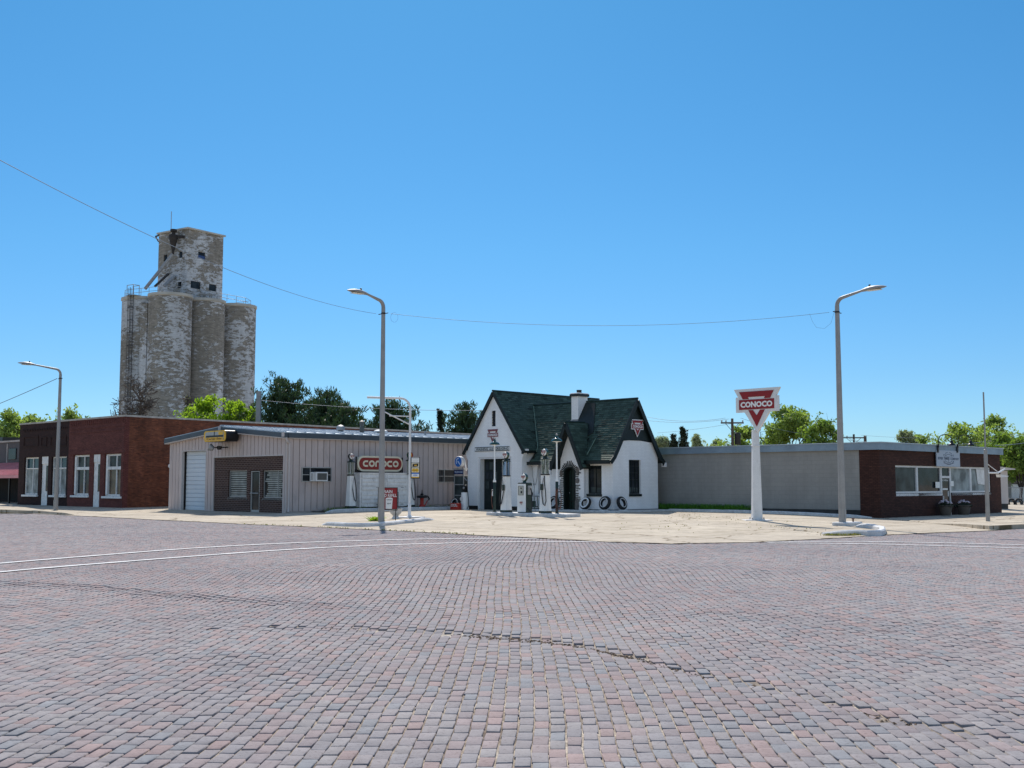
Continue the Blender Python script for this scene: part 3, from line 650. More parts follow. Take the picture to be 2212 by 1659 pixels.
# ================================================================ metal clad garage building
MF = Fr(32.8, 48.9, FR); mbd = thing('metal_clad_building', 'lilac beige metal-clad building with a brown brick front and white roller door', 'building', MF)
XW = -(t_at(370, 32.8)-48.9); XR = XW/2; ZE = MF.px(617, 941.5)[1]; ZR = MF.px(489, 917, -.28)[1]-.27; LEN = 18.4
ztm = lambda x: ZE-.02+(ZR-ZE)*(1-abs(x-XR)/abs(XR))
rd = rect(MF, cM, 322, 596, 752, 1400); rd = (rd[0], rd[1], 0.0, rd[3])
rv = rect(MF, cM, 680, 1472, 812, 1450); rv = (rv[0], -.18, 0.0, rv[3]); ZV = (MF.px(*cM(690, 825))[1]+MF.px(*cM(1470,800))[1])/2; rv = rv[:3]+(ZV,)
m = MB(); wall(m, XW, 0, -.3, lambda x: ztm(x)-.02, [rd, rv], .0, .1, brk=(XR,)); wall(m, .1, LEN, -.3, ZE-.04, [], 0, .1, SIDE)
wall(m, XW, -.001, -.3, ZE, [], LEN+.1, LEN+.2); m.box(XW, XW+.1, .101, LEN+.1, -.3, ZE)
m.build('backing_wall', TRIM, mbd)
m = MB(); ribbed(m, XW, -.03, 0.0, ztm, [rd, rv], pitch=.35, brk=(XR,)); m.build('front_cladding', SIDING, mbd)
WS = []
for (a, b, t_, bt, cc) in ((1660, 1995, 938, 1102, cM), (1262, 1450, 922, 1064, cN)):
    u0, v0 = cc(a, t_); u1, v1 = cc(b, bt); SF = Frame(MF.o.x, MF.o.y, MF.o.z, FL)
    xa, zb = SF.px(u0, (v0+v1)/2); xb, _ = SF.px(u1, (v0+v1)/2); _, zt1 = SF.px((u0+u1)/2, v0); _, zb1 = SF.px((u0+u1)/2, v1); WS.append((xa, xb, zb1, zt1))
zs0 = lambda x: .1+.22*sm((x-1)/3)
m = MB()
n_ = 49; p_ = LEN/n_
for i in range(n_):
    a, b = i*p_+.026, (i+1)*p_-.026; ops = [(max(a, o[0]), min(b, o[1]), o[2], o[3]) for o in WS if o[1] > a and o[0] < b]
    wall(m, a, b, zs0(a), ZE, ops, -.05, 0, SIDE)
m.build('side_cladding', SIDING, mbd)
m = MB(); m.box(-.03, .037, -.037, .03, -.1, ZE); m.box(XW-.03, XW+.08, -.045, .1, -.1, ZE)
m.ribbon([(rv[0], 0), (rv[0], ZV), (rv[1], ZV), (rv[1], 0)], .07, -.055, .02); m.ribbon([(rd[0], 0), (rd[0], rd[3]), (rd[1], rd[3]), (rd[1], 0)], .08, -.06, .1)
m.build('trim', TRIM, mbd)
wv = [rect(MF, cM, 838, 1045, 975, 1276), rect(MF, cM, 1083, 1190, 975, 1432), rect(MF, cM, 1224, 1450, 973, 1286)]; wv[1] = (wv[1][0], wv[1][1], 0.01, wv[1][3])
m = MB(); wall(m, rv[0]+.035, rv[1]-.035, -.1, ZV-.03, wv, .02, .2); m.build('brick_veneer', BR_VEN, mbd)
window(mbd, wv[0], .1, ALU, GLASS, (), (), .05, .08, label='shop window with pale blinds drawn', sill=.08)
f = window(mbd, wv[2], .1, ALU, GLASS, (.7,), (), .05, .08, label='dark shop window with a crooked blind', sill=.08)
for (f_, w_, n1_) in ((mbd.children[-2], wv[0], 11), (f, wv[2], 12)):
    m = MB(); x0, x1, z0, z1 = w_
    for i in range(n1_):
        zz = z0+.12+(z1-z0-.24)*i/(n1_-1); l = random.uniform(.0, .3)*(x1-x0) if w_ is wv[2] else random.uniform(0, .06); r2 = random.uniform(.05, .3) if w_ is wv[2] else .08
        m.box(x0+.08+l, x1-r2, .125, .14, zz-.045, zz+.02)
    m.build('blind', BLIND, f_)
x0, x1, z0, z1 = wv[1]; m = MB(); m.ribbon([(x0+.05, z0), (x0+.05, z1-.05), (x1-.05, z1-.05), (x1-.05, z0)], .10, .06, .14); m.box(x0, x1, .06, .14, z0, z0+.12); d = m.build('shop_door', ALU, mbd)
m = MB(); m.box(x0+.08, x1-.08, .10, .12, z0+.12, z1-.1); m.build('glass_panel', GLASS, d); m = MB(); m.tube([(x0+.04, 0.0, z0+.98), (x1-.1, 0.0, z0+.98)], .025); m.tube([(x0+.1, .05, z0+.98), (x0+.1, 0, z0+.98)], .02); m.tube([(x0+.14, .0, z0+.86), (x0+.14, .0, z0+1.12)], .02); m.build('push_bar', ALU, d)
x0, x1, z0, z1 = rd; m = MB(); nsl = 14
for i in range(nsl): a = z0+(z1-z0-.02)*i/nsl; m.prismx([(.24, a), (.2, a+.03), (.2, a+(z1-z0)/nsl-.02), (.24, a+(z1-z0)/nsl)], x0+.1, x1-.04)
m.box(x0+.04, x1-.04, .25, .28, z0, z1); m.build('roller_door', DOORW, mbd)
SF = Frame(MF.o.x, MF.o.y, MF.o.z, FL)
for i, w_ in enumerate(WS):
    window(mbd, w_, -.10, ALU, [GLASS] if i == 0 else GLASS, (.28,) if i == 0 else (.37,), (.48,), .04, .10, M=SIDE, label='dark side window around the air conditioner' if i == 0 else 'side window with white things on its ledge')
# roof
m = MB(); E = ZE+.18
def rz(x): return E-.02+(ZR-ZE)*(1-abs(x-XR)/abs(XR))
for sg in (0, 1):
    xa, xb = (XR, .22) if sg else (XW-.22, XR)
    m.prism([(xa, rz(xa)), (xb, rz(xb)), (xb, rz(xb)+.05), (xa, rz(xa)+.05)], -.28, LEN+.3)
for i in range(31):
    y_ = -.2+i*.6; m.prism([(XR, rz(XR)+.05), (.22, rz(.22)+.05), (.22, rz(.22)+.085), (XR, rz(XR)+.085)], y_, y_+.05)
m.box(XR-.1, XR+.1, -.28, LEN+.3, rz(XR)+.051, rz(XR)+.11)
m.build('roof', ROOFM, mbd)
m = MB()
m.prism([(XW-.22, rz(XW-.22)-.24), (XR-.001, rz(XR)-.24), (XR-.001, rz(XR)), (XW-.22, rz(XW-.22))], -.33, -.05); m.prism([(XR, rz(XR)-.24), (.22, rz(.22)-.24), (.22, rz(.22)), (XR, rz(XR))], -.33, -.05)
m.box(.04, .26, -.049, LEN+.3, rz(.22)-.24, rz(.22)-.002); m.build('fascia', FASCIA, mbd)
m = MB(); m.prism([(XW-.2, rz(XW-.2)-.29), (XR, rz(XR)-.29), (XR, rz(XR)-.242), (XW-.2, rz(XW-.2)-.242)], -.31, -.05); m.prism([(XR+.001, rz(XR)-.29), (.2, rz(.2)-.29), (.2, rz(.2)-.242), (XR+.001, rz(XR)-.242)], -.31, -.05)
m.box(XR-.13, XR+.13, -.36, -.331, rz(XR)-.3, rz(XR)+.04); m.box(.1, .3, -.37, -.331, rz(.2)-.2, rz(.2)+.02); m.box(.045, .23, 0, LEN, rz(.22)-.28, rz(.22)-.242); m.build('eave_trim', TRIM, mbd)
m = MB(); m.tube([(.2, -.2, rz(.2)-.24), (.2, -.1, rz(.2)-.4), (.09, .12, rz(.2)-.55), (.09, .12, .25), (.18, .05, .05)], .05, 6); m.build('downspout', TRIM, mbd)
def on_roof(u, x): s_ = s_at(u, 48.9-x); return (x, s_-32.8, rz(x)+.04)
x, y, z = on_roof(735.5, -3.4); m = MB(); m.lathe([(.14, z-.05), (.14, z+.06)], 14, 0, None, (x, y))
for k in range(9):
    a0 = PI*k/9; 
m.lathe([(.14, z+.06), (.21, z+.10), (.24, z+.2), (.21, z+.32), (.11, z+.39), (0, z+.41)], 18, 0, None, (x, y)); m.build('turbine_vent', STEEL, mbd, smooth=True)
x, y, z = on_roof(781.5, -3.2); m = MB(); m.lathe([(.13, z-.05), (.13, z+.30), (.10, z+.31), (.10, z+.42)], 12, 0, None, (x, y)); m.lathe([(.13, z+.43), (.14, z+.62), (.17, z+.64), (.02, z+.74)], 12, 0, None, (x, y)); m.build('flue', paint('flue_grey', (.12, .12, .11), .6), mbd, smooth=True)
x, y, z = on_roof(822, -3.2); m = MB(); m.lathe([(.2, z-.05), (.2, z+.08), (.4, z+.10), (.4, z+.16), (.25, z+.23), (0, z+.25)], 16, 0, None, (x, y)); m.build('dome_vent', OLDWHITE, mbd, smooth=True)
x, y, z = on_roof(918.5, -2.5); m = MB(); m.lathe([(.06, z-.05), (.06, z+.3)], 8, 0, None, (x, y)); m.build('vent_pipe', STEEL, mbd)
# air conditioner hanging in the first side window
u0, v0 = cM(1835, 1045); u1, v1 = cM(1968, 1045); xa, _ = SF.px(u0, v0, -.48); xb, _ = SF.px(u1, v1, -.48); zt1 = SF.px(*cM(1900, 992), -.48)[1]; zb1 = SF.px(*cM(1900, 1095), -.48)[1]
X, Y = xy(32.8+xa, 48.9); ac = thing('air_conditioner', 'boxy white window air conditioner sticking out of the metal wall', 'air conditioner', loc=(X, Y, MF.o.z+zb1), rot=FL)
w_, h_ = xb-xa, zt1-zb1; m = MB(); m.bbox(0, w_, -.46, .05, 0, h_, .015); m.box(-.14, -.001, -.2, -.1, .0, h_*.98); m.build('case', WHITE, ac)
m = MB(); m.box(.07, w_-.07, -.466, -.461, .06, h_-.06); m.build('grille', paint('ac_grille', (.09, .09, .085), .6), ac); m = MB(); m.box(-.1, -.06, -.206, -.201, .05, h_-.05); m.build('side_louvre', BLACK, ac)
# yellow hanging sign on the gable
yf = -1.0; u0, v0 = cM(570, 585); xa, _ = MF.px(*cM(572, 585), yf); xb, _ = MF.px(*cM(818, 585), yf); zt1 = MF.px(*cM(690, 525), yf)[1]; zb1 = MF.px(*cM(690, 650), yf)[1]
w_, h_ = (xb-xa), (zt1-zb1); X = MF.M @ Vector(((xa+xb)/2, yf, zb1)); ys_ = thing('yellow_sign', 'weathered yellow box sign with a black band on the metal gable', 'sign', loc=X, rot=FR)
def rrect(w, h, r, n=5, cx=0, cz=0):
    P = []
    for (ax, az, a) in ((w/2-r, -h/2+r, -90), (w/2-r, h/2-r, 0), (-w/2+r, h/2-r, 90), (-w/2+r, -h/2+r, 180)): P += arc(cx+ax, cz+az, r, a, a+90, n)
    return P
m = MB(); m.prism(rrect(w_, h_, .2, cz=h_/2), 0, .75); m.build('case', BLACK, ys_); m = MB(); m.prism(rrect(w_-.02, h_-.02, .19, cz=h_/2), -.03, -.001); m.build('face', YEL, ys_)
m = MB(); m.prism(rrect(w_*.84, h_*.76, .12, cz=h_/2), -.045, -.031); m.build('panel', ALU, ys_)
m = MB(); m.box(-w_*.38, w_*.40, -.06, -.046, h_*.40, h_*.56); m.box(-.03, .02, -.06, -.046, h_*.57, h_*.9); m.build('black_band', BLACK, ys_)
m = MB(); m.box(-w_*.39, w_*.39, -.06, -.046, h_*.14, h_*.38); m.prism(rrect(w_*.2, h_*.26, .05, cx=w_*.29, cz=h_*.72), -.06, -.046); m.build('yellow_patch', YEL, ys_)
m = MB(); put_text(m, 'Carter-Star', -w_*.34, w_*.36, h_*.17, h_*.35, -.062, .03); m.build('lettering', RUST, ys_)
m = MB(); m.tube([(w_*.2, .75, h_*.9), (w_*.2, 1.02, h_*.9)], .04, 8); m.box(w_*.0, w_*.1, .75, .99, h_*.4, h_*.6); m.build('bracket', BLACK, ys_)
X = MF.M @ Vector((xa+.55, -.75, zb1-.42)); fl = thing('floodlight', 'round grey floodlight under the yellow sign', 'light', loc=X, rot=FR)
m = MB(); m.lathe([(.0, -.12), (.12, -.1), (.2, .1), (.2, .13), (0, .13)], 14, 0, Matrix.Translation((-.02, -.1, .1)) @ Matrix.Rotation(-1.0, 4, 'Y') @ Matrix.Rotation(.7, 4, 'X')); m.build('lamp_head', STEEL, fl, smooth=True)
m = MB(); m.tube([(.1, .0, .12), (.3, .7, .15)], .03); m.lathe([(.0, .3), (.12, .32), (.14, .5), (0, .52)], 10, 0, Matrix.Translation((.25, .2, -.3))); m.build('lamp_arm', BLACK, fl)
# ================================================================ grey block building with the brick office front
GF = Fr(48.6, 25.0, FL); gb = thing('grey_block_building', 'low flat-roofed grey block building with a dark red brick office front', 'building', GF)
# local x along the street (R), y into the lot (L)
ZG = GF.px(1899, 957)[1]; XE = s_at(2158, 25)-48.6; LG = 15.5
ow = rect(GF, cO, 292, 1395, 805, 1112); ZW0, ZW1 = ow[2], ow[3]; ow = (GF.px(*cO(292, 960))[0], GF.px(*cO(1395, 980))[0], ZW0, ZW1)
xd0 = GF.px(*cO(834, 1000))[0]; xd1 = GF.px(*cO(940, 1000))[0]
m = MB(); wall(m, 0, XE, -.4, ZG-.3, [ow, (xd0, xd1, -.35, ZW0)], 0, .3); m.box(0, .3, .301, 1.0, -.4, ZG-.3); m.box(XE-.3, XE, .301, LG, -.5, ZG-.3); m.build('brick_wall', BR_OFF, gb)
ZF = .55
m = MB(); m.box(0.02, .3, 1.001, LG, -.4, ZG-.3); m.build('block_wall', STUCCO, gb); m = MB(); m.box(-.02, .019, 1.001, LG, -.4, .36); m.build('plinth', FOUND, gb)
m = MB(); m.box(-.12, XE+.12, -.14, .0, ZG-.299, ZG+.02); m.box(-.12, 0, .001, LG, ZG-.299, ZG+.02); m.box(XE, XE+.12, .001, LG, ZG-.299, ZG+.02); m.build('fascia', FASCB, gb)
m = MB(); m.box(-.16, XE+.16, -.18, LG+.1, ZG+.021, ZG+.06); m.build('roof', ROOFM, gb)
m = MB(); m.box(.31, XE-.31, 3.0, 3.1, -.4, ZG-.4); m.build('office_interior', paint('office_dim', (.05, .055, .06), .8), gb)
xs = [ow[0]]+[GF.px(*cO(x, 960))[0] for x in (556,)]+[xd0]
for a, b, g_, lab in ((xs[0], xs[1], GREYG, None), (xs[1], xs[2], GLASS, None), (xd1, GF.px(*cO(1175, 960))[0], CURTG, 'office window with a pale roller blind'), (GF.px(*cO(1175, 960))[0], ow[1], CURTG, 'office window with a hanging white sheet')):
    window(gb, (a+.002, b-.002, ZW0+.002, ZW1-.002), .06, WHITE, g_, (), (), .085, .12, label=lab, sill=.06, over=0.0)
m = MB(); m.box(xd0+.001, xd0+.08, .05, .17, -.1, ZW1); m.box(xd1-.08, xd1-.001, .05, .17, -.1, ZW1); m.box(xd0+.08, xd1-.08, .05, .17, ZW1-.08, ZW1); zt2 = GF.px(*cO(885, 930))[1]; m.box(xd0+.08, xd1-.08, .05, .17, zt2-.05, zt2+.06)
d = m.build('office_door', WHITE, gb); m = MB(); m.box(xd0+.08, xd1-.08, .1, .13, 0, zt2-.05); m.box(xd0+.08, xd1-.08, .1, .13, zt2+.06, ZW1-.08); m.build('door_panel', GLASS, d)
m = MB(); z_ = GF.px(*cO(855, 1180))[1]; m.ribbon([(xd0+.1, z_-.2), (xd0+.2, z_-.2), (xd0+.2, z_+.12), (xd0+.1, z_+.12)], .04, .04, .07, closed=True); m.build('handle', WHITE, d)
m = MB(); z_ = GF.px(*cO(880, 965))[1]; put_text(m, 'OPEN', xd0+.2, xd1-.2, z_-.05, z_+.03, .095, .01); m.build('open_sign', WPLAIN, d)
m = MB(); m.box(xd0+.2, xd1-.25, .092, .099, z_-.48, z_-.40); m.build('notice', WPLAIN, d); m = MB(); m.box(xd1-.25, xd1-.17, .092, .099, z_-.8, z_-.55); m.build('notice', WPLAIN, d)
m = MB(); a = GF.px(*cO(765, 1020)); b = GF.px(*cO(815, 1055)); m.box(a[0], b[0], .04, .059, b[1], GF.px(*cO(790, 985))[1]); m.build('paper_notice', WPLAIN, gb); m = MB(); a = GF.px(*cO(938, 1035)); b = GF.px(*cO(975, 1045)); m.box(a[0], b[0], .04, .059, a[1], GF.px(*cO(955, 975))[1]); m.build('paper_notice', WPLAIN, gb)
m = MB(); a = GF.px(*cO(1245, 900)); b = GF.px(*cO(1345, 1020)); m.prism([(a[0], ZW1-.1), (b[0], ZW1-.1), (b[0], b[1]), (a[0]+.15, b[1]+.05)], .09, .1); m.build('hanging_sheet', OLDWHITE, gb)
# office sign board with its line-drawn emblem
r_ = rect(GF, cO, 758, 1026, 622, 808, -.1); SX = (r_[0]+r_[1])/2; X = GF.M @ Vector((SX, -.15, r_[2])); w_, h_ = r_[1]-r_[0], r_[3]-r_[2]
sb = thing('office_sign', 'square pale grey sign board with a thin emblem above the office door', 'sign', loc=X, rot=FL)
m = MB(); m.bbox(-w_/2, w_/2, 0, .06, 0, h_, .01); m.build('board', paint('pale_board', (.42, .48, .56), .6, .04, 2.0), sb)
INK = paint('faded_ink', (.085, .11, .16), .7, .1, 6.0); m = MB(); q = h_
put_text(m, 'RIVER', -w_*.46, -w_*.24, q*.42, q*.58, -.003, .035); put_text(m, 'TIMBER', -w_*.21, w_*.04, q*.42, q*.58, -.003, .035); put_text(m, 'COMPANY', w_*.07, w_*.45, q*.41, q*.56, -.003, .035)
m.ribbon(arc(0, q*.62, w_*.2, 195, 345, 12, q*.02), .012, -.006, 0); m.ribbon(arc(0, q*.60, w_*.13, 20, 160, 10, q*.16), .02, -.006, 0); m.ribbon(arc(0, q*.40, w_*.2, 190, 350, 14, q*.27), .025, -.006, 0); m.ribbon(arc(0, q*.40, w_*.15, 190, 350, 14, q*.14), .022, -.006, 0)
for sg in (-1, 1): m.ribbon([(sg*w_*.2, q*.62), (sg*w_*.22, q*.74), (sg*w_*.12, q*.70), (sg*w_*.14, q*.82), (sg*w_*.04, q*.88)], .025, -.006, 0); m.ribbon([(sg*w_*.21, q*.36), (sg*w_*.21, q*.22), (sg*w_*.15, q*.2)], .025, -.006, 0)
m.ribbon([(0, q*.30), (0, q*.46)], .03, -.006, 0); put_text(m, 'LEWIS', -w_*.1, w_*.1, q*.13, q*.2, -.003, .02); m.build('emblem', INK, sb)
def gooseneck(cx, lab):
    x0 = GF.px(*cO(cx, 620), -.16)[0]; zb = GF.px(*cO(cx, 645), -.16)[1]; X = GF.M @ Vector((x0, -.17, zb)); g = thing('gooseneck_lamp', lab, 'lamp', loc=X, rot=FL, group='black gooseneck lamps over the office sign')
    m = MB(); m.bbox(-.06, .06, -.04, .015, 0, .42, .01); m.tube([(0, -.05, .25), (0, -.05, .62)]+[(0.0+.34*(1-math.cos(a))*.5*1.2, -.05-.36*(1-math.cos(a))*.5*1.3, .62+.26*math.sin(a)) for a in [PI*i/10 for i in range(1, 11)]], .022, 6); m.build('neck', BLACK, g, smooth=True)
    m = MB(); m.lathe([(.03, .10), (.07, .06), (.08, -.04), (.19, -.12), (.20, -.16), (.17, -.15), (.06, -.05)], 14, 0, Matrix.Translation((.41, -.52, .5))); m.build('shade', BLACK, g, smooth=True); m = MB(); m.lathe([(0, -.1), (.05, -.08), (.07, -.02), (0, .02)], 8, 0, Matrix.Translation((.41, -.52, .44))); m.build('bulb', GLOBE, g)
gooseneck(778, 'black gooseneck lamp on the door-side corner of the office sign'); gooseneck(1003, 'black gooseneck lamp nearer the thin pole, over the office sign')
# planters
def planter(cx, lab):
    x0 = GF.px(*cO(cx, 1395), -.45)[0]; X, Y = xy(48.6+x0, 25.0-.45); z = zl(48.6+x0, 24.5)+.02
    p = thing('flower_planter', lab, 'planter', loc=(X, Y, z+.08), rot=random.uniform(0, 1), group='flower planters by the office door')
    m = MB(); m.lathe([(.21, 0), (.24, .03), (.32, .42), (.36, .45), (.36, .50), (.30, .50), (.28, .42), (0, .42)], 20); m.build('pot', TERRA, p, smooth=True)
    m = MB(); r = random.Random(cx)
    for i in range(90):
        a = r.uniform(0, 2*PI); rr = .36*math.sqrt(r.random()); z = .45+.28*(1-rr/.4)*r.random(); c_ = Vector((rr*math.cos(a), rr*math.sin(a), z)); d1 = Vector((r.gauss(0, 1), r.gauss(0, 1), r.gauss(0, 1))).normalized()*.08; d2_ = d1.orthogonal().normalized()*.04
        m.add([c_-d1-d2_, c_+d1-d2_, c_+d1+d2_, c_-d1+d2_], [(0, 1, 2, 3)])
    m.build('foliage', LF_CEDAR, p); m = MB()
    for i in range(16):
        a = r.uniform(0, 2*PI); rr = .3*math.sqrt(r.random()); c_ = (rr*math.cos(a), rr*math.sin(a), .52+.22*(1-rr/.36)+r.random()*.06); m.lathe([(0, -.03), (.06, 0), (.05, .03), (0, .04)], 6, 0, Matrix.Translation(c_) @ Matrix.Rotation(r.uniform(-.8, .8), 4, 'X'))
    m.build('blossom', paint('pale_petals_%d' % cx, (.62, .54, .62), .6), p)
planter(872, 'stone-coloured pot of pale flowers right in front of the office door'); planter(1085, 'wider stone-coloured pot of pale flowers beside the office door, nearer the thin pole')
# ================================================================ the white cottage filling station
def shingle_slope(mb, tone, a0, a1, prof, Pf, skip=None, seed=1, pitch=0.135):
    """courses of single shingles on a roof whose profile is prof [(d,z)..] from ridge to eave; Pf(a,d,z)->xyz"""
    r = random.Random(seed); seg = []; T = 0
    for (d0, z0), (d1, z1) in zip(prof, prof[1:]): l = math.hypot(d1-d0, z1-z0); seg.append((T, l, d0, z0, d1, z1)); T += l
    def at(s):
        s = max(0, min(T, s))
        for t0, l, d0, z0, d1, z1 in seg:
            if s <= t0+l+1e-9: f = (s-t0)/l; return d0+(d1-d0)*f, z0+(z1-z0)*f, (-(z1-z0)/l, (d1-d0)/l)
    n = int(T/pitch)
    for i in range(n+1):
        sl = T-i*pitch; su = max(0, sl-pitch-.05); a = a0-r.random()*.2
        while a < a1:
            w = r.uniform(.18, .38); b = min(a+w, a1); aa = max(a, a0); a += w
            if b-aa < .03: continue
            jl = r.uniform(-.006, .010); d0, z0, n0 = at(sl+jl); d1, z1, n1 = at(su); lift = r.uniform(.030, .036)
            c = Pf((aa+b)/2, (d0+d1)/2, (z0+z1)/2)
            if skip and skip(*c): continue
            g = .004
            V = [Pf(aa+g, d0+n0[0]*q, z0+n0[1]*q) for q in (0, lift)]+[Pf(b-g, d0+n0[0]*q, z0+n0[1]*q) for q in (0, lift)]+[Pf(aa+g, d1+n1[0]*q, z1+n1[1]*q) for q in (0, .012)]+[Pf(b-g, d1+n1[0]*q, z1+n1[1]*q) for q in (0, .012)]
            mb.add(V, [(0, 2, 3, 1), (1, 3, 7, 5), (0, 1, 5, 4), (2, 6, 7, 3)])
            tq = r.gauss(.5, .15); tone += [0.0, tq, 0.0, tq, tq, tq, tq, tq]  # lower butt corners go dark: painted shadow line between courses
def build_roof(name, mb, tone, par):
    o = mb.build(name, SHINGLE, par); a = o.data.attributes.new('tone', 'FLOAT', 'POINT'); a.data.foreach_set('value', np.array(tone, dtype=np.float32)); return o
HF = Fr(44.0, 36.9, FR); BZ = HF.o.z; hs_ = thing('cottage_station', 'white painted brick cottage filling station with steep dark green shingled gables', 'building', HF)
def W_(z): return z-BZ
OX0, OX1, OY1 = -5.65, 0.0, 3.65; OC = OY1/2
RZ = W_(5.93); oprof = [(0, RZ), (1.62, W_(3.40)), (1.88, W_(3.02)), (2.16, W_(2.76))]
def oz(y):
    d = abs(y-OC)
    for (d0, z0), (d1, z1) in zip(oprof, oprof[1:]):
        if d <= d1: return z0+(z1-z0)*(d-d0)/(d1-d0)
    return oprof[-1][1]
GX0, GX1, GY0, GY1 = -9.82, -5.62, -.75, 8.0; GC = (GX0+GX1)/2; GR = W_(6.62); GE = W_(3.46); GH = 2.26; gs = (GR-GE)/GH
def gz(x): return GR-gs*abs(x-GC)
PXC, PH = -2.5, .97; PR = W_(4.75); PE = W_(2.66); ps = (PR-PE)/PH; PY = -.25
# --- office walls
rw = rect(HF, cG, 413, 572, 968, 1285); rw = (rw[0], rw[1], rw[2], rw[3])
HG = Frame(HF.o.x, HF.o.y, HF.o.z, FL)     # gable side frame: x along y of the house
_ua, _va = cG(878, 905); _ub, _vb = cG(1010, 1285)
ga = HG.px(_ua, (_va+_vb)/2)[0]; gb_ = HG.px(_ub, (_va+_vb)/2)[0]; gt = HG.px((_ua+_ub)/2, _va)[1]; gbt = HG.px((_ua+_ub)/2, _vb)[1]; rg = (ga, gb_, gbt, gt)
dx0, dx1 = HF.px(1217.3, 1060, PY)[0], HF.px(1243.5, 1060, PY)[0]; DZ = HF.px(1230, 1007.5, PY)[1]; DSP = DZ-(dx1-dx0)*.42
WT = W_(2.78)
m = MB(); wall(m, OX0+.002, -.3, -.3, WT, [rw, (dx0-.1, dx1+.1, -.3, DZ+.15)], 0, .28)
zgab = lambda y: min(W_(3.80), oz(y)-.12)
pieces = [0, .2, OC-1.35, OC+1.35, OY1-.2, OY1]
wall(m, 0, OY1, -.3, zgab, [rg], 0, .3, SIDE, brk=[OC-1.34, OC-.001+0, OC+1.34, .35, OY1-.35])
m.build('office_wall', WBRICK, hs_)
m = MB(); pw = .80
apex = PR-.2; arch = arc((dx0+dx1)/2, DSP, (dx1-dx0)/2, 180, 0, 12, DZ-DSP)
m.prism([(PXC-pw, -.3), (dx0, -.3), (dx0, DSP)]+[(p[0], p[1]) for p in arch[1:7]]+[(arch[6][0], apex), (PXC-pw, apex-ps*(pw)+.0)], PY, .10)
m.prism([(arch[6][0]+.0005, apex), (arch[6][0]+.0005, arch[6][1])]+[(p[0], p[1]) for p in arch[7:-1]]+[(dx1, DSP), (dx1, -.3), (PXC+pw, -.3), (PXC+pw, apex-ps*pw)], PY, .10)
m.build('porch_wall', WBRICK, hs_)
m = MB(); m.prism([(dx0-.1, 0), (dx1+.1, 0), (dx1+.1, DZ+.2), (dx0-.1, DZ+.2)], .101, .16); d = m.build('arched_door', DGREEN, hs_)
m = MB(); m.ribbon([(dx0+.03, 0), (dx0+.03, DSP)]+arc((dx0+dx1)/2, DSP, (dx1-dx0)/2-.03, 180, 0, 12, DZ-DSP-.03)[1:-1]+[(dx1-.03, DSP), (dx1-.03, 0)], .075, PY-.012, .1); m.build('door_frame', BGREEN, d)
m = MB(); 
for i in range(5): x_ = dx0+.08+(dx1-dx0-.16)*i/4; m.box(x_-.012, x_+.012, .08, .109, .05, DZ-.12)
for z_ in (.5, 1.2): m.box(dx0+.02, dx1-.02, .075, .079, z_, z_+.05)
m.build('door_boards', BLACK, d); m = MB(); m.lathe([(0, -.02), (.03, 0), (.03, .02), (0, .035)], 8, 0, Matrix.Translation((dx0+.15, .06, .95)) @ Matrix.Rotation(PI/2, 4, 'X')); m.build('door_knob', STEEL, d)
m = MB(); r = random.Random(4)                               # dark clinker bricks bristling round the arch
cx_, R_ = (dx0+dx1)/2, (dx1-dx0)/2
for i in range(15):
    a = math.radians(14+152*i/14); l = r.uniform(.16, .30); rr = R_*1.03; ez = (DZ-DSP)*1.05
    p = (cx_+rr*math.cos(a), DSP+ez*math.sin(a)); q = (cx_+(rr+l)*math.cos(a), DSP+(ez+l)*math.sin(a)); m.ribbon([p, q], .05, PY-.03, PY-.001)
for sd in (-1, 1):
    z_ = .08
    while z_ < DSP:
        l = r.uniform(.12, .34); x_ = dx0 if sd < 0 else dx1; st_ = r.uniform(0, .05)
        if not (sd > 0 and (1.45 < z_ < 1.72 or z_ < .45)): m.box(min(x_+sd*st_, x_+sd*(l+st_)), max(x_+sd*st_, x_+sd*(l+st_)), PY-.03, PY-.001, z_, z_+.05)
        z_ += .1 if sd < 0 else r.choice((.09, .1, .13))
m.build('clinker_bricks', BGREEN, hs_)
for (x_, z_) in ((dx0-.75, 1.62), (dx0-.8, .85), (dx0-.72, .42), (dx0-.62, .3), (dx0-.74, .2)): m = MB(); yy_ = PY if x_ > PXC-pw else 0; m.box(x_, x_+.12, yy_-.02, yy_-.001, z_, z_+.05); m.build('clinker_brick', BGREEN, hs_)
for (x_, z_, a, b) in ((dx0-.14, DSP+.02, .10, .17), (dx1+.15, DSP+.10, .11, .21), (dx1+.14, 1.58, .12, .15), (dx1+.10, .32, .12, .42)):
    m = MB(); m.prism([(x_+a*math.cos(t)*r.uniform(.85, 1.1), z_+b*math.sin(t)*r.uniform(.88, 1.08)) for t in [2*PI*k/9 for k in range(9)]], PY-.05, PY-.001); m.build('stone', STONE, hs_)
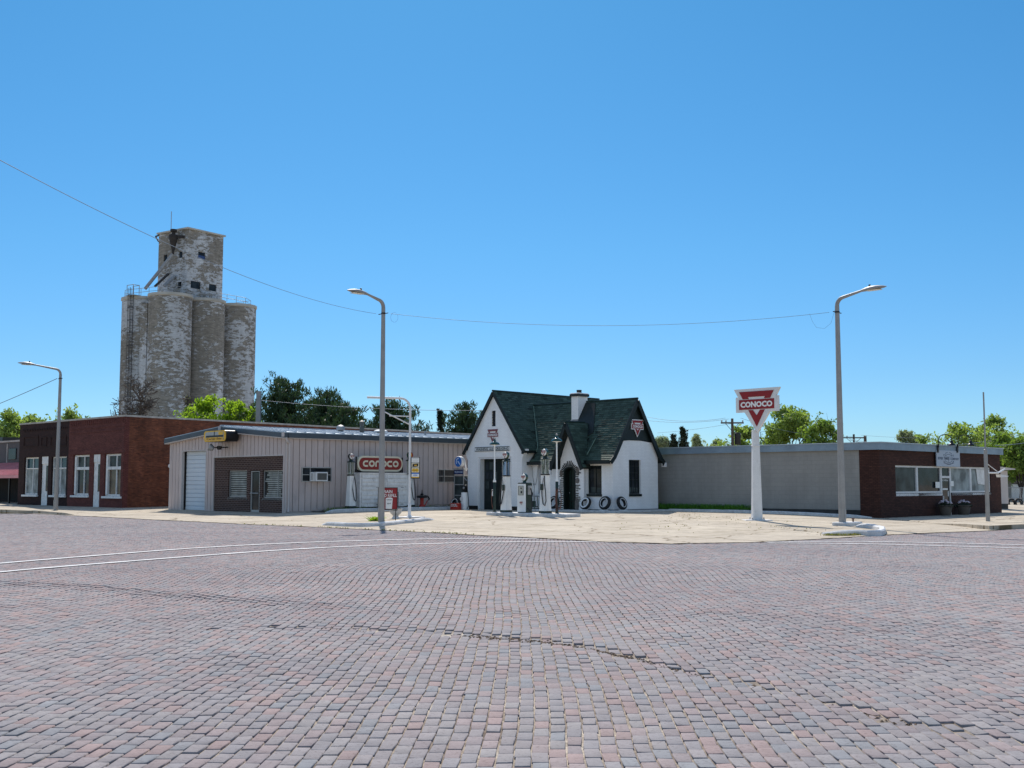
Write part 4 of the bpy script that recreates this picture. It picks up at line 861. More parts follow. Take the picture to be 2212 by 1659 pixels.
# black gable board with trim, windows
m = MB(); m.prism([(OC-1.40, W_(3.802)), (OC+1.40, W_(3.802)), (OC+.0, RZ-.16)], -.03, .05, 0, SIDE); m.build('gable_board', BGREEN, hs_)
for rr_, M_, lab in ((rw, None, 'dark green window beside the arched door'), (rg, SIDE, 'tall dark green window under the black gable')):
    f = window(hs_, rr_, .10, BGREEN, GLASS, (.5,) if M_ is None else (.36, .68), (.78,) if M_ is None else (.82, .62, .42), .05, .08, M=M_, label=lab, sill=.16, sillm=BGREEN, over=.02)
    x0, x1, z0, z1 = rr_; m = MB()
    m.box(x0+.12, x0+(x1-x0)*.46, .13, .14, z0+.06, z0+.34, 0, M_); m.box(x0+(x1-x0)*.55, x1-.1, .13, .14, z0+.06, z0+.32, 0, M_); m.build('display_card', GREYG, f)
m = MB(); m.box(OX0, -.04, -.035, -.001, -.3, .13); m.box(-.3, .0, -.035, -.001, -.3, .13); m.box(.001, .035, -.035, OY1, -.3, .13); m.build('plinth', BLACK, hs_)
# --- garage wing
r5 = HF.px(1032.6, 1060, GY0)[0]; GD0 = r5; GD1 = GC*2-r5+.05; GDT = HF.px(1070, 987, GY0)[1]
sl = rect(HF, cH, 488, 532, 355, 530, GY0)
sl = tuple(HF.px(*cH(x, 445), GY0)[0] for x in (489, 531))+tuple(HF.px(*cH(510, y), GY0)[1] for y in (530, 355))
m = MB(); wall(m, GX0, GX1, -.3, lambda x: gz(x)-.16, [(GD0, GD1, -.3, GDT), sl], GY0, GY0+.25, brk=(GC,))
m.box(GX1-.25, GX1, GY0+.251, GY1, -.3, GE+.1); m.box(GX0, GX0+.25, GY0+.251, GY1, -.3, GE+.1)
for sd in (0, 1):     # stepped corbels under the eaves
    for k in range(5):
        w_ = .055*(5-k); 
        if sd: m.box(GX1+.001, GX1+w_, GY0, GY0+.25, GE-.02-.1*(k+1), GE-.02-.1*k)
        else: m.box(GX0-w_, GX0-.001, GY0, GY0+.25, GE-.02-.1*(k+1), GE-.02-.1*k)
m.build('garage_wall', WBRICK, hs_)
m = MB(); m.box(GD0-.0, GD0+.12, GY0+.03, GY0+.45, 0, GDT-.0); m.box(GD1-.12, GD1, GY0+.03, GY0+.45, 0, GDT); m.box(GD0+.12, GD1-.12, GY0+.03, GY0+.45, GDT-.1, GDT-.001); m.build('door_jamb', WHITE, hs_)
gm_ = (GD0+GD1)/2
for a, b in ((GD0+.13, gm_-.01), (gm_+.01, GD1-.13)):
    m = MB(); m.box(a, b, GY0+.35, GY0+.42, 0, GDT-.11); d = m.build('garage_door', BGREEN, hs_)
    for i in range(3):
        for j in range(3):
            xa = a+.12+(b-a-.2)*i/3; za = 1.15+j*.52; m2 = MB(); m2.box(xa, xa+(b-a)/3-.13, GY0+.335, GY0+.349, za, za+.40); m2.build('pane', GLASS if (i+j) % 3 else GREYG, d)
m = MB(); m.box(sl[0]+.01, sl[1]-.01, GY0+.08, GY0+.12, sl[2], sl[3])
for k in range(6): z_ = sl[2]+(sl[3]-sl[2])*(k+.5)/6; m.prismx([(GY0+.02, z_-.04), (GY0+.07, z_+.04), (GY0+.07, z_-.01)], sl[0]+.01, sl[1]-.01)
m.build('slit_vent', BLACK, hs_)
m = MB(); m.box(GX0-.001, GD0, GY0-.035, GY0-.001, -.3, .22); m.box(GD1, GX1+.03, GY0-.035, GY0-.001, -.3, .22); m.build('garage_plinth', BLACK, hs_)
# sign over the garage doors
sg = (HF.px(1026.5, 969, GY0)[0], HF.px(1102.5, 969, GY0)[0], HF.px(1066, 974.8, GY0)[1], HF.px(1066, 964.6, GY0)[1])
ws = thing('greasing_sign', 'long white board lettered washing and greasing over the garage doors', 'sign', loc=HF.M @ Vector(((sg[0]+sg[1])/2, GY0-.05, sg[2])), rot=FR); w_, h_ = sg[1]-sg[0], sg[3]-sg[2]
m = MB(); m.box(-w_/2, w_/2, 0, .045, 0, h_); m.build('board', WHITE, ws); m = MB(); m.ribbon([(-w_/2+.03, .03), (w_/2-.03, .03), (w_/2-.03, h_-.03), (-w_/2+.03, h_-.03)], .035, -.006, -.001, closed=True); m.build('border', DGREEN, ws)
m = MB(); put_text(m, 'WASHING', -w_*.46, -w_*.11, h_*.25, h_*.75, -.004, .03); put_text(m, 'AND', -w_*.075, w_*.055, h_*.27, h_*.66, -.004, .03); put_text(m, 'GREASING', w_*.09, w_*.465, h_*.25, h_*.75, -.004, .03); m.build('lettering', DGREEN, ws)
# --- roofs
mb = MB(); tone = []
inG = lambda x, y, z: (x < -5.30 and z < gz(x)-.02 and y > GY0-.3)
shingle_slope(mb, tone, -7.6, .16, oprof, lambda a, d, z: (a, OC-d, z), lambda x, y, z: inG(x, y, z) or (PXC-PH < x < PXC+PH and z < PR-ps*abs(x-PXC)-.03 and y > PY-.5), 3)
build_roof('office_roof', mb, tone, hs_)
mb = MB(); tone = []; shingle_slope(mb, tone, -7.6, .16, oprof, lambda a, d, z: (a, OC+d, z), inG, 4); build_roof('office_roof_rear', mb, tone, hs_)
gprof = [(0, GR), (GH+.08, GE-gs*.08)]
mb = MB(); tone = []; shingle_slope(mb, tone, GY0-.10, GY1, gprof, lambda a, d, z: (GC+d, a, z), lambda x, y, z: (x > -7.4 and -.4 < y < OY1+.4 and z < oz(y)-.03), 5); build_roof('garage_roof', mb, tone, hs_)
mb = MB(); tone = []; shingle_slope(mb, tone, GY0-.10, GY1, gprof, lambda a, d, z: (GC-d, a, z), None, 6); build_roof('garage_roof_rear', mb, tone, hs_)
pprof = [(0, PR), (PH*1.12, PR-ps*PH*1.12)]
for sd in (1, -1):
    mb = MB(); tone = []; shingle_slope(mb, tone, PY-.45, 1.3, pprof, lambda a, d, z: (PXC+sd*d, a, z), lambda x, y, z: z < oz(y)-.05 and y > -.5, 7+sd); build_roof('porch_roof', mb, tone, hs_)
# decks, bargeboards, ridges
def deck(mb, prof, P0, th=.09):
    for (d0, z0), (d1, z1) in zip(prof, prof[1:]):
        for sg_ in (1, -1): yield [(sg_*d0, z0-.006), (sg_*d1, z1-.006), (sg_*d1, z1-th), (sg_*d0, z0-th)]
def deckx(m, pl):
    P_ = [(OC+p[0], p[1]) for p in pl]
    if min(p[0] for p in pl) < -1.7: m.prismx(P_, -5.5, PXC-PH*1.05); m.prismx(P_, PXC+PH*1.05, .145)
    else: m.prismx(P_, -5.5, .145)
m = MB()
for pl in deck(m, oprof, None): m.prism([(OC+p[0], p[1]) for p in pl], 7.5 if False else -.29, 7.3, 0, Matrix(((0,-1,0,0),(1,0,0,0),(0,0,1,0),(0,0,0,1)))) if False else deckx(m, pl)
m.prismx([(OC, RZ-.006), (OC-1.5, oz(OC-1.5)-.006), (OC-1.5, oz(OC-1.5)-.09), (OC, RZ-.09)], -6.6, -5.501)
for sg_ in (1, -1): m.prism([(GC, GR-.006), (GC+sg_*(GH+.1), GE-gs*.1-.006), (GC+sg_*(GH+.1), GE-gs*.1-.1), (GC, GR-.1)], GY0-.09, GY1)
for sg_ in (1, -1): m.prism([(PXC, PR-.006), (PXC+sg_*PH*1.1, PR-ps*PH*1.1-.006), (PXC+sg_*PH*1.1, PR-ps*PH*1.1-.1), (PXC, PR-.12)], PY-.43, .4)
m.build('roof_deck', BGREEN, hs_)
def off(pts, w): return pts
m = MB()
for sg_ in (-1, 1):     # office gable end rakes
    P_ = [(OC+sg_*d, z-.10) for d, z in oprof]; m.ribbon(P_, .22, -.205, -.15, 0, SIDE)
    P_ = [(GC, GR-.07), (GC+sg_*(GH+.12), GE-gs*.12-.07)]; m.ribbon(P_, .16, GY0-.145, GY0-.105)
    P_ = [(PXC, PR-.09), (PXC+sg_*PH*1.12, PR-ps*PH*1.12-.09)]; m.ribbon(P_, .2, PY-.52, PY-.455)
m.box(-5.6, PXC-PH*1.1, OC-2.22, OC-2.165, oprof[-1][1]-.17, oprof[-1][1]+.0); m.box(PXC+PH*1.1, .14, OC-2.22, OC-2.165, oprof[-1][1]-.17, oprof[-1][1]+.0)
m.box(GX1+.06, GX1+.14, GY0-.09, -.4, GE-.16-.13, GE-.16)
m.build('bargeboard', BGREEN, hs_)
m = MB(); m.tube([(-7.4, OC, RZ+.03), (.19, OC, RZ+.03)], .055, 6); m.tube([(GC, GY0-.14, GR+.03), (GC, GY1, GR+.03)], .055, 6); m.tube([(PXC, PY-.52, PR+.03), (PXC, .75, PR+.03)], .05, 6); m.build('ridge_cap', DGREEN, hs_)
m = MB(); dv = (RZ-GE)/1.6; xg = GC+(GR-RZ)/gs
m.tube([(xg, OC, RZ+.03), (GX1+.2, .27, oz(.27)+.05), (GX1+.25, .1, oz(.1)+.06)], .028, 5); m.tube([(-1.52, -.2, oz(-.1)+.1), (-1.53, .5, oz(.5)+.06)], .02, 5); m.build('valley_flashing', paint('pale_green_flashing', (.16, .24, .18), .5), hs_)
# tar cricket behind the chimney and porch
def onr(x, y, h=.06): n_ = math.hypot(1.58, 1); return (x, y-h*1.58/n_, oz(y)+h/n_)
P_ = [onr(-3.32, OC-.05), onr(-2.6, OC-.05), onr(-1.84, .72), onr(-2.35, .55), onr(-3.45, 1.02), onr(-3.75, 1.15)]
m = MB(); m.add(P_+[(p[0], p[1]+.05, p[2]-.1) for p in P_], [(0, 1, 2, 3, 4, 5)][:1]+[(i, (i+1) % 6, (i+1) % 6+6, i+6) for i in range(6)]); m.build('tar_cricket', BGREEN, hs_)
cz = W_(6.22); m = MB(); m.box(-3.78, -3.30, 1.15, 1.90, oz(1.15)-.3, cz); m.bbox(-3.83, -3.25, 1.10, 1.95, cz+.14, cz+.19, .02); c_ = m.build('chimney', WBRICK, hs_)
m = MB(); m.bbox(-3.86, -3.22, 1.07, 1.98, cz+.001, cz+.139, .02); m.build('chimney_cap', BLACK, c_); m = MB(); m.lathe([(.13, cz+.18), (.14, cz+.34), (.15, cz+.36), (.11, cz+.36)], 12, 0, None, (-3.54, 1.5)); m.build('chimney_pot', BLACK, c_)
m = MB(); m.box(-3.81, -3.27, 1.10, 1.13, oz(1.15)-.05, oz(1.15)+.08); m.build('chimney_flashing', STEEL, c_)
for (x, y, z) in ((.10, OC+2.24, oprof[-1][1]-.16), (PXC-PH*1.12-.02, PY-.50, PR-ps*PH*1.12-.22)):
    m = MB(); m.bbox(x-.12, x+.12, y-.08, y+.08, z-.12, z+.1, .01); e_ = m.build('eave_lamp_box', WHITE, hs_); m = MB(); m.box(x-.03, x+.03, y-.09, y-.081, z-.07, z+.05); m.build('slot', BLACK, e_)
# conduits and hose reel pipework on the office wall
m = MB(); xx = HF.px(2062*.553, 1050)[0]
cx1 = HF.px(*cH(1020, 1100))[0]; cx2 = HF.px(*cH(1042, 1100))[0]; m.tube([(cx1, -.04, 2.5), (cx1, -.04, .9)], .02, 6); m.tube([(cx2, -.05, 2.4), (cx2, -.05, .7)], .035, 6); m.tube([(cx1-.5+.45*i/8, -.05, 2.35-1.0*math.sin(PI*i/8)**.7) for i in range(9)], .014, 5); m.bbox(cx2-.05, cx2+.1, -.1, -.02, 2.25, 2.42, .01); m.build('conduit', GALV, hs_)
# triangle signs
def conoco(par, w, y, ext=0.02, text=True, red=RED, white=WHITE, back=.05, cz=0.0, outline=BLACK, slim=1.0, txt='CONOCO', edge=.02):
    """inverted triangle with a lettered bar, drawn round x=0, top edge at z=cz+h/2"""
    h = w*.86*slim; top = cz+h*.5; bot = cz-h*.5; bz0, bz1 = top-h*.54, top-h*.26; bw = w*.50
    o = w*.055
    if white is not None:
        m = MB(); m.prism([(-w/2-o*1.3, top+o), (w/2+o*1.3, top+o), (w*.40+o, bz1+o), (bw+o, bz1+o), (bw+o, bz0-o), (w*.22+o, bz0-o), (0, bot-o*1.6), (-w*.22-o, bz0-o), (-bw-o, bz0-o), (-bw-o, bz1+o), (-w*.40-o, bz1+o)], y, y+back); m.build('sign_panel', white, par)
    m = MB(); t = w*.125; y0 = y-ext
    X = lambda z: (z-bot)/(top-bot)*w/2
    m.prism([(-w/2, top), (w/2, top), (X(top-t), top-t), (-X(top-t), top-t)], y0, y-.001)
    zz = bz1+w*.02
    for sg_ in (1, -1): m.prism([(sg_*X(top-t-.001), top-t-.001), (sg_*X(zz), zz), (sg_*(X(zz)-t*1.05), zz), (sg_*(X(top-t-.001)-t*1.05), top-t-.001)], y0, y-.001)
    zz = bz0-w*.02; zi = bot+t*2.1
    for sg_ in (1, -1): m.prism([(sg_*X(zz), zz), (0, bot), (0, zi), (sg_*max(.0, X(zz)-t*1.05), zz)], y0, y-.001)
    m.box(-bw, bw, y0, y-.001, bz0, bz1)
    m.build('red_emblem', red, par)
    if text: m = MB(); put_text(m, txt, -bw*.9, bw*.9, bz0+(bz1-bz0)*.18, bz0+(bz1-bz0)*.82, y0-.004, .045); m.build('lettering', WPLAIN, par)
a0, b0 = cG(890, 460); a1, b1 = cG(1025, 640); xa = HG.px(a0, (b0+b1)/2)[0]; xb = HG.px(a1, (b0+b1)/2)[0]; zt0 = HG.px((a0+a1)/2, b0)[1]; zb0 = HG.px((a0+a1)/2, b1)[1]
gsn = thing('gable_sign', 'red and white triangle brand sign on the black gable board', 'sign', loc=HF.M @ Vector((.06, (xa+xb)/2, (zt0+zb0)/2)), rot=FL); conoco(gsn, (xb-xa)*.9, -.03, .015, back=.04, slim=(zt0-zb0)/((xb-xa)*.9*.86)*.93)
xa = HF.px(*cH(443, 620), GY0)[0]; xb = HF.px(*cH(563, 620), GY0)[0]; zt0 = HF.px(*cH(503, 562), GY0)[1]; zb0 = HF.px(*cH(503, 722), GY0)[1]
psn = thing('faded_wall_sign', 'faded purplish triangle brand sign on the white garage gable', 'sign', loc=HF.M @ Vector(((xa+xb)/2, GY0-.02, (zt0+zb0)/2)), rot=FR); conoco(psn, (xb-xa)*.97, -.0, .006, back=.015, white=None, red=FADED, slim=(zt0-zb0)/((xb-xa)*.97*.86)*.98)
# pavement ledge round the office, painted white on its street faces
def kerb_line(name, label, pts, w, h, mat=KERB, lot=True, cat='kerb', sink=.1, group=None, seg=1.3, rr=.03):
    """painted kerb in slightly uneven cast lengths, pts are (x,y) in the world"""
    P = [Vector((p[0], p[1])) for p in pts]; base = P[0]; r = random.Random(int(P[0].x*10)); zb = zl(*st(base.x, base.y))
    o = thing(name, label, cat, loc=(base.x, base.y, zb), group=group); Q = []
    for a, b in zip(P, P[1:]):
        n_ = max(1, round((b-a).length/.45)); Q += [a.lerp(b, i/n_) for i in range(n_)]
    Q.append(P[-1]); rings = []
    for i, p in enumerate(Q):
        d = (Q[min(i+1, len(Q)-1)]-Q[max(i-1, 0)]).normalized(); nn_ = Vector((-d.y, d.x)); z = zl(*st(p.x, p.y))-zb
        e = min(1, .35+.65*min(i, len(Q)-1-i)/1.2) if h > .05 else 1; hh = h*e+r.uniform(-.008, .008); j = nn_*r.uniform(-.012, .012); q = p+j-base
        prof = [(-w/2, -sink), (-w/2+.015, hh-rr), (-w/2+rr+.015, hh), (w/2-rr, hh), (w/2, hh-rr), (w/2+.01, -sink)]
        rings.append([(q.x+nn_.x*a_, q.y+nn_.y*a_, z+b_) for a_, b_ in prof][::-1])
    m = MB(); m.loft(rings); m.build('kerb_stone', mat, o); return o
def stp(s, t): return xy(s, t)
lg = thing('station_ledge', 'low white painted concrete ledge round the foot of the cottage office', 'ledge', HF)
m = MB(); m.prism([(-5.6, -.25), (.75, -.25), (.75, .10), (-5.6, .10)], -.85, -.04); m.prism([(.04, -.25), (.75, -.25), (.75, .10), (.04, .10)], -.039, OY1+.2); m.build('slab', KERB, lg)
# ================================================================ planting bed along the metal wall
bed = thing('planting_bed', 'raised dark soil bed behind the white kerb along the metal wall', 'planting bed', loc=(*xy(34.2, 47.9), zl(34.2, 47.9)), rot=FL)
m = MB(); V = []; r = random.Random(5)
nx_, ny_ = 60, 5
for j in range(ny_):
    for i in range(nx_): a = i/(nx_-1)*12.2; V.append((a, -.55+j*.36, .18*sm(a/2.2)+.02+r.uniform(-.025, .03)+(-.06 if j == 0 else 0)))
F_ = [(j*nx_+i, j*nx_+i+1, (j+1)*nx_+i+1, (j+1)*nx_+i) for j in range(ny_-1) for i in range(nx_-1)]; m.add(V, F_); m.build('soil', SOIL, bed)
KP = [ground_hit(*p, dz=.02) for p in ((655, 1106.2), (691, 1104.5), (811, 1101), (891, 1098.5), (971, 1096))]
s0_ = [st(p.x, p.y) for p in KP]
kerb_line('bed_kerb', 'long white painted kerb edging the soil bed by the metal wall', [stp(34.0, 47.1), stp(35.2, 47.15), stp(38, 47.25), stp(42, 47.3), stp(45.4, 47.3)], .2, .17)
KG = kerb_line('side_kerb', 'white painted kerb running along the foot of the grey block wall', [stp(47.75, 36.6), stp(47.75, 33), stp(47.7, 29), stp(47.7, 26.6), stp(47.9, 25.8), stp(48.3, 25.3)], .22, .14)
GA = Matrix.Translation((0, 0, 0))
def blades(name, label, cat, pts, n, h, spread, mat, seed=1, w=.02, flop=.4, kind='stuff', group=None):
    r = random.Random(seed); m = MB(); b0 = pts[0]
    for i in range(n):
        k = r.random()*(len(pts)-1) if len(pts) > 1 else 0; a = pts[int(k)]; b = pts[min(int(k)+1, len(pts)-1)]; f = k-int(k)
        x = a[0]+(b[0]-a[0])*f+r.gauss(0, spread); y = a[1]+(b[1]-a[1])*f+r.gauss(0, spread); z = zl(*st(x, y))
        hh = h*r.uniform(.4, 1.1); dx, dy = r.gauss(0, flop)*hh, r.gauss(0, flop)*hh; t = r.uniform(0, PI); wx_, wy_ = math.cos(t)*w, math.sin(t)*w
        m.add([(x-wx_, y-wy_, z), (x+wx_, y+wy_, z), (x+dx*.5+wx_*.7, y+dy*.5+wy_*.7, z+hh*.6), (x+dx*.5-wx_*.7, y+dy*.5-wy_*.7, z+hh*.6), (x+dx, y+dy, z+hh*.9)], [(0, 1, 2, 3), (3, 2, 4)])
    o = m.build(name, mat); tag(o, label, cat, group, kind); return o
blades('grass', 'bright green grass strip at the foot of the grey wall', 'grass', [stp(48.2, 37.5), stp(48.15, 34.5), stp(48.1, 31.8)], 3200, .46, .14, LF_GRASS, 3)
blades('weeds', 'sparse dry weeds along the street edge of the forecourt', 'weeds', [(p.x, p.y+.12) for p in EP[5:10]], 150, .06, .10, LF_WEED, 4)
blades('weeds', 'weedy tufts in front of the right-hand street kerb', 'weeds', [tuple(ground_hit(*cP(x, y))[:2]) for x, y in ((370, 1610), (520, 1612), (700, 1608), (860, 1600))], 420, .10, .07, LF_WEED, 5)
blades('weeds', 'weeds growing out of forecourt cracks', 'weeds', [stp(30, 24), stp(36, 26), stp(43, 31), stp(38, 24), stp(34, 21)], 160, .06, .9, LF_WEED, 9)
blades('weeds', 'dark weeds on the soil bed', 'weeds', [stp(34.6, 47.7), stp(37, 47.8), stp(45, 47.9)], 500, .3, .16, LF_DEEP, 6)
# leafy weed behind the left street light
wp = ground_hit(*cD(700, 985)); blades('dock_weed', 'clump of yellow-green leaves beside the base of the tall street light', 'weed', [(wp.x-.1, wp.y), (wp.x+.25, wp.y)], 150, .24, .09, LF_BRIGHT, 8, .03, 1.0, kind='thing')
# ================================================================ kerb pieces at the street
KP = [ground_hit(*cD(x, y)) for x, y in ((-540, 1085), (0, 1120), (420, 1130), (870, 1110), (1400, 1050), (1800, 1005), (2130, 960))]
kerb_line('street_kerb', 'worn white painted kerb in front of the tall street light', [(p.x, p.y) for p in KP], .26, .15, rr=.05)
KP = [ground_hit(*cP(x, y)) for x, y in ((345, 1590), (560, 1598), (850, 1608), (985, 1606), (1035, 1588), (1030, 1560), (960, 1540), (860, 1520), (745, 1508))]
kerb_line('street_kerb', 'rounded white painted kerb island round the right-hand street light', [(p.x, p.y) for p in KP], .2, .17, rr=.04)
KP = [ground_hit(*cP(x, y)) for x, y in ((15, 1550), (160, 1562), (340, 1585))]
kerb_line('sunken_kerb', 'thin broken grey kerb stub left of the rounded kerb island', [(p.x, p.y) for p in KP], .16, .05, mat=CONC)
# ================================================================ street lights
def street_light(u, v, vtop, arm_dir, arm_u, arm_v, label, pw=.24, L=1.05):
    P = ground_hit(u, v); s_, t_ = st(P.x, P.y); fr = Frame(P.x, P.y, P.z, FR if arm_dir == 'L' else FL)
    H = (EYE+(HZ-vtop)*P.y/F*1.0)-P.z; H = at_Y(u, vtop, P.y).z-P.z
    o = thing('street_light', label, 'street light', fr, group='grey cobra-head street lights')
    ang = PI/4
    def ring(z, w): return [(w/2*math.cos(a)*1.08, w/2*math.sin(a)*1.08, z) for a in [PI/8+PI/4*k for k in range(8)]]
    m = MB(); m.loft([ring(-.1, pw), ring(0, pw), ring(H*.5, pw*.8), ring(H-.35, pw*.62)]); m.build('pole', GALV, o)
    # the arm leaves toward the street: local -y
    rise = .16; m = MB(); w = pw*.31
    pts = [(0, 0, H-.35)]+[(0, -.30*(1-math.cos(a)), H-.35+.30*math.sin(a)) for a in (.3, .6, .9, 1.2, 1.45)]+[(0, -L, H-.05+rise)]
    m.tube(pts, [w, w, w*.97, w*.94, w*.9, w*.85, w*.55], 10); m.build('arm', GALV, o, smooth=True)
    hz = H-.05+rise; m = MB(); P2 = []
    for (yy, ww, zt_, zb_) in ((-L+.05, .05, .04, -.05), (-L-.12, .12, .08, -.05), (-L-.35, .17, .12, -.06), (-L-.6, .17, .11, -.05), (-L-.85, .10, .06, -.02), (-L-.97, .02, .02, .0)):
        P2.append([(ww*math.cos(a), yy, hz+rise*.12*((-yy)-L)*2+(zt_ if math.sin(a) > 0 else -zb_)*math.sin(a)) for a in [2*PI*k/12 for k in range(12)]])
    m.loft(P2[::-1]); h = m.build('lamp_head', GALV, o, smooth=True)
    m = MB(); m.prism([(-.12, 0), (.12, 0), (.12, .015), (-.12, .015)], -L-.75, -L-.2, 0, Matrix.Translation((0, 0, hz-.045))); m.build('lens', CREAM, h)
    m = MB(); m.lathe([(.04, 0), (.04, .07), (0, .08)], 8, 0, Matrix.Translation((0, -L-.3, hz+.12))); m.build('photocell', BLACK, h)
    m = MB(); m.lathe([(pw*.36, 0), (pw*.38, .03), (pw*.36, .06)], 10, 0, Matrix.Translation((0, 0, H-.62))); m.tube([(.1, .0, H-.6), (.3, 0, H-.6)], .02, 5); m.tube([(-.1, .0, H-.6), (-.3, 0, H-.6)], .02, 5); m.build('wire_clamp', BLACK, o)
    m = MB(); m.box(-.05, .05, -pw*.56, -pw*.50, .25, .62); m.build('access_cover', STEEL, o)
    return fr, H
LA, HA = street_light(*cD(880, 1032), 646, 'L', 0, 0, 'tall grey street light beside the drain and refill sign', .25, .85)
LB, HB = street_light(1820, 1136, 641, 'R', 0, 0, 'tall grey street light at the rounded kerb island', .25)
LC, HC = street_light(120.5, 1103, 796, 'L', 0, 0, 'street light in front of the dark brick shopfront', .24, 1.55)
P = LB.o; fb = thing('light_base', 'white painted concrete block at the foot of the right-hand street light', 'base block', LB)
m = MB(); m.bbox(-.35, 1.0, -.3, .25, -.05, .14, .03); m.build('block', KERB, fb); m = MB(); m.lathe([(.03, .14), (.03, .24), (.07, .26), (.07, .28), (0, .28)], 8, 0, None, (.62, -.1)); m.build('bolt', RUST, fb)
# ================================================================ wires
def wire(label, a, b, sag, r=.012, n=24, name='overhead_wire', mat=WIRE):
    a, b = Vector(a), Vector(b); m = MB(); P_ = [a.lerp(b, i/n)-Vector((0, 0, 4*sag*(i/n)*(1-i/n))) for i in range(n+1)]
    m.tube([p-a for p in P_], r, 5); o = m.build(name, mat); o.location = a; tag(o, label, 'wire'); return o
tA = LA.M @ Vector((0, 0, HA-.6)); tB = LB.M @ Vector((0, 0, HB-.6)); tC = LC.M @ Vector((0, 0, HC-.6))
wire('sagging wire strung between the two tall street lights', tA+Vector((.3, 0, 0)), tB-Vector((.3, 0, 0)), .50, .0075)
wire('wire rising from the tall street light to the upper left, across the grain elevator', tA-Vector((.3, 0, 0)), (-11.0, 14.0, 8.25), .8, .0075, 60)
wire('wire running off from the street light by the dark shopfront', tC-Vector((.2, 0, 0)), at_Y(-260, 962, 95), .3, .02)
m = MB(); c = tA+Vector((.45, 0, -.15)); m.tube([(.15*math.cos(a), 0, .2*math.sin(a)) for a in [2*PI*i/14+1 for i in range(14)]], .004, 4); o = m.build('wire_loop', WIRE); o.location = c; tag(o, 'small coil of slack cable hanging beside the tall street light', 'cable')
m = MB(); c = tB+Vector((-.2, 0, .0)); m.tube([(.12, 0, .1), (.05, 0, -.1), (-.05, 0, -.42), (-.3, 0, -.62), (-.6, 0, -.58), (-.75, 0, -.35), (-.85, 0, -.05)], .004, 4); o = m.build('wire_loop', WIRE); o.location = c; tag(o, 'drooping cable loop at the top of the right-hand street light', 'cable')
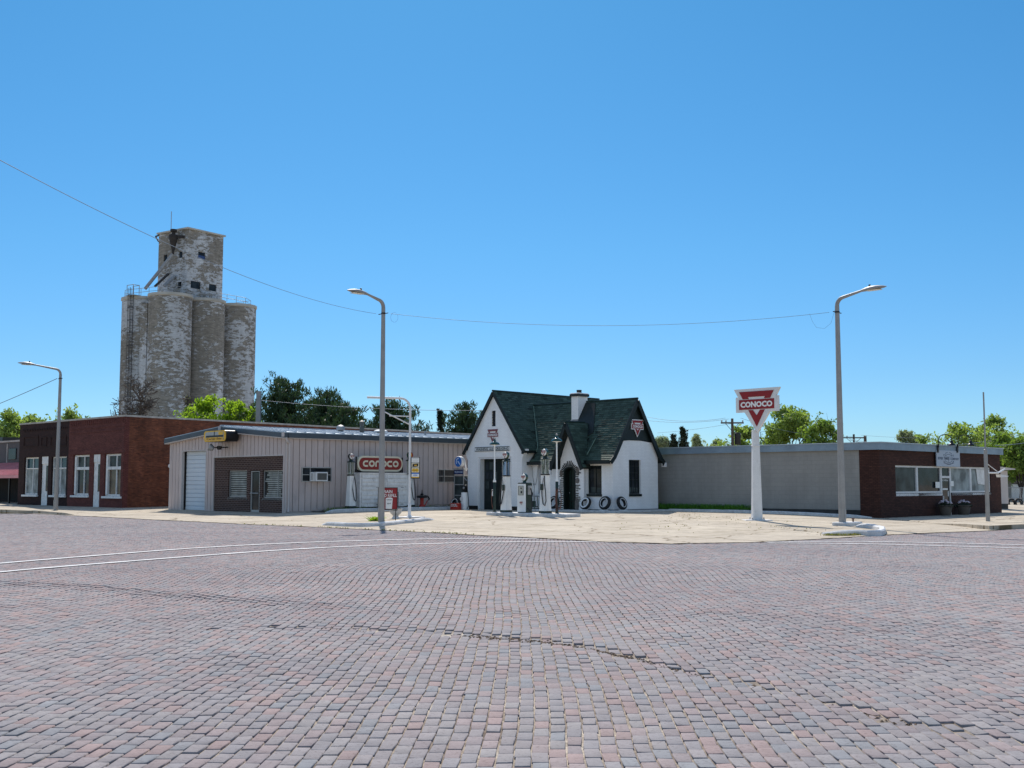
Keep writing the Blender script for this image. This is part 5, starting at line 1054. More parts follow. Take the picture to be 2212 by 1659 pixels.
# ================================================================ pumps
def visible_pump(fr, label, H=2.86, glass=CLEARB, meter=True, face='tri', hose_side=1, group='tall visible gas pumps'):
    o = thing('gas_pump', label, 'gas pump', fr, group=group); k = H/2.86
    def sq(z, a, b=.02): return [(x*a/2, y*a/2, z) for x, y in ((-.9,-1),(.9,-1),(1,-.9),(1,.9),(.9,1),(-.9,1),(-1,.9),(-1,-.9))]
    m = MB(); m.loft([sq(0, .44*k), sq(.10*k, .43*k)]); m.build('base', DGREEN, o)
    m = MB(); m.loft([sq(.10*k+.001, .40*k), sq(.9*k, .335*k), sq(1.35*k, .30*k), sq(1.69*k, .29*k)]); b = m.build('body', WPLAIN, o)
    m = MB(); m.lathe([(.10*k, .0), (.10*k, .012)], 16, 0, Matrix.Translation((0, -.155*k, 1.48*k)) @ Matrix.Rotation(PI/2, 4, 'X')); m.build('emblem', WHITE, b)
    m = MB(); m.lathe([(.19*k, 1.69*k), (.21*k, 1.70*k), (.21*k, 1.745*k), (.17*k, 1.755*k)], 20); m.build('collar', BLACK, o)
    m = MB(); m.lathe([(.158*k, 1.757*k), (.158*k, 2.385*k)], 20); g = m.build('glass_cylinder', glass, o, smooth=True)
    m = MB(); m.box(-.012, .012, -.01, .01, 1.8*k, 2.34*k); [m.box(-.05, .05, -.012, -.011, 1.84*k+i*.05*k, 1.85*k+i*.05*k) for i in range(10)]; m.tube([(.06, .04, 1.78*k), (.06, .04, 2.36*k)], .015, 6); m.build('gauge', STEEL, g)
    m = MB()
    for a in (45, 135, 225, 315): m.tube([(.18*k*math.cos(math.radians(a)), .18*k*math.sin(math.radians(a)), 1.74*k), (.18*k*math.cos(math.radians(a)), .18*k*math.sin(math.radians(a)), 2.40*k)], .009, 5)
    m.build('cage_rod', WHITE, o)
    m = MB(); m.lathe([(.19*k, 2.386*k), (.21*k, 2.39*k), (.21*k, 2.42*k), (.12*k, 2.47*k), (.09*k, 2.52*k), (.10*k, 2.55*k)], 20); m.build('cap', DGREEN, o, smooth=True)
    R = .165*k; zc = 2.55*k+R*.93
    m = MB(); m.lathe([(R*.8, -.075), (R, -.06), (R, .06), (R*.8, .075)], 24, 0, Matrix.Translation((0, 0, zc)) @ Matrix.Rotation(PI/2, 4, 'X')); gl = m.build('globe', EGREEN if face != 'blk' else BLACK, o, smooth=True)
    m = MB(); m.lathe([(R*.9, 0), (R*.86, .018), (0, .022)], 24, 0, Matrix.Translation((0, -.076, zc)) @ Matrix.Rotation(PI/2, 4, 'X')); m.build('globe_face', GLOBE if face != 'red' else BOXRED, gl)
    m = MB(); a = R*.72; y = -.102; z0 = zc
    if face != 'red':
        m.ribbon([(-a, z0+a*.62), (a, z0+a*.62), (0, z0-a*1.0)], a*.32, y-.004, y, closed=True); m.box(-a*1.05, a*1.05, y-.012, y-.005, z0-a*.02, z0+a*.30); m.build('globe_emblem', LOGO, gl)
    else: m.prism([(0, z0-a*.9), (a*.45, z0), (.1*a, z0+a), (-.45*a, z0+.1*a)], y-.004, y); m.build('globe_emblem', YEL, gl)
    hs = hose_side; m = MB()
    m.tube([(hs*.10, -.17*k, 1.66*k), (hs*.13, -.20*k, 1.45*k), (hs*.20*k, -.21*k, 1.05*k), (hs*.25*k, -.21, .55*k), (hs*.18*k, -.22, .34*k), (hs*.08, -.23, .42*k), (hs*.0, -.22*k, .8*k), (-hs*.02, -.21*k, 1.0*k)], .022, 7); m.build('hose', BLACK, o, smooth=True)
    m = MB(); m.tube([(-hs*.02, -.21*k, 1.0*k), (-hs*.02, -.22*k, 1.2*k)], [.025, .018], 6); m.tube([(-hs*.02, -.22*k, 1.2*k), (hs*.02, -.2*k, 1.36*k), (hs*.07, -.19*k, 1.55*k)], .014, 6); m.build('nozzle', STEEL, o)
    if meter: m = MB(); m.bbox(-.07*k-hs*.02, .07*k-hs*.02, -.24*k, -.185*k, 1.02*k, 1.30*k, .01); m.build('meter_box', DGREEN, o)
    return o
IS = Fr(36.45, 35.2, FR); isl = thing('pump_island', 'long low white concrete pump island with chipped dark graffiti-like marks', 'pump island', IS)
ix0 = -(t_at(1050, 36.0)-35.2); ix1 = -(t_at(1223.4, 36.0)-35.2)
m = MB(); m.bbox(ix0, ix1, -.45, .45, -.1, .145, .02); m.build('slab', KERB, isl)
m = MB(); r = random.Random(2)
for i in range(9): x = ix0+.45+i*.12; m.prism([(x+r.uniform(-.05, .05), .03+r.uniform(0, .05)) for _ in range(3)], -.454, -.451)
m.build('paint_chips', BLACK, isl)
def isx(u): return -(t_at(u, 36.45)-35.2)
def onisl(u, dy=0): X = IS.M @ Vector((isx(u), dy, .145)); return Frame(X.x, X.y, X.z, FR)
visible_pump(onisl(1093.5), 'visible pump with blue fluid glass, left on the island', 2.72, CLEARB, True, 'tri', -1, 'green-capped pumps on the island')
visible_pump(onisl(1177.5), 'visible pump with clear greenish glass, right on the island', 2.80, CLEARG, True, 'tri', 1, 'green-capped pumps on the island')
fr = onisl(1133); ep = thing('electric_pump', 'short green and white electric gas pump between the two visible pumps', 'gas pump', fr)
m = MB(); m.bbox(-.28, .28, -.18, .22, 0, 1.33, .03); c = m.build('case', DGREEN, ep)
m = MB(); m.bbox(-.26, .26, -.205, -.181, .04, 1.27, .005); fp = m.build('front_panel', WPLAIN, ep)
m = MB(); m.box(-.17, .13, -.215, -.206, .78, 1.18); m.build('dial_window', paint('dial_face', (.5, .5, .44), .4), fp); m = MB(); m.ribbon([(-.17, .78), (.13, .78), (.13, 1.18), (-.17, 1.18)], .02, -.225, -.2155, closed=True); m.lathe([(.04, 0), (.04, .01)], 8, 0, Matrix.Translation((0, -.216, 1.08)) @ Matrix.Rotation(PI/2, 4, 'X')); m.box(-.03, .07, -.22, -.2155, .86, .96); m.build('dial', BLACK, fp)
m = MB(); m.lathe([(.125, 0), (.125, .006)], 20, 0, Matrix.Translation((0, -.206, .44)) @ Matrix.Rotation(PI/2, 4, 'X')); m.build('roundel', GLOBE, fp); m = MB(); m.ribbon([(-.08, .49), (.08, .49), (0, .36)], .024, -.219, -.213, closed=True); m.box(-.085, .085, -.226, -.22, .425, .465); m.build('roundel_emblem', LOGO, fp)
m = MB(); m.lathe([(.09, 1.33), (.07, 1.38), (.10, 1.42)], 14); m.lathe([(.13, -.07), (.17, -.055), (.17, .055), (.13, .07)], 22, 0, Matrix.Translation((0, 0, 1.57)) @ Matrix.Rotation(PI/2, 4, 'X')); g = m.build('globe', EGREEN, ep, smooth=True)
m = MB(); m.lathe([(.15, 0), (.145, .016), (0, .02)], 22, 0, Matrix.Translation((0, -.071, 1.57)) @ Matrix.Rotation(PI/2, 4, 'X')); m.build('globe_face', GLOBE, g); m = MB(); m.ribbon([(-.1, 1.63), (.1, 1.63), (0, 1.47)], .028, -.1, -.095, closed=True); m.box(-.105, .105, -.108, -.101, 1.56, 1.605); m.build('globe_emblem', LOGO, g)
m = MB(); m.tube([(.29, .05, 1.12), (.42, .0, .98), (.50, -.05, .6), (.55, -.1, .22), (.45, -.12, .06), (.3, -.1, .2)], .022, 7); m.build('hose', BLACK, ep, smooth=True); m = MB(); m.tube([(.30, -.02, .85), (.34, -.04, 1.0), (.38, -.04, 1.13), (.46, -.04, 1.1)], .022, 6); m.bbox(.281, .32, -.1, .15, .8, 1.2, .01); m.build('nozzle', STEEL, ep)
def island_lamp(fr, label, H):
    o = thing('island_lamp', label, 'lamp post', fr, group='green enamel lamp posts on the island'); k = H/2.86
    m = MB(); m.lathe([(.09, 0), (.09, .03), (.065, .05), (.065, 1.13*k), (.05, 1.15*k)], 12); m.build('lower_post', DGREEN, o, smooth=True)
    m = MB(); m.lathe([(.075, 1.151*k), (.075, 1.2*k), (.045, 1.26*k), (.035, 1.3*k), (.032, 2.62*k)], 12); m.build('upper_post', WPLAIN, o, smooth=True)
    m = MB(); m.lathe([(.235, 2.60*k), (.23, 2.625*k), (.20, 2.67*k), (.12, 2.715*k), (.065, 2.735*k), (.055, 2.80*k), (.0, 2.83*k)], 24); m.build('shade', EGREEN, o, smooth=True)
    m = MB(); m.lathe([(0, 2.56*k), (.22, 2.598*k), (0, 2.599*k)], 20); m.build('shade_rim', GLOBE, o); 
    m = MB(); m.lathe([(.04, 2.82*k), (.05, 2.86*k), (0, 2.90*k)], 10); m.build('finial', STEEL, o, smooth=True)
    return o
l1 = island_lamp(onisl(1068.5, .0), 'island lamp post at the left end, near the garage doors', 3.36)
m = MB(); m.tube([(-.07, -.05, 1.0), (-.13, -.05, .9), (-.14, -.05, .5), (-.07, -.05, .15)], .02, 6); m.build('hose', RUST, l1); m = MB(); m.bbox(-.13, -.066, -.06, .05, .72, 1.02, .01); m.build('hose_bracket', WHITE, l1)
l2 = island_lamp(onisl(1202.5, .0), 'island lamp post at the right end, hung with an old brown hose', 3.42)
m = MB()
for k in range(3): m.tube([(.06+.13*(1-math.cos(a))*(1+.1*k), -.07-.03*k, .62+.45*math.sin(a)) for a in [2*PI*i/14 for i in range(15)]], .013, 5)
m.tube([(.05, -.1, 1.1), (.03, -.12, .6), (.06, -.1, .1)], .02, 5); m.build('hose_coil', RUST, l2)
# pumps at the metal wall
def onbed(u, t, z): s_ = s_at(u, t); X, Y = xy(s_, t); return Frame(X, Y, z, FL)
visible_pump(onbed(759, 47.75, .36), 'white visible pump with a black-rimmed globe, left of the white cabinet', 2.80, CLEARG, False, 'blk', 1, 'visible pumps by the metal wall')
visible_pump(onbed(885.5, 47.9, .36), 'visible pump with a red globe, half hidden behind the thin white pole', 2.95, CLEARG, False, 'red', 1, 'visible pumps by the metal wall')
# ---- white cabinet with the capsule sign
CF = Frame(*xy(s_at(779, 47.9), 47.9), .34, FL); cb = thing('white_cabinet', 'wide white weathered cabinet with slatted doors in front of the metal wall', 'cabinet', CF)
cw = s_at(889, 47.9)-s_at(779, 47.9); ch = CF.px(830, 1021.2)[1]
m = MB(); m.box(0, cw, .0, .85, .05, ch-.06); m.box(-.06, cw+.06, -.05, .9, ch-.06, ch+.0); m.box(-.04, .07, -.03, .0, 0, ch-.07); m.box(cw-.07, cw+.04, -.03, .0, 0, ch-.07); m.box(cw*.5-.05, cw*.5+.05, -.03, 0, 0, ch-.07); m.build('carcass', OLDWHITE, cb)
for i in range(2):
    for j in range(2):
        a = .1+i*(cw*.5-.03); b = a+cw*.5-.17; z0 = .06+j*(ch*.5-.03); z1 = z0+ch*.5-.10; m = MB(); n_ = 4
        for k in range(n_): z_ = z0+(z1-z0)*k/n_; m.prismx([(-.045, z_), (-.02, z_+(z1-z0)/n_-.03), (-.002, z_+(z1-z0)/n_-.03), (-.002, z_)], a, b)
        d = m.build('slatted_door', OLDWHITE, cb); m = MB(); m.box((a+b)/2+.15, (a+b)/2+.3, -.07, -.046, z0+.1, z0+.13); m.build('handle', STEEL, d)
m = MB(); m.box(.02, cw*.3, -.02, .3, .0, .05); m.build('foot', BLACK, cb)
a = CF.px(*cN(437, 860)); b = CF.px(*cN(927, 860)); zt1 = CF.px(*cN(685, 778))[1]; zb1 = CF.px(*cN(685, 945))[1]; w_, h_ = b[0]-a[0], zt1-zb1; XC = CF.M @ Vector(((a[0]+b[0])/2, .25, (zt1+zb1)/2))
cs = thing('capsule_sign', 'long red capsule sign with rounded cream letters standing on the white cabinet', 'sign', loc=XC, rot=FL)
m = MB(); m.prism(rrect(w_, h_, h_*.49, 8), 0, .18); m.build('case', CREAM, cs); m = MB(); m.prism(rrect(w_*.93, h_*.76, h_*.37, 8), -.015, -.001); m.build('red_face', LOGO, cs)
m = MB(); lw = h_*.115; R = h_*.185; gx = w_*.132; x0_ = -w_*.33
for i, chh in enumerate('conoco'):
    cxx = x0_+i*gx
    if chh == 'c': m.ribbon([(cxx+R*1.0, R*.80), (cxx+R*.2, R*.80)]+arc(cxx, 0, R*.95, 80, 280, 12, R*.82)+[(cxx+R*.2, -R*.80), (cxx+R*1.0, -R*.80)], lw, -.03, -.016)
    elif chh == 'o': m.ribbon(arc(cxx, 0, R, 0, 345, 16, R*.85), lw, -.03, -.016, closed=True)
    else: m.ribbon([(cxx-R*.85, -R*1.05), (cxx-R*.85, 0)]+arc(cxx, 0, R*.85, 170, 10, 8)+[(cxx+R*.85, 0), (cxx+R*.85, -R*1.05)], lw, -.03, -.016)
m.build('lettering', CREAM, cs)
m = MB(); m.box(-w_/2-.05, -w_/2+.0, .05, .12, -h_/2-.14, h_/2-.05); m.box(w_/2, w_/2+.05, .05, .12, -h_/2-.14, h_/2-.05); m.box(-w_/2-.05, w_/2+.05, .19, .24, -h_/2-.14, -h_/2+.1); m.build('frame', BLACK, cs)
# red-based tyre machine
hf = onbed(912.5, 47.7, .36); hy = thing('tyre_machine', 'black-topped stand on a red pedestal against the metal wall', 'machine', hf)
m = MB(); m.lathe([(.16, 0), (.15, .06), (.10, .12), (.10, .42), (.13, .46)], 12); m.build('pedestal', BOXRED, hy, smooth=True); m = MB(); m.lathe([(.05, .46), (.28, .48), (.3, .55), (.27, .6), (.08, .62), (.10, .68), (.03, .74), (.015, .92)], 16); m.tube([(.1, -.1, .6), (.35, -.1, .55), (.42, -.12, .42), (.36, -.15, .36)], .04, 7); m.build('turntable', BLACK, hy, smooth=True)
m = MB(); m.tube([(.08, -.12, .02), (.28, -.14, .34)], .025, 6); m.build('lever', BOXRED, hy)
# phone booth and sign
PF = Fr(s_at(981, 47.35)+.0, 47.35, FR); PFx = Frame(PF.o.x, PF.o.y, zl(44, 47), FR)
pf = Fr(43.3, t_at(981, 43.3), FR); pb = thing('phone_booth', 'narrow aluminium and glass phone booth beside the garage corner', 'phone booth', pf)
bw_ = pf.px(1001.5, 1050)[0]; bh = pf.px(992, 1011.5)[1]
m = MB()
for x in (0, bw_-.05):
    for y in (0, .72): m.box(x, x+.05, y, y+.05, 0, bh-.08)
for z in (.05, .75, 1.35, bh-.42): m.box(.051, bw_-.051, .005, .045, z, z+.05); m.box(bw_-.045, bw_-.005, .051, .719, z, z+.05); m.box(.005, .045, .051, .719, z, z+.05)
m.box(-.05, bw_+.05, -.05, .82, bh-.079, bh); m.build('frame', ALU, pb)
m = MB(); m.box(.052, bw_-.052, .02, .028, .1, bh-.44); m.box(bw_-.028, bw_-.02, .052, .718, .1, bh-.44); m.build('glazing', GREYG, pb)
m = MB(); m.box(.02, bw_-.02, -.02, .0, bh-.34, bh-.09); h = m.build('header_sign', paint('phone_navy', (.012, .02, .10), .4), pb); m = MB(); put_text(m, 'TELEPHONE', .07, bw_-.07, bh-.27, bh-.16, -.024, .02); m.build('lettering', LBLUE, h)
R = .31; XC = pf.M @ Vector((pf.px(990, 997)[0], .1, pf.px(990, 997.5)[1])); ph = thing('phone_sign', 'round blue telephone sign on top of the phone booth', 'sign', loc=XC, rot=FR)
m = MB(); m.lathe([(R*.95, -.11), (R, -.09), (R, .09), (R*.95, .11)], 28, 0, Matrix.Rotation(PI/2, 4, 'X')); m.build('case', WHITE, ph, smooth=True); m = MB(); m.lathe([(R*.9, 0), (R*.9, .008)], 28, 0, Matrix.Translation((0, -.11, 0)) @ Matrix.Rotation(PI/2, 4, 'X')); m.build('blue_face', BLUE, ph)
m = MB(); m.ribbon(arc(.02, 0, R*.52, 95, 215, 8, R*.62), R*.18, -.135, -.119); m.ribbon([(-R*.05, R*.1), (R*.55, -R*.5)], R*.22, -.135, -.119); m.lathe([(R*.16, 0), (R*.16, .016)], 10, 0, Matrix.Translation((0.02, -.119, R*.6)) @ Matrix.Rotation(PI/2, 4, 'X')); m.build('handset_symbol', LBLUE, ph)
m = MB(); m.ribbon([(R*.7, R*.75), (R*1.15, R*.2), (R*1.45, -R*1.1), (R*1.5, -R*1.35)], .05, .02, .09); m.box(R*.1, R*1.6, .0, .1, -R*1.62, -R*1.4); m.build('bracket', WHITE, ph)
# air/water tower, tyre, box by the garage corner
af = Fr(42.3, t_at(1004.5, 42.3), FR); ast = thing('air_stand', 'tapered white air pump stand with a black reel at the garage corner', 'air pump', af)
m = MB(); m.lathe([(.235, 0), (.235, .04), (.19, .93), (.18, .95), (0, .96)], 18); b = m.build('body', WPLAIN, ast, smooth=True); m = MB(); m.lathe([(.12, 0), (.12, .01)], 14, 0, Matrix.Translation((-.03, -.215, .6)) @ Matrix.Rotation(PI/2, 4, 'X')); m.build('emblem', WHITE, b)
m = MB(); m.prism([(-.13, .961), (.13, .961), (.13, 1.2)]+arc(0, 1.22, .13, 0, 180, 8)+[(-.13, 1.2)], -.06, .06); m.tube([(-.03, 0, 1.33), (-.03, 0, 1.72), (.02, 0, 1.78)], .022, 6); m.build('reel', BLACK, ast); m = MB(); m.lathe([(.07, 0), (.06, .02)], 12, 0, Matrix.Translation((-.02, -.061, 1.2)) @ Matrix.Rotation(PI/2, 4, 'X')); m.build('dial', STEEL, ast)
m = MB(); m.tube([(.05, 0, 1.75), (.2, -.03, 1.65), (.27, -.05, 1.1), (.36, -.06, .6), (.38, -.06, .25), (.26, -.08, .06)], .022, 6); m.build('hose', BLACK, ast, smooth=True); m = MB(); m.tube([(-.03, 0, 1.74), (.12, -.02, 1.64), (.22, -.03, 1.58)], .03, 6); m.build('nozzle', STEEL, ast)
def tyre(X, rot, lean, label, R=.33, wall_w=.05, band=(.62, .72), stand=True):
    o = thing('tyre', label, 'tyre', loc=X, rot=rot, group='whitewall tyres leaning at the station')
    M_ = Matrix.Translation((0, 0, .03)) @ Matrix.Rotation(-lean, 4, 'X') @ Matrix.Translation((0, 0, R)) @ Matrix.Rotation(PI/2, 4, 'X')
    w = .085; prof = [(R*.58, w*.7), (R*.62, w*.98), (R*.80, w*1.06), (R*.93, w*.9), (R*.985, w*.6), (R, w*.25), (R, -w*.25), (R*.985, -w*.6), (R*.93, -w*.9), (R*.80, -w*1.06), (R*.62, -w*.98), (R*.58, -w*.7), (R*.58, w*.7)]
    m = MB(); m.lathe(prof, 32, 0, M_, caps=False); c = m.build('carcass', RUBBER, o, smooth=True)
    b0, b1 = band; yb = lambda q: w*(1.0+.06*(q-.62)/.18)+.004
    m = MB(); m.lathe([(R*b0, yb(b0)), (R*b1, yb(b1)+.002), (R*b1, yb(b1)-.006), (R*b0, yb(b0)-.006), (R*b0, yb(b0))], 32, 0, M_, caps=False); m.build('whitewall', WPLAIN, o, smooth=True)
    if stand: m = MB(); m.box(-.13, .13, -.16, .2, -.01, .03); m.build('stand', WHITE, o)
    return o
ty = lambda fr, x, y, z: tuple(fr.M @ Vector((x, y, z)))
def wx_(u, v, y): return HF.px(u, v, y)[0]
tyre(ty(HF, wx_(1260, 1085, -.45), -.42, .105), FR, .42, 'tyre with a broad white wall, right beside the arched door', .33, band=(.62, .84))
tyre(ty(HF, wx_(1302.5, 1085, -.42), -.38, .105), FR, .3, 'tyre with a thin white ring under the window by the arched door', .35, band=(.62, .69))
tyre(ty(HF, .42, HG.px(1346, 1085, -.4)[0], .105), FL, .3, 'tyre with a thin white ring against the gable wall under the tall window', .34, band=(.62, .69))
tyre(ty(HF, wx_(1191, 1085, -.5), -.42, .105), FR, .3, 'tyre half hidden behind the right visible pump', .34, band=(.62, .70))
tyre(ty(af, -.62, -.2, 0), FR, .25, 'tyre with a white ring left of the red box by the phone booth', .33, band=(.66, .75))
X = CF.M @ Vector((cw*.37, -.45, -.16)); tyre(tuple(X), FL, .2, 'tyre behind the tall street light in front of the white cabinet', .34, band=(.62, .68), stand=False)
X = af.M @ Vector((-.12, -.55, 0)); rb = thing('battery_box', 'red display box with two rows of white lettering on the ground by the air stand', 'box', loc=X, rot=FR)
m = MB(); m.bbox(-.32, .32, -.12, .12, 0, .38, .012); m.build('box', BOXRED, rb); m = MB(); put_text(m, 'TOP BATTERY', -.27, .20, .27, .33, -.124, .035); put_text(m, 'BRAND SERVICE', -.27, .27, .19, .25, -.124, .035); m.build('lettering', WPLAIN, rb)
# small work stand by the office wall
X = HF.M @ Vector((wx_(1152, 1085, -.5), -.55, 0)); wk = thing('work_stand', 'small green-legged work stand with a grey top behind the electric pump', 'stand', loc=X, rot=FR)
m = MB(); m.bbox(-.32, .32, -.2, .2, .74, .80, .01); m.build('top', STEEL, wk)
for sx_ in (-.27, .27):
    for sy_ in (-.15, .15): m = MB(); m.tube([(sx_, sy_, 0), (sx_*.85, sy_*.8, .74)], .022, 6); m.build('leg', EGREEN, wk)
m = MB(); m.lathe([(.09, .80), (.1, .9), (.06, 1.0), (.02, 1.02)], 10, 0, None, (-.1, 0)); m.tube([(.1, 0, .8), (.12, 0, 1.3), (.02, 0, 1.45)], .014, 5); m.build('vice', BLACK, wk)
m = MB(); m.box(-.26, .26, -.14, .14, .2, .24); m.bbox(-.15, .15, -.1, .1, .24, .52, .02); m.build('shelf', DGREEN, wk)
# ---- triangle sign on its tapered post
TP = ground_hit(*cS(897, 1466)); TF = Frame(TP.x, TP.y, TP.z, FR); to = thing('brand_pylon', 'tall white tapered post carrying the big red triangle brand sign', 'sign', TF)
def sqr(z, a): return [(x*a/2, y*a/2, z) for x, y in ((-1,-1),(1,-1),(1,1),(-1,1))]
zt3 = at_Y(*cS(890, 575), TP.y).z-TP.z; M_ = Matrix.Rotation(PI/4, 4, 'Z')
m = MB(); m.loft([sqr(0.02, .385), sqr(zt3, .25)], 0, M_); m.bbox(-.16, .16, -.16, .16, zt3*.82, zt3*.82+.03, .01, 0, M_); m.build('post', WHITE, to)
m = MB(); m.bbox(-.55, .55, -.42, .42, -.05, .035, .02, 0, M_); m.bbox(-.27, .27, -.27, .27, .036, .06, .01, 0, M_); b = m.build('base_plate', KERB, to)
m = MB(); [m.lathe([(.025, .06), (.025, .13), (0, .14)], 6, 0, M_ @ Matrix.Translation((x, y, 0))) for x in (-.23, .23) for y in (-.23, .23)]; m.build('anchor_bolt', STEEL, b)
xa = TF.px(*cS(672, 180), -.12)[0]; xb = TF.px(*cS(1120, 160), -.12)[0]; zt3 = TF.px(*cS(890, 168), -.12)[1]; zb3 = TF.px(*cS(885, 600), -.12)[1]; w_ = (xb-xa)/1.13; hgt_ = (zt3-zb3)
hd = bpy.data.objects.new('sign_head', None); COL.objects.link(hd); hd.parent = to; hd.location = ((xa+xb)/2, -.14, (zt3+zb3)/2+.04)
# sign head built directly under the pylon
def tri_head(par, w, h, th):
    Z = lambda f: h/2-f*h
    P_ = [(-w*.5, Z(0)), (w*.5, Z(0)), (w*.41, Z(.185)), (w*.46, Z(.185)), (w*.46, Z(.535)), (w*.27, Z(.535)), (0, Z(1)), (-w*.27, Z(.535)), (-w*.46, Z(.535)), (-w*.46, Z(.185)), (-w*.41, Z(.185))]
    m = MB(); m.prism(P_, 0, th); m.build('sign_case', WHITE, par)
    m = MB(); y0, y1 = -.02, -.001; X = lambda f: (.87-f)/.805*w*.378
    m.prism([(-X(.065), Z(.065)), (X(.065), Z(.065)), (X(.19), Z(.19)), (-X(.19), Z(.19))], y0, y1)
    for sg in (1, -1):
        m.prism([(sg*X(.1905), Z(.1905)), (sg*X(.235), Z(.235)), (sg*w*.165, Z(.235)), (sg*w*.19, Z(.1905))], y0, y1)
        m.prism([(sg*X(.492), Z(.492)), (0, Z(.87)), (0, Z(.62)), (sg*w*.078, Z(.492))], y0, y1)
    m.box(-w*.382, w*.382, y0, y1, Z(.475), Z(.25)); m.build('red_emblem', RED, par)
    m = MB(); put_text(m, 'CONOCO', -w*.35, w*.35, Z(.43), Z(.295), -.024, .05); m.build('lettering', WPLAIN, par)
hd.location = ((xa+xb)/2, -.14, (zt3+zb3)/2); tri_head(hd, (xb-xa), hgt_, .13)
# ---- thin white gallows pole with card sign
QP = ground_hit(*cD(1575, 905)); QF = Frame(QP.x, QP.y, QP.z, FR); gp = thing('sign_gallows', 'thin white bent pipe pole with a bracket arm on a small white slab', 'pole', QF)
zq = at_Y(884.8, 860.5, QP.y).z-QP.z; m = MB(); m.bbox(-.55, .5, -.5, .5, -.1, .06, .02); m.build('slab', KERB, gp)
m = MB(); m.lathe([(.12, .06), (.12, .1), (.07, .13), (.075, .6), (.06, .62)], 10); A = Matrix.Rotation(-PI/4, 4, 'Z')
# arm leaves toward the street (local -y... seen going left): along -x and -y
dirv = Vector((-.55, -.83, 0)).normalized(); top_ = []
for a in [PI/2*i/6 for i in range(7)]: q = dirv*(.45*(1-math.cos(a))); top_.append((q.x, q.y, zq-.45+.45*math.sin(a)))
e_ = dirv*1.9; m.tube([(0, 0, .6), (0, 0, 2.6)]+top_+[(e_.x, e_.y, zq+.02)], .05, 10); e2 = dirv*1.15; m.build('pipe', WHITE, gp, smooth=True)
zb_ = at_Y(*cN(980, 440), QP.y).z-QP.z; zc_ = at_Y(*cN(980, 350), QP.y).z-QP.z; m = MB(); m.tube([(0, 0, zb_), (e2.x, e2.y, zc_+.2)], .03, 6); m.tube([(0, 0, zc_), (e2.x*.8, e2.y*.8, zc_+.02)], .03, 6); m.build('brace', WHITE, gp)
zc0 = at_Y(*cN(1028, 1015), QP.y).z; zc1 = at_Y(*cN(1028, 796), QP.y).z; X = at_Y(*cN(1030, 900), QP.y-.1); cd = thing('card_sign', 'tall credit card sign hung on the thin white pole', 'sign', loc=(X.x, X.y, zc0), rot=0); w_, h_ = .30, zc1-zc0
w_ = (cN(1070, 0)[0]-cN(987, 0)[0])*QP.y/F*.98
m = MB(); m.box(-w_/2-.025, w_/2+.025, 0, .04, -.025, h_+.025); m.build('frame', BLACK, cd); m = MB(); m.box(-w_/2, w_/2, -.008, -.001, h_*.76, h_); put = m; m.build('white_panel', WPLAIN, cd)
m = MB(); m.box(-w_*.38, w_*.42, -.012, -.0085, h_*.93, h_*.955); m.box(-w_*.38, w_*.38, -.012, -.0085, h_*.82, h_*.845); m.build('small_print', STEEL, cd)
for nm, z0, z1, mt, tx, tm in (('dark_card', .51, .735, CREAM, None, None), ('yellow_card', .27, .49, CREAM, 'MasterCard', RUST), ('blue_card', .01, .25, WPLAIN, 'VISA', BLUE)):
    m = MB(); m.box(-w_/2, w_/2, -.008, -.001, h_*z0, h_*z1); c = m.build(nm, mt, cd); m = MB()
    if nm == 'dark_card': m.prism([(-w_*.4, h_*.54), (w_*.35, h_*.56), (w_*.4, h_*.71), (-w_*.35, h_*.69)], -.014, -.0085); m.build('card', BLACK, c); m = MB(); m.box(-w_*.15, w_*.2, -.02, -.0145, h_*.60, h_*.65); m.build('gold_patch', YEL, c)
    elif nm == 'yellow_card':
        for s_ in (-1, 1): m.prism(arc(s_*w_*.2, h_*.38, w_*.24, 0, 342, 18, h_*.085), -.012-(s_ > 0)*.004, -.0085)
        m.build('card', YEL, c); m = MB(); put_text(m, tx, -w_*.38, w_*.38, h_*.365, h_*.40, -.018, .01); m.build('lettering', tm, c)
    else: m.box(-w_/2, w_/2, -.012, -.0085, h_*.20, h_*.25); put_text(m, tx, -w_*.3, w_*.3, h_*.10, h_*.17, -.012, .03); m.build('lettering', BLUE, c); m = MB(); m.box(-w_/2, w_/2, -.012, -.0085, h_*.01, h_*.055); m.build('gold_bar', YEL, c)
# ---- drain and refill sign on its stand
DP = ground_hit(*cD(1100, 1000)); s_, t_ = st(DP.x, DP.y); DFr = Frame(DP.x, DP.y, DP.z, FL)
xa = DFr.px(817, 1075)[0]; xb = DFr.px(*cD(1283, 420))[0]; zt4 = DFr.px(*cD(1120, 150))[1]; zb4 = DFr.px(*cD(1120, 705))[1]; DF2 = Frame(*(DFr.M @ Vector(((xa+xb)/2, 0, 0))), FL)
ds = thing('drain_refill_sign', 'red metal stand sign reading drain and refill with a white oil can', 'sign', DF2); w_, h_ = xb-xa, zt4-zb4
m = MB(); m.box(-w_/2+.03, w_/2-.03, 0, .02, zb4+.03, zt4-.03); m.build('red_panel', RED, ds); m = MB(); m.ribbon([(-w_/2+.015, zb4+.015), (w_/2-.015, zb4+.015), (w_/2-.015, zt4-.015), (-w_/2+.015, zt4-.015)], .04, -.01, .03, closed=True)
for s_ in (-1, 1): m.tube([(s_*(w_/2-.08), .01, zb4), (s_*(w_/2-.1), .0, .03)], .018, 6)
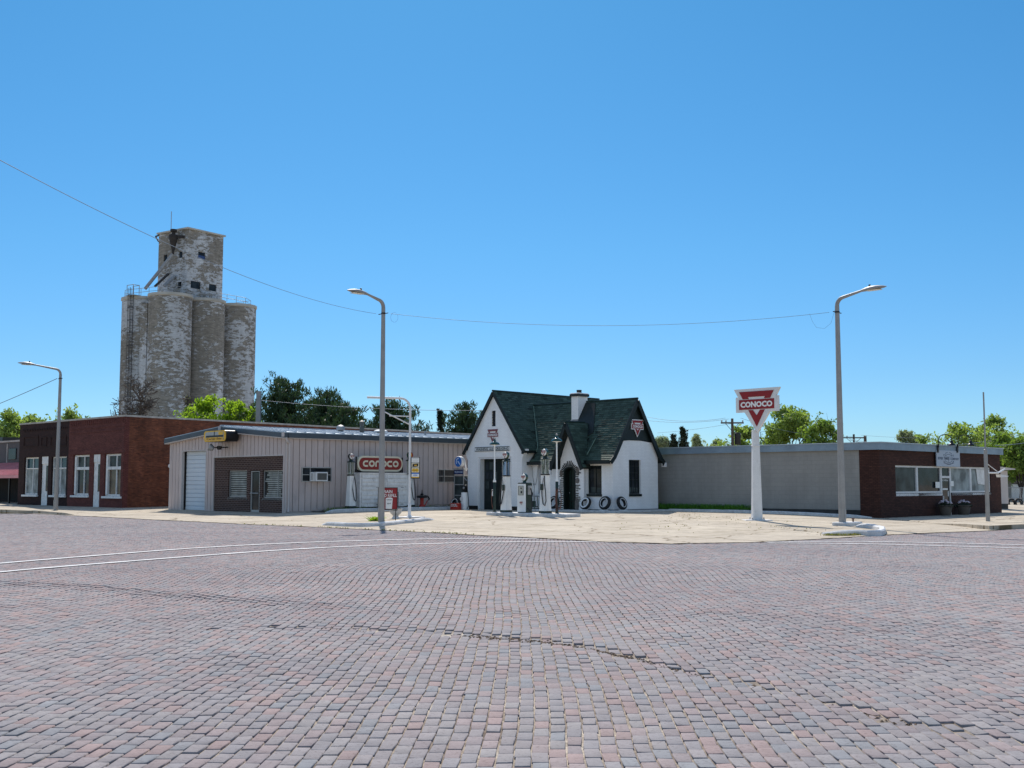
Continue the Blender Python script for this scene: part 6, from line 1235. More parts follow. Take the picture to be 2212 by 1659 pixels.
m.tube([(-w_/2+.05, .01, zb4-.06), (w_/2, .01, zb4-.03)], .015, 5); m.tube([(-w_/2+.1, -.15, .015), (w_/2+.1, -.15, .015)], .018, 5); m.tube([(w_/2+.05, .02, zb4+.1), (w_/2+.05, .02, zb4+(zt4-zb4)*.8)], .014, 5); m.build('stand', BLACK, ds)
m = MB(); put_text(m, 'DRAIN', -w_*.36, w_*.22, zb4+h_*.745, zb4+h_*.88, -.006, .02); put_text(m, 'AND REFILL', -w_*.44, w_*.45, zb4+h_*.57, zb4+h_*.71, -.006, .015); m.build('lettering', WPLAIN, ds)
m = MB(); m.prism([(-w_*.12, zb4+h_*.05), (w_*.2, zb4+h_*.04), (w_*.24, zb4+h_*.5)]+arc(w_*.06, zb4+h_*.5, w_*.18, 0, 180, 6, h_*.05)+[(-w_*.12, zb4+h_*.48)], -.008, -.001); c = m.build('oil_can', WPLAIN, ds); m = MB(); put_text(m, 'CONOCO', -w_*.08, w_*.2, zb4+h_*.42, zb4+h_*.475, -.010, .03); put_text(m, 'motor oil', -w_*.05, w_*.15, zb4+h_*.25, zb4+h_*.33, -.010, .02); m.build('can_lettering', BLACK, c)
# ---- urn
UP = ground_hit(*cD(1235, 925)); ur = thing('urn_planter', 'squat white pedestal urn with dead stalks beside the drain and refill sign', 'urn', loc=UP)
m = MB(); m.lathe([(.17, 0), (.17, .03), (.13, .08), (.12, .12), (.14, .16), (.22, .22), (.27, .30), (.28, .40), (.30, .43), (.26, .43), (.24, .36), (0, .36)], 22); m.build('bowl', KERB, ur, smooth=True)
m = MB(); r = random.Random(9)
for i in range(22): a = r.uniform(0, 2*PI); q = r.uniform(.1, .25); m.tube([(q*math.cos(a), q*math.sin(a), .38), (q*1.1*math.cos(a)+r.uniform(-.05, .05), q*1.1*math.sin(a), .38+r.uniform(.05, .16))], .008, 4)
m.build('dead_stalks', BARK, ur)
# ---- thin pole on the right pavement with its bracket
FP = ground_hit(2134.5, 1131.5); ff = Frame(FP.x, FP.y, FP.z+.1, FL); fp_ = thing('flag_pole', 'slim dark two-stage pole with a bracket arm in front of the office', 'pole', ff)
z1 = at_Y(2131, 970, FP.y).z-ff.o.z; z2 = at_Y(2131, 847, FP.y).z-ff.o.z; m = MB(); m.lathe([(.085, 0), (.075, z1-.02), (.04, z1)], 10); m.build('lower_shaft', GALV, fp_, smooth=True); m = MB(); m.lathe([(.035, z1-.05), (.032, z2)], 8); m.build('upper_shaft', GALV, fp_)
xe = ff.px(*cO(1555, 860))[0]; za = ff.px(*cO(1370, 880))[1]; xm = ff.px(*cO(1480, 865))[0]; zt5 = ff.px(*cO(1365, 765))[1]; m = MB(); m.tube([(0, 0, za), (xm, 0, za+.0), (xm+.12, 0, za+.04), (xe, 0, za+.17)], .035, 7); m.tube([(0, 0, zt5), (xm, 0, za+.03)], .016, 6); m.build('bracket_arm', WHITE, fp_)
m = MB(); m.prism([(xm-.02, za-.06), (xe+.12, za-.12), (xe+.12, za-.15), (xm+.05, za-.18)], -.1, .1); m.bbox(-.02, .12, -.06, .06, za+.02, za+.12, .01); m.build('arm_plate', WHITE, fp_)
# ================================================================ grain elevator
X2 = at_Y(369, 624, 160).x; DD = 5.98; RS = DD/2-.01
EF = Frame(X2, 160.0, 0, FR+math.radians(10)); el = thing('grain_elevator', 'tall concrete grain elevator with peeling white paint, round silos and a square headhouse', 'grain elevator', EF)
HS = at_Y(376, 622.5, 157).z-.5
for j in range(2):
    for i in range(3):
        m = MB(); cx, cy = -DD*j, DD*i    # along -x (left) and +y
        pass
# frame: x = -L, y = +R ; the row of three runs along +y (R), the second row behind runs along -x (L)
for j, i in ((0, 0), (0, 1), (0, 2), (1, 0), (1, 1), (1, 2)):
    c = (-DD*j, DD*i); m = MB(); m.lathe([(RS, -.5), (RS, HS*.5), (RS, HS-.45)], 48, 0, None, c); sl_ = m.build('silo', SILO, el, smooth=True)
    m = MB(); m.lathe([(RS+.001, HS-.449), (RS+.13, HS-.35), (RS+.13, HS), (0, HS+.02)], 48, 0, None, c); m.build('silo_rim', SILORIM, sl_, smooth=True)
m = MB(); m.box(-1.4, -.8, -2.9, -1.2, -.5, HS-.6) if False else None
m.box(-DD+1.2, -1.2, -1.6, DD*2+1.6, 0, HS-.7); m.box(-DD*.5-.75, -DD*.5+.75, -2.2, -1.61, 0, HS-1.2); m.build('silo_infill', HEADM, el)
def epx(u, v, y): return EF.px(u, v, y)
# headhouse: near corner on u=404.7
HY = 2.2
hx1, _ = epx(404.7, 560, HY); hx0 = hx1-6.5; hy1 = HY+6.5
Ht = epx(404.7, 494.5, HY)[1]
hh = MB(); wzs = [tuple(epx(*cE(x, y), HY)[0] if False else v for v in (0,)) for x, y in ()]
def ew(x0, x1, y0, y1): a = epx(*cE(x0, (y0+y1)/2), HY); b = epx(*cE(x1, (y0+y1)/2), HY); return (a[0], b[0], epx(*cE((x0+x1)/2, y1), HY)[1], epx(*cE((x0+x1)/2, y0), HY)[1])
wl_ = [ew(461, 489, 377, 425), ew(575, 603, 352, 400), ew(565, 595, 580, 628)]
wall(hh, hx0, hx1, HS-.4, Ht, wl_, HY, HY+.3)
ER = Frame(*(EF.M @ Vector((hx1, 0, 0))), FL+math.radians(10))
def er(x0, x1, y0, y1): a = ER.px(*cE(x0, (y0+y1)/2)); b = ER.px(*cE(x1, (y0+y1)/2)); return (a[0], b[0], ER.px(*cE((x0+x1)/2, y1))[1], ER.px(*cE((x0+x1)/2, y0))[1])
wr_ = [er(721, 776, 357, 408), er(665, 740, 577, 632), er(803, 860, 600, 650)]
SM = Matrix.Translation((hx1, 0, 0)) @ SIDE
wall(hh, HY+.301, hy1, HS-.4, Ht, wr_, 0, .3, SM); hh.box(hx0, hx0+.3, HY+.301, hy1, HS-.4, Ht); hh.box(hx0+.301, hx1-.301, hy1-.3, hy1, HS-.4, Ht)
hd_ = hh.build('headhouse', HEADM, el)
m = MB(); m.box(hx0-.25, hx1+.25, HY-.25, hy1+.25, Ht, Ht+.22); m.build('headhouse_roof', SILORIM, hd_)
for w_ in wl_: m = MB(); m.box(w_[0], w_[1], HY+.15, HY+.2, w_[2], w_[3]); m.box((w_[0]+w_[1])/2-.05, (w_[0]+w_[1])/2+.05, HY+.1, HY+.149, w_[2], w_[3]); m.build('window', GLASS, hd_)
for i, w_ in enumerate(wr_): m = MB(); m.box(w_[0], w_[1], .15, .2, w_[2], w_[3], 0, SM); m.build('window', GLASS, hd_, label=None); 
m = MB(); w_ = wr_[0]; m.box(w_[0], w_[1], .08, .14, w_[2], w_[2]+.5*(w_[3]-w_[2]), 0, SM); m.build('blue_panel', paint('faded_blue', (.03, .07, .2), .7), hd_)
# dust cyclone
px_, pz_ = epx(*cE(535, 240), HY-1.0); m = MB(); zz = lambda y: epx(*cE(535, y), HY-1.0)[1]
m.lathe([(.16, zz(372)), (.18, zz(350)), (.58, zz(262)), (.66, zz(250)), (.62, zz(228)), (.24, zz(220)), (.24, zz(208)), (.46, zz(204)), (.46, zz(186)), (.2, zz(183))], 20, 0, None, (px_, HY-1.0)); m.tube([(px_, HY-1.0, zz(238)), (px_+1.2, HY, zz(240))], .2, 8); m.build('dust_cyclone', paint('rusty_black', (.03, .026, .026), .7, .3), el, smooth=True)
def tb(pts, r, nm, mt): m = MB(); m.tube([(epx(*cE(x, y), yy)[0], yy, epx(*cE(x, y), yy)[1]) for x, y, yy in pts], r, 8); return m.build(nm, mt, el)
SP = paint('weathered_spout', (.30, .31, .33), .6, .2)
tb([(530, 372, HY-1.0), (420, 510, -.2), (320, 635, -1.5)], .24, 'grain_spout', SP); tb([(497, 520, HY-.1), (395, 615, 0)], .18, 'grain_spout', paint('dark_spout', (.06, .055, .055), .7)); tb([(545, 538, HY-.1), (465, 612, .6)], .26, 'grain_spout', SP)
tb([(517, 208, HY+1), (520, 50, HY+1)], .05, 'antenna', STEEL)
m = MB(); a = epx(*cE(405, 240), HY+.1); b = epx(*cE(427, 278), HY+.1); m.tube([(a[0], HY, a[1]), (hx0+.1, HY, a[1]+.1)], .12, 6); m.tube([(a[0], HY, a[1]), (b[0], HY, b[1])], .1, 6); m.build('hoist_bracket', BLACK, el)
# railing round the top
m = MB(); ztp = HS+.0
loop = [(-DD-RS*.8, -RS*.5), (-DD-RS*.3, -RS*.85), (-RS*.7, -RS*.7), (RS*.55, -RS*.5), (RS*.75, DD*.5), (RS*.7, DD*2), (RS*.2, DD*2+RS*.8), (-DD, DD*2+RS*.8)]
for z_ in (.5, 1.05): m.tube([(x, y, ztp+z_) for x, y in loop], .035, 5)
for a, b in zip(loop, loop[1:]):
    n_ = max(1, int(math.hypot(b[0]-a[0], b[1]-a[1])/1.6))
    for i in range(n_): x, y = a[0]+(b[0]-a[0])*i/n_, a[1]+(b[1]-a[1])*i/n_; m.tube([(x, y, ztp), (x, y, ztp+1.05)], .035, 5)
m.build('railing', STEEL, el)
# caged ladder on the left silo
c = (-DD, 0); la = math.radians(-68); lx, ly = c[0]+(RS+.2)*math.cos(la), c[1]+(RS+.2)*math.sin(la); m = MB(); tx_, ty_ = -math.sin(la), math.cos(la)
for s_ in (-.25, .25): m.tube([(lx+tx_*s_, ly+ty_*s_, 0), (lx+tx_*s_, ly+ty_*s_, HS+1.2)], .05, 5)
for i in range(int(HS/.45)): z_ = .5+i*.45; m.tube([(lx-tx_*.25, ly-ty_*.25, z_), (lx+tx_*.25, ly+ty_*.25, z_)], .03, 4)
ox, oy = math.cos(la), math.sin(la)
for i in range(int(HS/1.8)):
    z_ = 3+i*1.8
    if z_ > HS+1: break
    m.tube([(lx+tx_*.38*math.cos(a)+ox*.75*math.sin(a), ly+ty_*.38*math.cos(a)+oy*.75*math.sin(a), z_) for a in [PI*k/8 for k in range(9)]], .04, 4)
for a in (.8, 1.57, 2.34): m.tube([(lx+tx_*.38*math.cos(a)+ox*.75*math.sin(a), ly+ty_*.38*math.cos(a)+oy*.75*math.sin(a), 3) , (lx+tx_*.38*math.cos(a)+ox*.75*math.sin(a), ly+ty_*.38*math.cos(a)+oy*.75*math.sin(a), HS+1)], .03, 4)
m.build('caged_ladder', paint('ladder_iron', (.07, .07, .075), .7), el)
m = MB(); m.box(lx-.9, lx+.9, ly-.4, ly+.9, HS+.0, HS+.06); [m.tube([(lx+a, ly+b, HS), (lx+a, ly+b, HS+1.5)], .05, 5) for a in (-.7, .7) for b in (-.3, .7)]; m.tube([(lx-.7, ly-.3, HS+1.5), (lx+.7, ly-.3, HS+1.5), (lx+.7, ly+.7, HS+1.5), (lx-.7, ly+.7, HS+1.5)], .05, 5); m.build('ladder_landing', STEEL, el)
# ================================================================ trees
def leaf_cloud(m, pts, size, r, n_per, flat=0.0, up=None):
    """many small bent leaf sprays round each point"""
    for (c, rad) in pts:
        for _ in range(n_per):
            d = np.array([r.gauss(0, 1), r.gauss(0, 1), r.gauss(0, 1)]); d /= (np.linalg.norm(d)+1e-9); q = np.array(c)+d*rad*(r.random()**.5)
            a = np.array([r.gauss(0, 1), r.gauss(0, 1), r.gauss(0, 1)*(1-flat)])
            if up is not None: a = a*.55+np.array([d[0]*up, d[1]*up, 1.0])*1.0
            a /= np.linalg.norm(a)+1e-9; b = np.cross(a, [r.gauss(0, 1), r.gauss(0, 1), r.gauss(0, 1)]); b /= np.linalg.norm(b)+1e-9
            s = size*r.uniform(.6, 1.35); w = s*(.5 if up is None else .22)
            m.add([q-a*s*.5, q+b*w*.5+a*s*.05, q+a*s*.55, q-b*w*.5+a*s*.05], [(0, 1, 2, 3)])
def branches(m, base, dirv, L, rad, depth, r, tips, spread=.55, gravity=.0, n=2, curl=.18, minr=.006, shrink=.72):
    p = Vector(base); d = Vector(dirv).normalized(); k = 4; P_ = [tuple(p)]; R_ = [rad]
    for i in range(k):
        d = (d+Vector((r.gauss(0, curl), r.gauss(0, curl), r.gauss(0, curl)+gravity))).normalized(); p = p+d*L/k; P_.append(tuple(p)); R_.append(max(minr, rad*(1-.45*(i+1)/k)))
    m.tube(P_, R_, 7 if rad > .06 else (5 if rad > .02 else 3)); tips.append((tuple(p), depth))
    if depth <= 0: return
    for i in range(n+(r.random() < .5)):
        t = r.uniform(.45, 1.0) if i else 1.0; q = Vector(P_[min(k, int(t*k))])
        nd = (d+Vector((r.gauss(0, spread), r.gauss(0, spread), r.gauss(0, spread)*.8))).normalized()
        branches(m, q, nd, L*r.uniform(shrink-.1, shrink+.08), max(minr, rad*.55), depth-1, r, tips, spread, gravity, n, curl, minr, shrink)
def tree(u, vtop, wpx, Y, label, kind, seed, cat='tree', name=None, group=None, vbot=None, leafm=None, dens=1.0):
    r = random.Random(seed); P = at_Y(u, HZ, Y); z0 = -.1; H = at_Y(u, vtop, Y).z; w = wpx*Y/F/2; sc = Y/100.0
    o = thing(name or {'broad': 'broadleaf_tree', 'pine': 'pine_tree', 'cedar': 'cedar_tree', 'bare': 'bare_tree', 'half': 'sparse_conifer'}[kind], label, cat, loc=(P.x, P.y, z0), group=group); H -= z0
    t = MB(); m = MB(); tips = []
    if kind == 'broad':
        th = H*.28; tr = .05*H*.45
        t.tube([(0, 0, 0), (r.uniform(-.1, .1), 0, th*.5), (r.uniform(-.3, .3), r.uniform(-.3, .3), th)], [tr*1.3, tr, tr*.8], 9)
        for i in range(6):
            a = 2*PI*i/6+r.random(); branches(t, (0, 0, th*r.uniform(.75, 1)), (math.cos(a)*w/H*1.7, math.sin(a)*w/H*1.7, 1), H*.30, tr*.55, 3, r, tips, .42, .03, 2)
        lob = []
        for i in range(int(17*dens)):
            a = r.uniform(0, 2*PI); h = r.uniform(.40, .93); rr = w*.82*math.sqrt(max(.04, 1-((h-.66)/.33)**2))*math.sqrt(r.random()); lob.append(((math.cos(a)*rr, math.sin(a)*rr, H*h), w*r.uniform(.20, .36)))
        lob.append(((0, 0, H*.9), w*.25)); pts = []
        for c, R in lob:
            for _ in range(int(34*dens)):
                d = Vector((r.gauss(0, 1), r.gauss(0, 1), r.gauss(0, 1))).normalized()*R*r.uniform(.45, 1.05); q = (c[0]+d.x, c[1]+d.y, min(H*1.0, c[2]+d.z*.85))
                if r.random() < .86: pts.append((q, .30*sc+.12*w*.5))
        pts += [(p, .35*sc) for p, dd in tips if dd <= 1 and p[2] < H]
        leaf_cloud(m, pts, .30*sc, r, 11)
    elif kind == 'pine':
        w *= 1.3
        t.tube([(0, 0, 0), (0, 0, H*.5), (.1, 0, H*.94)], [.28, .2, .05], 8); nl = int(H/.55); pts = []
        for i in range(nl):
            f = .12+.86*i/nl; prof = min(1.0, ((1.02-f)/.42)**.62)*w*1.08*(.86+.22*math.sin(i*1.7+seed)); nb = 10 if f < .85 else 7
            for b in range(nb):
                a = 2*PI*(b+r.random()*.8)/nb+i; L = prof*r.uniform(.62, 1.08); z = H*f+r.uniform(-.2, .2)
                e = (math.cos(a)*L, math.sin(a)*L, min(H, z+L*r.uniform(.15, .5))); t.tube([(0, 0, z), (e[0]*.6, e[1]*.6, z+L*.08), e], [.05, .03, .012], 4)
                ns = max(2, int(L/.42))
                for k in range(ns):
                    g = (k+1)/ns; q = (e[0]*g+r.gauss(0, .16), e[1]*g+r.gauss(0, .16), z+(e[2]-z)*g**1.4+r.gauss(0, .13)); pts.append((q, .30+.14*r.random()))
        pts.append(((0, 0, H*.98), .2)); leaf_cloud(m, pts, .42, r, int(20*dens), up=.55)
    elif kind == 'cedar':
        t.tube([(0, 0, 0), (0, 0, H*.97)], [.16, .03], 6); pts = []
        for i in range(int(260*dens)):
            f = r.random()**.8; a = r.uniform(0, 2*PI); rr = w*(1-f)**.65*(.75+.35*math.sin(a*3+f*9+seed))*math.sqrt(r.random()); pts.append(((math.cos(a)*rr, math.sin(a)*rr, H*(.08+.9*f)), .18))
        for i in range(16): a = r.uniform(0, 2*PI); f = r.uniform(.3, .95); rr = w*(1-f)**.6*1.0; pts += [((math.cos(a)*rr*(1+.05*k), math.sin(a)*rr*(1+.05*k), min(H, H*f+.22*k)), .10) for k in range(4)]
        leaf_cloud(m, pts, .30, r, 12, up=.5)
    elif kind in ('bare', 'half'):
        tr = .018*H; t.tube([(0, 0, 0), (.05, .05, H*.3), (.1, -.05, H*.55), (0, 0, H*.8)], [tr*1.3, tr, tr*.7, tr*.3], 8)
        if kind == 'bare':
            for i in range(34):
                f = r.uniform(.30, .86); a = r.uniform(0, 2*PI); branches(t, (.05, 0, H*f), (math.cos(a)*1.1, math.sin(a)*1.1, .7), w*r.uniform(.46, .66)*(1.12-f*.5), tr*.34, 3, r, tips, .5, .02, 3, .24, .028)
            if leafm: leaf_cloud(m, [(p, .3) for p, dd in tips if dd <= 1], .16*sc, r, int(7*dens))
        else:
            for i in range(60):
                f = .25+.72*i/60; a = i*2.4; L = w*(1.05-f)*1.45*r.uniform(.7, 1.1); e = (math.cos(a)*L, math.sin(a)*L, H*f-.12*L); t.tube([(0, 0, H*f), (e[0]*.6, e[1]*.6, H*f+.08*L), e], [.08, .06, .035], 4)
                for k in range(9): g = r.uniform(.3, 1); q = Vector((e[0]*g, e[1]*g, H*f-.05*L)); t.tube([q, q+Vector((r.gauss(0, .35), r.gauss(0, .35), r.gauss(0, .2)))], .032, 3)
                if r.random() < .55: tips.append(((e[0]*.8, e[1]*.8, e[2]), 0))
            leaf_cloud(m, [(p, .32) for p, _ in tips], .22, r, 12)
    t.build('trunk', DRYBARK if kind in ('bare', 'half') else BARK, o)
    if m.v: m.build('crown', leafm or {'broad': LF_SPRING, 'pine': LF_PINE, 'cedar': LF_CEDAR, 'half': LF_WEED, 'bare': LF_PALE}[kind], o)
    return o
G1 = 'leafy trees beyond the brick shops'; G2 = 'dark pines beyond the metal building'; G4 = 'trees beyond the brick office'
tree(12, 884, 100, 125, 'light green tree at the far left behind the dark shopfront', 'broad', 11, group=G1, dens=.8)
tree(70, 892, 90, 135, 'light green tree just left of the leftmost street light', 'broad', 12, group=G1, dens=.7)
tree(150, 882, 80, 140, 'thin light green tree just right of the leftmost street light', 'broad', 13, group=G1, dens=.6)
tree(297, 818, 125, 112, 'leafless spreading tree in front of the grain silos', 'bare', 14)
tree(402, 848, 62, 112, 'nearly bare conifer beside the bright green tree', 'half', 15)
tree(445, 850, 96, 108, 'bright yellow-green tree in front of the grain silos', 'broad', 16, leafm=LF_BRIGHT, dens=1.0)
tree(512, 857, 92, 106, 'bright yellow-green tree nearer the square grey pole', 'broad', 18, leafm=LF_BRIGHT, dens=1.0)
tree(612, 817, 134, 104, 'tallest dark pine, right of the square grey pole', 'pine', 20, group=G2)
tree(702, 842, 128, 100, 'second dark pine beside the tallest one', 'pine', 21, group=G2)
tree(742, 874, 100, 96, 'low dark pine leaning out behind the roof vents', 'pine', 22, group=G2)
tree(846, 862, 128, 102, 'broad dark pine behind the tall street light', 'pine', 23, group=G2)
tree(952, 886, 62, 100, 'narrow spiky cedar between two dark pines', 'cedar', 24)
tree(1005, 870, 92, 96, 'dark pine close beside the cottage gable', 'pine', 25, group=G2)
tree(1427, 936, 42, 105, 'pale twiggy shrub close to the cottage roof', 'bare', 30, leafm=LF_PALE)
tree(1478, 925, 46, 98, 'dark spiky cedar above the grey building roof', 'cedar', 31); tree(1455, 938, 36, 98, 'shorter dark cedar left of the spiky one', 'cedar', 38)
tree(1505, 930, 34, 120, 'pale budding tree right of the dark cedar', 'bare', 32, leafm=LF_PALE)
tree(1549, 944, 26, 130, 'tiny yellow-green tree left of the wooden utility pole', 'broad', 33, leafm=LF_PALE, dens=.5)
tree(1608, 922, 86, 120, 'yellow-green tree behind the wooden utility pole', 'broad', 34, dens=.8)
tree(1712, 872, 130, 118, 'big leafy tree right of the triangle brand sign', 'broad', 35, dens=1.05)
tree(1782, 902, 74, 112, 'lower leafy tree just left of the right-hand street light', 'broad', 36, leafm=LF_DEEP, dens=.9)
tree(1960, 924, 54, 140, 'bare budding tree above the office roofline', 'bare', 40, leafm=LF_PALE)
tree(2068, 906, 92, 118, 'tall airy tree above the office sign', 'broad', 41, group=G4, dens=.52)
tree(2142, 893, 96, 120, 'tall airy tree behind the slim dark pole', 'broad', 42, group=G4, dens=.5)
tree(1995, 938, 70, 150, 'low yellow-green tree low over the office roof', 'broad', 43, group=G4, dens=.6)
tree(2160, 935, 78, 92, 'dense dark green tree right behind the office corner', 'broad', 44, leafm=LF_DEEP, dens=1.0)
tree(2205, 946, 80, 88, 'dense green tree at the right edge of the view', 'broad', 45, leafm=LF_DEEP, dens=1.3)
# ================================================================ utility poles and their wires
def upole(u, vtop, Y, label, arm=None, can=False, r=.13, ang=0.0, name='utility_pole', mat=WOODP, square=False):
    P = at_Y(u, HZ, Y); H = at_Y(u, vtop, Y).z+.1; o = thing(name, label, 'utility pole', loc=(P.x, P.y, -.1), rot=ang); m = MB()
    if square: m.loft([sqr(0, .46), sqr(H, .34)])
    else: m.lathe([(r*1.25, 0), (r*.85, H)], 10)
    m.build('shaft', mat, o)
    if arm: 
        m = MB(); a = arm/2; m.box(-a, a, -.06, .06, H-.45, H-.32); m.tube([(-a*.6, .08, H-.4), (0, .1, H-1.1)], .025, 5); m.tube([(a*.6, .08, H-.4), (0, .1, H-1.1)], .025, 5); m.build('crossarm', mat, o)
        for x in (-a+.08, -a*.55, a-.08): m = MB(); m.lathe([(.03, H-.32), (.06, H-.28), (.06, H-.16), (.02, H-.14)], 8, 0, None, (x, 0)); m.build('insulator', STEEL, o)
    if can: m = MB(); m.lathe([(.24, H-2.3), (.27, H-2.2), (.27, H-1.3), (.2, H-1.22)], 14, 0, None, (.45, 0)); m.build('transformer', BLACK, o, smooth=True)
    return o, P, H
sp, PSq, HSq = upole(555.5, 845, 92, 'square grey concrete pole rising behind the metal roof', None, mat=GALV, square=True)
o1, P1, H1 = upole(1584, 904, 100, 'wooden utility pole with crossarm and black transformer left of the brand sign', 2.0, True)
o2, P2, H2 = upole(1847, 938, 125, 'distant wooden utility pole with a crossarm right of the right-hand street light', 2.7)
o3, P3, H3 = upole(1871.5, 941, 135, 'distant stubby utility pole without a crossarm', None, r=.2)
def wp_(u, v, Y): return at_Y(u, v, Y)
wire('thin wire from the square grey pole running behind the pines', wp_(556, 864, 92), wp_(1100, 886, 90), .3, .018)
wire('upper wire left of the wooden utility pole', wp_(1395, 900, 110), wp_(1567, 903, 100), .35, .014); wire('lower wire left of the wooden utility pole', wp_(1395, 908, 110), wp_(1575, 905, 100), .25, .014)
wire('slack wire from the wooden utility pole down toward the cedar', wp_(1420, 935, 110), wp_(1580, 915, 100), .1, .012)
wire('wire right of the wooden utility pole passing the brand sign', wp_(1600, 903, 100), wp_(1847, 942, 125), .6, .014)
wire('upper roof-height wire leading to the right edge', wp_(1835, 948, 125), wp_(2300, 915, 95), 1.3, .022); wire('lower roof-height wire leading to the right edge', wp_(1835, 950.5, 125), wp_(2300, 922, 95), 1.3, .022)
wire('faint high wire over the office roof', wp_(1860, 940, 130), wp_(2300, 925, 110), .6, .012)
wire('wire in front of the dark tree at the right edge', wp_(2150, 962, 88), wp_(2300, 936, 80), .2, .02)
# ================================================================ far left: canopy building
LBF = Fr(36.2, 96, FR); lb = thing('grey_upper_building', 'grey upper storey building at the far left edge behind the pink canopy', 'building', LBF)
q0 = LBF.px(0, cL(0, 470)[1])[1]; XB = -45.0; xr = 13.3
m = MB(); m.box(XB, xr, 0, .4, 2.2, q0); m.box(XB, xr, 4, 4.3, -.3, 2.2); m.box(XB, XB+.3, .401, 3.99, -.3, q0-.1); m.box(xr-.3, xr, .401, 3.99, -.3, q0-.1); m.build('wall', GREYB, lb)
m = MB(); m.box(XB, xr, -.1, 12, q0+.001, q0+.14); m.build('coping', CREAMC, lb)
m = MB(); a = LBF.px(*cL(110, 480)); m.box(a[0]-.06, a[0]+.06, -.05, -.001, 2.3, q0-.1); m.build('pilaster', CREAMC, lb)
a = LBF.px(*cL(135, 625)); b = LBF.px(*cL(235, 625)); m = MB(); m.box(a[0], b[0], -.08, -.001, LBF.px(*cL(185, 700))[1], LBF.px(*cL(185, 550))[1]); m.build('window', GLASS, lb)
m = MB(); c0 = LBF.px(-40, cL(0, 420)[1], 2)[0]; m.box(c0, c0+6, 1.5, 3, q0+.14, q0+.62); m.build('roof_unit', BLACK, lb)
m = MB(); m.box(xr-1.9, xr-1.2, 1.2, 2, q0+.14, q0+.7); m.build('roof_vent', WHITE, lb)
cf_ = LBF; cz1 = LBF.px(*cL(235, 740), -1.2)[1]; cz0 = LBF.px(*cL(280, 930), -1.2)[1]
cn = thing('pink_canopy', 'pinkish red ribbed metal canopy roof over a dark shaded porch', 'canopy', LBF)
xl = XB; xr2 = 13.3; xh = LBF.px(*cL(235, 740), .0)[0]
m = MB(); zc = cz1; zb_ = cz0
m.add([(xl, -2.6, zb_), (xr2, -2.6, zb_), (xr2, -.05, zc), (xh, -.05, zc), (xl, -.05, zc-.0), (xl, -2.6, zb_-.06), (xr2, -2.6, zb_-.06), (xr2, -.05, zc-.06), (xl, -.05, zc-.06)], [(0, 1, 2, 3, 4), (5, 8, 7, 6), (0, 5, 6, 1), (1, 6, 7, 2)])
for i in range(60): x = xr2-.25*i; m.prism([(x-.03, 0), (x+.03, 0), (x+.03, .04), (x-.03, .04)], 0, math.hypot(2.55, zc-zb_), 0, Matrix.Translation((0, -2.6, zb_)) @ Matrix.Rotation(math.atan2(zc-zb_, 2.55), 4, 'X'))
m.box(xl, xr2, -2.66, -2.6, zb_-.2, zb_+.02)
m.build('roof_sheet', PINK, cn)
for i in range(4): m = MB(); x = xr2-.4-3.2*i; m.box(x-.06, x+.06, -2.5, -2.38, -.2, zb_-.07); m.build('post', BLACK, cn)
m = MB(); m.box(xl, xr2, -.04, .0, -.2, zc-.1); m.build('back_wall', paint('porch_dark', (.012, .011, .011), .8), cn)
# ================================================================ far right: shed, fence, leaning wheels
RF = Frame(*at_Y(2190, 1085, 92)[:2], -.15, .25); sh = thing('white_lean_to', 'small pale lean-to shed seen past the office corner', 'shed', Frame(*at_Y(2168, 1085, 70)[:2], -.16, .5))
m = MB(); m.box(-.45, .45, 0, 2.5, .55, 2.55); m.build('wall', TRIM, sh); m = MB(); m.box(-.43, .43, .02, 2.4, 0, .549); m.build('footing', FOUND, sh)
m = MB(); m.prism([(-.6, 2.56), (.8, 2.62), (.8, 2.68), (-.6, 2.8)], -.3, 2.7); m.build('roof', TRIM, sh)
gr = thing('old_garage', 'weathered garage with a dark sloping roof at the right edge', 'shed', RF)
m = MB(); m.box(-1.2, 6, 0, 4, 0, 2.1); m.build('wall', paint('old_garage_wall', (.24, .23, .21), .8, .2), gr); m = MB(); m.prismx([(-.4, 2.05), (4.4, 2.05), (2.4, 4.3), (1.6, 4.3)], -1.5, 6.3); m.build('roof', paint('dark_roof', (.03, .027, .027), .9, .3), gr)
m = MB(); m.box(-.2, 2.6, -.03, -.001, .0, 1.7); m.build('garage_door', WHITE, gr)
fe = thing('wire_fence', 'chain link fence with pipe rails in front of the old garage', 'fence', Frame(*at_Y(2160, 1085, 80)[:2], -.15, .2)); m = MB()
for x in [i*1.6 for i in range(5)]: m.tube([(x, 0, 0), (x, 0, 1.5)], .035, 6)
for z in (.1, .75, 1.48): m.tube([(0, 0, z), (6.4, 0, z)], .025, 6)
m.build('rail', STEEL, fe); m = MB()
for i in range(64):
    m.tube([(i*.1, 0, .1), (min(6.4, i*.1+1.38), 0, 1.48)], .006, 3) if i < 50 else None; m.tube([(i*.1, 0, 1.48), (min(6.4, i*.1+1.38), 0, .1)], .006, 3) if i < 50 else None
m.build('mesh', STEEL, fe)
for i, x in enumerate((1.0, 2.2, 2.9)):
    X = fe.matrix_basis @ Vector((0, 0, 0)); Q = at_Y(2172+i*15, 1085, 79); tyre((Q.x, Q.y, -.14), .3, .2, ['dark wheel nearest the office corner by the fence', 'dark wheel leaning in the middle by the fence', 'dark wheel at the right edge by the fence'][i], .36, stand=False, band=(.60, .61))
pr = MB(); a = at_Y(2160, 1085, 66); 
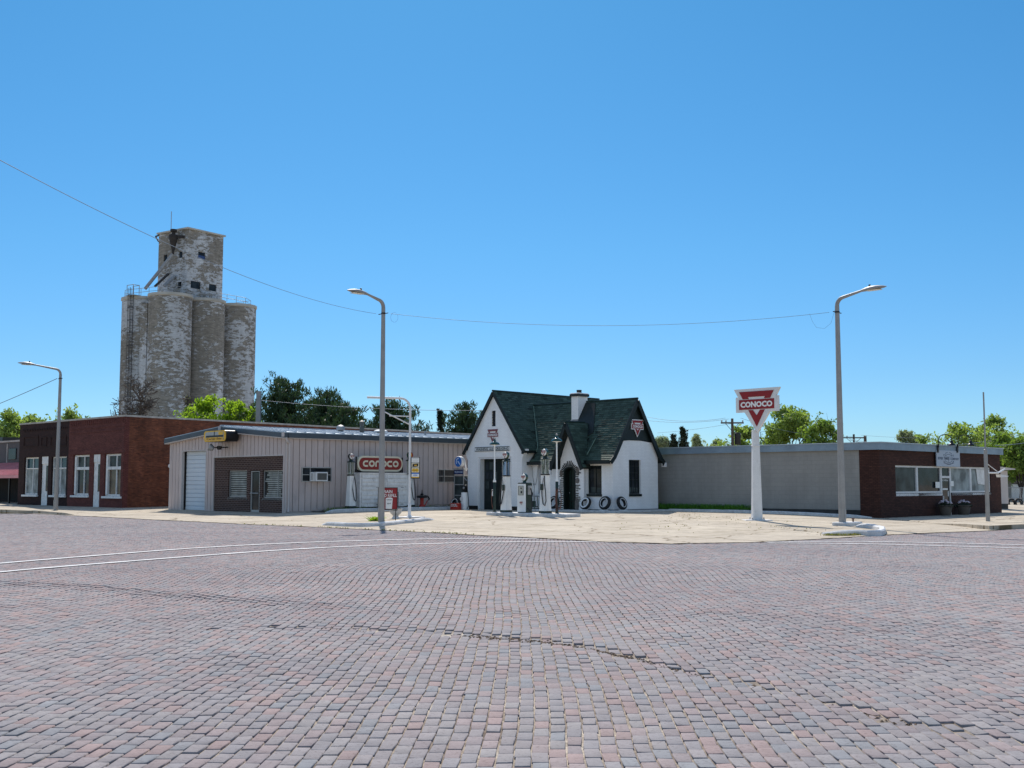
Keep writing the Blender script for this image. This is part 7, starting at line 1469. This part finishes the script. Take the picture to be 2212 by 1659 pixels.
# ---------------------------------------------------------------- camera, sun, sky
cam_d = bpy.data.cameras.new('camera'); cam = bpy.data.objects.new('camera', cam_d); COL.objects.link(cam)
cam.location = (0, 0, EYE); cam.rotation_euler = (PI/2+TH, 0, 0)
cam_d.sensor_fit = 'HORIZONTAL'; cam_d.sensor_width = 36; cam_d.lens = 36*F/2212.0
cam_d.clip_start = 0.1; cam_d.clip_end = 8000
SC.camera = cam
EL = math.radians(45.5); AZ = math.radians(-7)      # azimuth measured from +Y towards +X
sund = bpy.data.lights.new('sun', 'SUN'); sund.energy = SUN_E; sund.angle = math.radians(0.53); sund.color = (1.0, 0.945, 0.87)
sun = bpy.data.objects.new('sun', sund); COL.objects.link(sun)
sd = Vector((math.sin(AZ)*math.cos(EL), math.cos(AZ)*math.cos(EL), math.sin(EL)))
sun.rotation_euler = sd.to_track_quat('Z', 'Y').to_euler(); sun.location = (0, 60, 80)
w = bpy.data.worlds.new('World'); SC.world = w; w.use_nodes = True; nt = w.node_tree
bg = nt.nodes['Background']
sky = nt.nodes.new('ShaderNodeTexSky'); sky.sky_type = 'NISHITA'; sky.sun_disc = False
sky.sun_elevation = EL; sky.sun_rotation = AZ; sky.altitude = 900; sky.air_density = 1.0; sky.dust_density = 0.35; sky.ozone_density = 2.2
hs = nt.nodes.new('ShaderNodeHueSaturation'); hs.inputs['Saturation'].default_value = 1.12
nt.links.new(sky.outputs[0], hs.inputs['Color']); 
tcw = nt.nodes.new('ShaderNodeTexCoord'); sx = nt.nodes.new('ShaderNodeSeparateXYZ'); nt.links.new(tcw.outputs['Generated'], sx.inputs[0])
tint = ramp(nt, [(0.0, (0.26, 0.375, 0.52)), (0.09, (0.235, 0.375, 0.495)), (0.20, (0.225, 0.425, 0.515)), (0.40, (0.205, 0.47, 0.545)), (0.52, (0.9, .88, .85)), (0.75, (1.7, 1.3, 1.0))], sx.outputs[2])
# the unseen half of the sky, opposite the sun, is brightened to lift the shaded facades
back = ramp(nt, [(0.0, (0.75, 0.68, 0.62)), (0.35, (0.95, 0.86, 0.78)), (0.75, (1.7, 1.3, 1.0))], sx.outputs[2])
mr = nt.nodes.new('ShaderNodeMapRange'); mr.interpolation_type = 'SMOOTHSTEP'; mr.inputs['From Min'].default_value = 0.35; mr.inputs['From Max'].default_value = -0.35
nt.links.new(sx.outputs[1], mr.inputs['Value']); tint = mixc(nt, tint, back, mr.outputs[0])
nt.links.new(mixc(nt, hs.outputs[0], tint, 1.0, 'MULTIPLY'), bg.inputs[0])
bg.inputs[1].default_value = SKY_E
SC.view_settings.view_transform = 'Standard'; SC.view_settings.look = 'None'; SC.view_settings.gamma = 1.0
SC.view_settings.exposure = EXPO
SC.render.engine = 'CYCLES'; SC.cycles.max_bounces = 6; SC.cycles.diffuse_bounces = 3; SC.cycles.transparent_max_bounces = 8
SC.cycles.caustics_reflective = False; SC.cycles.caustics_refractive = False
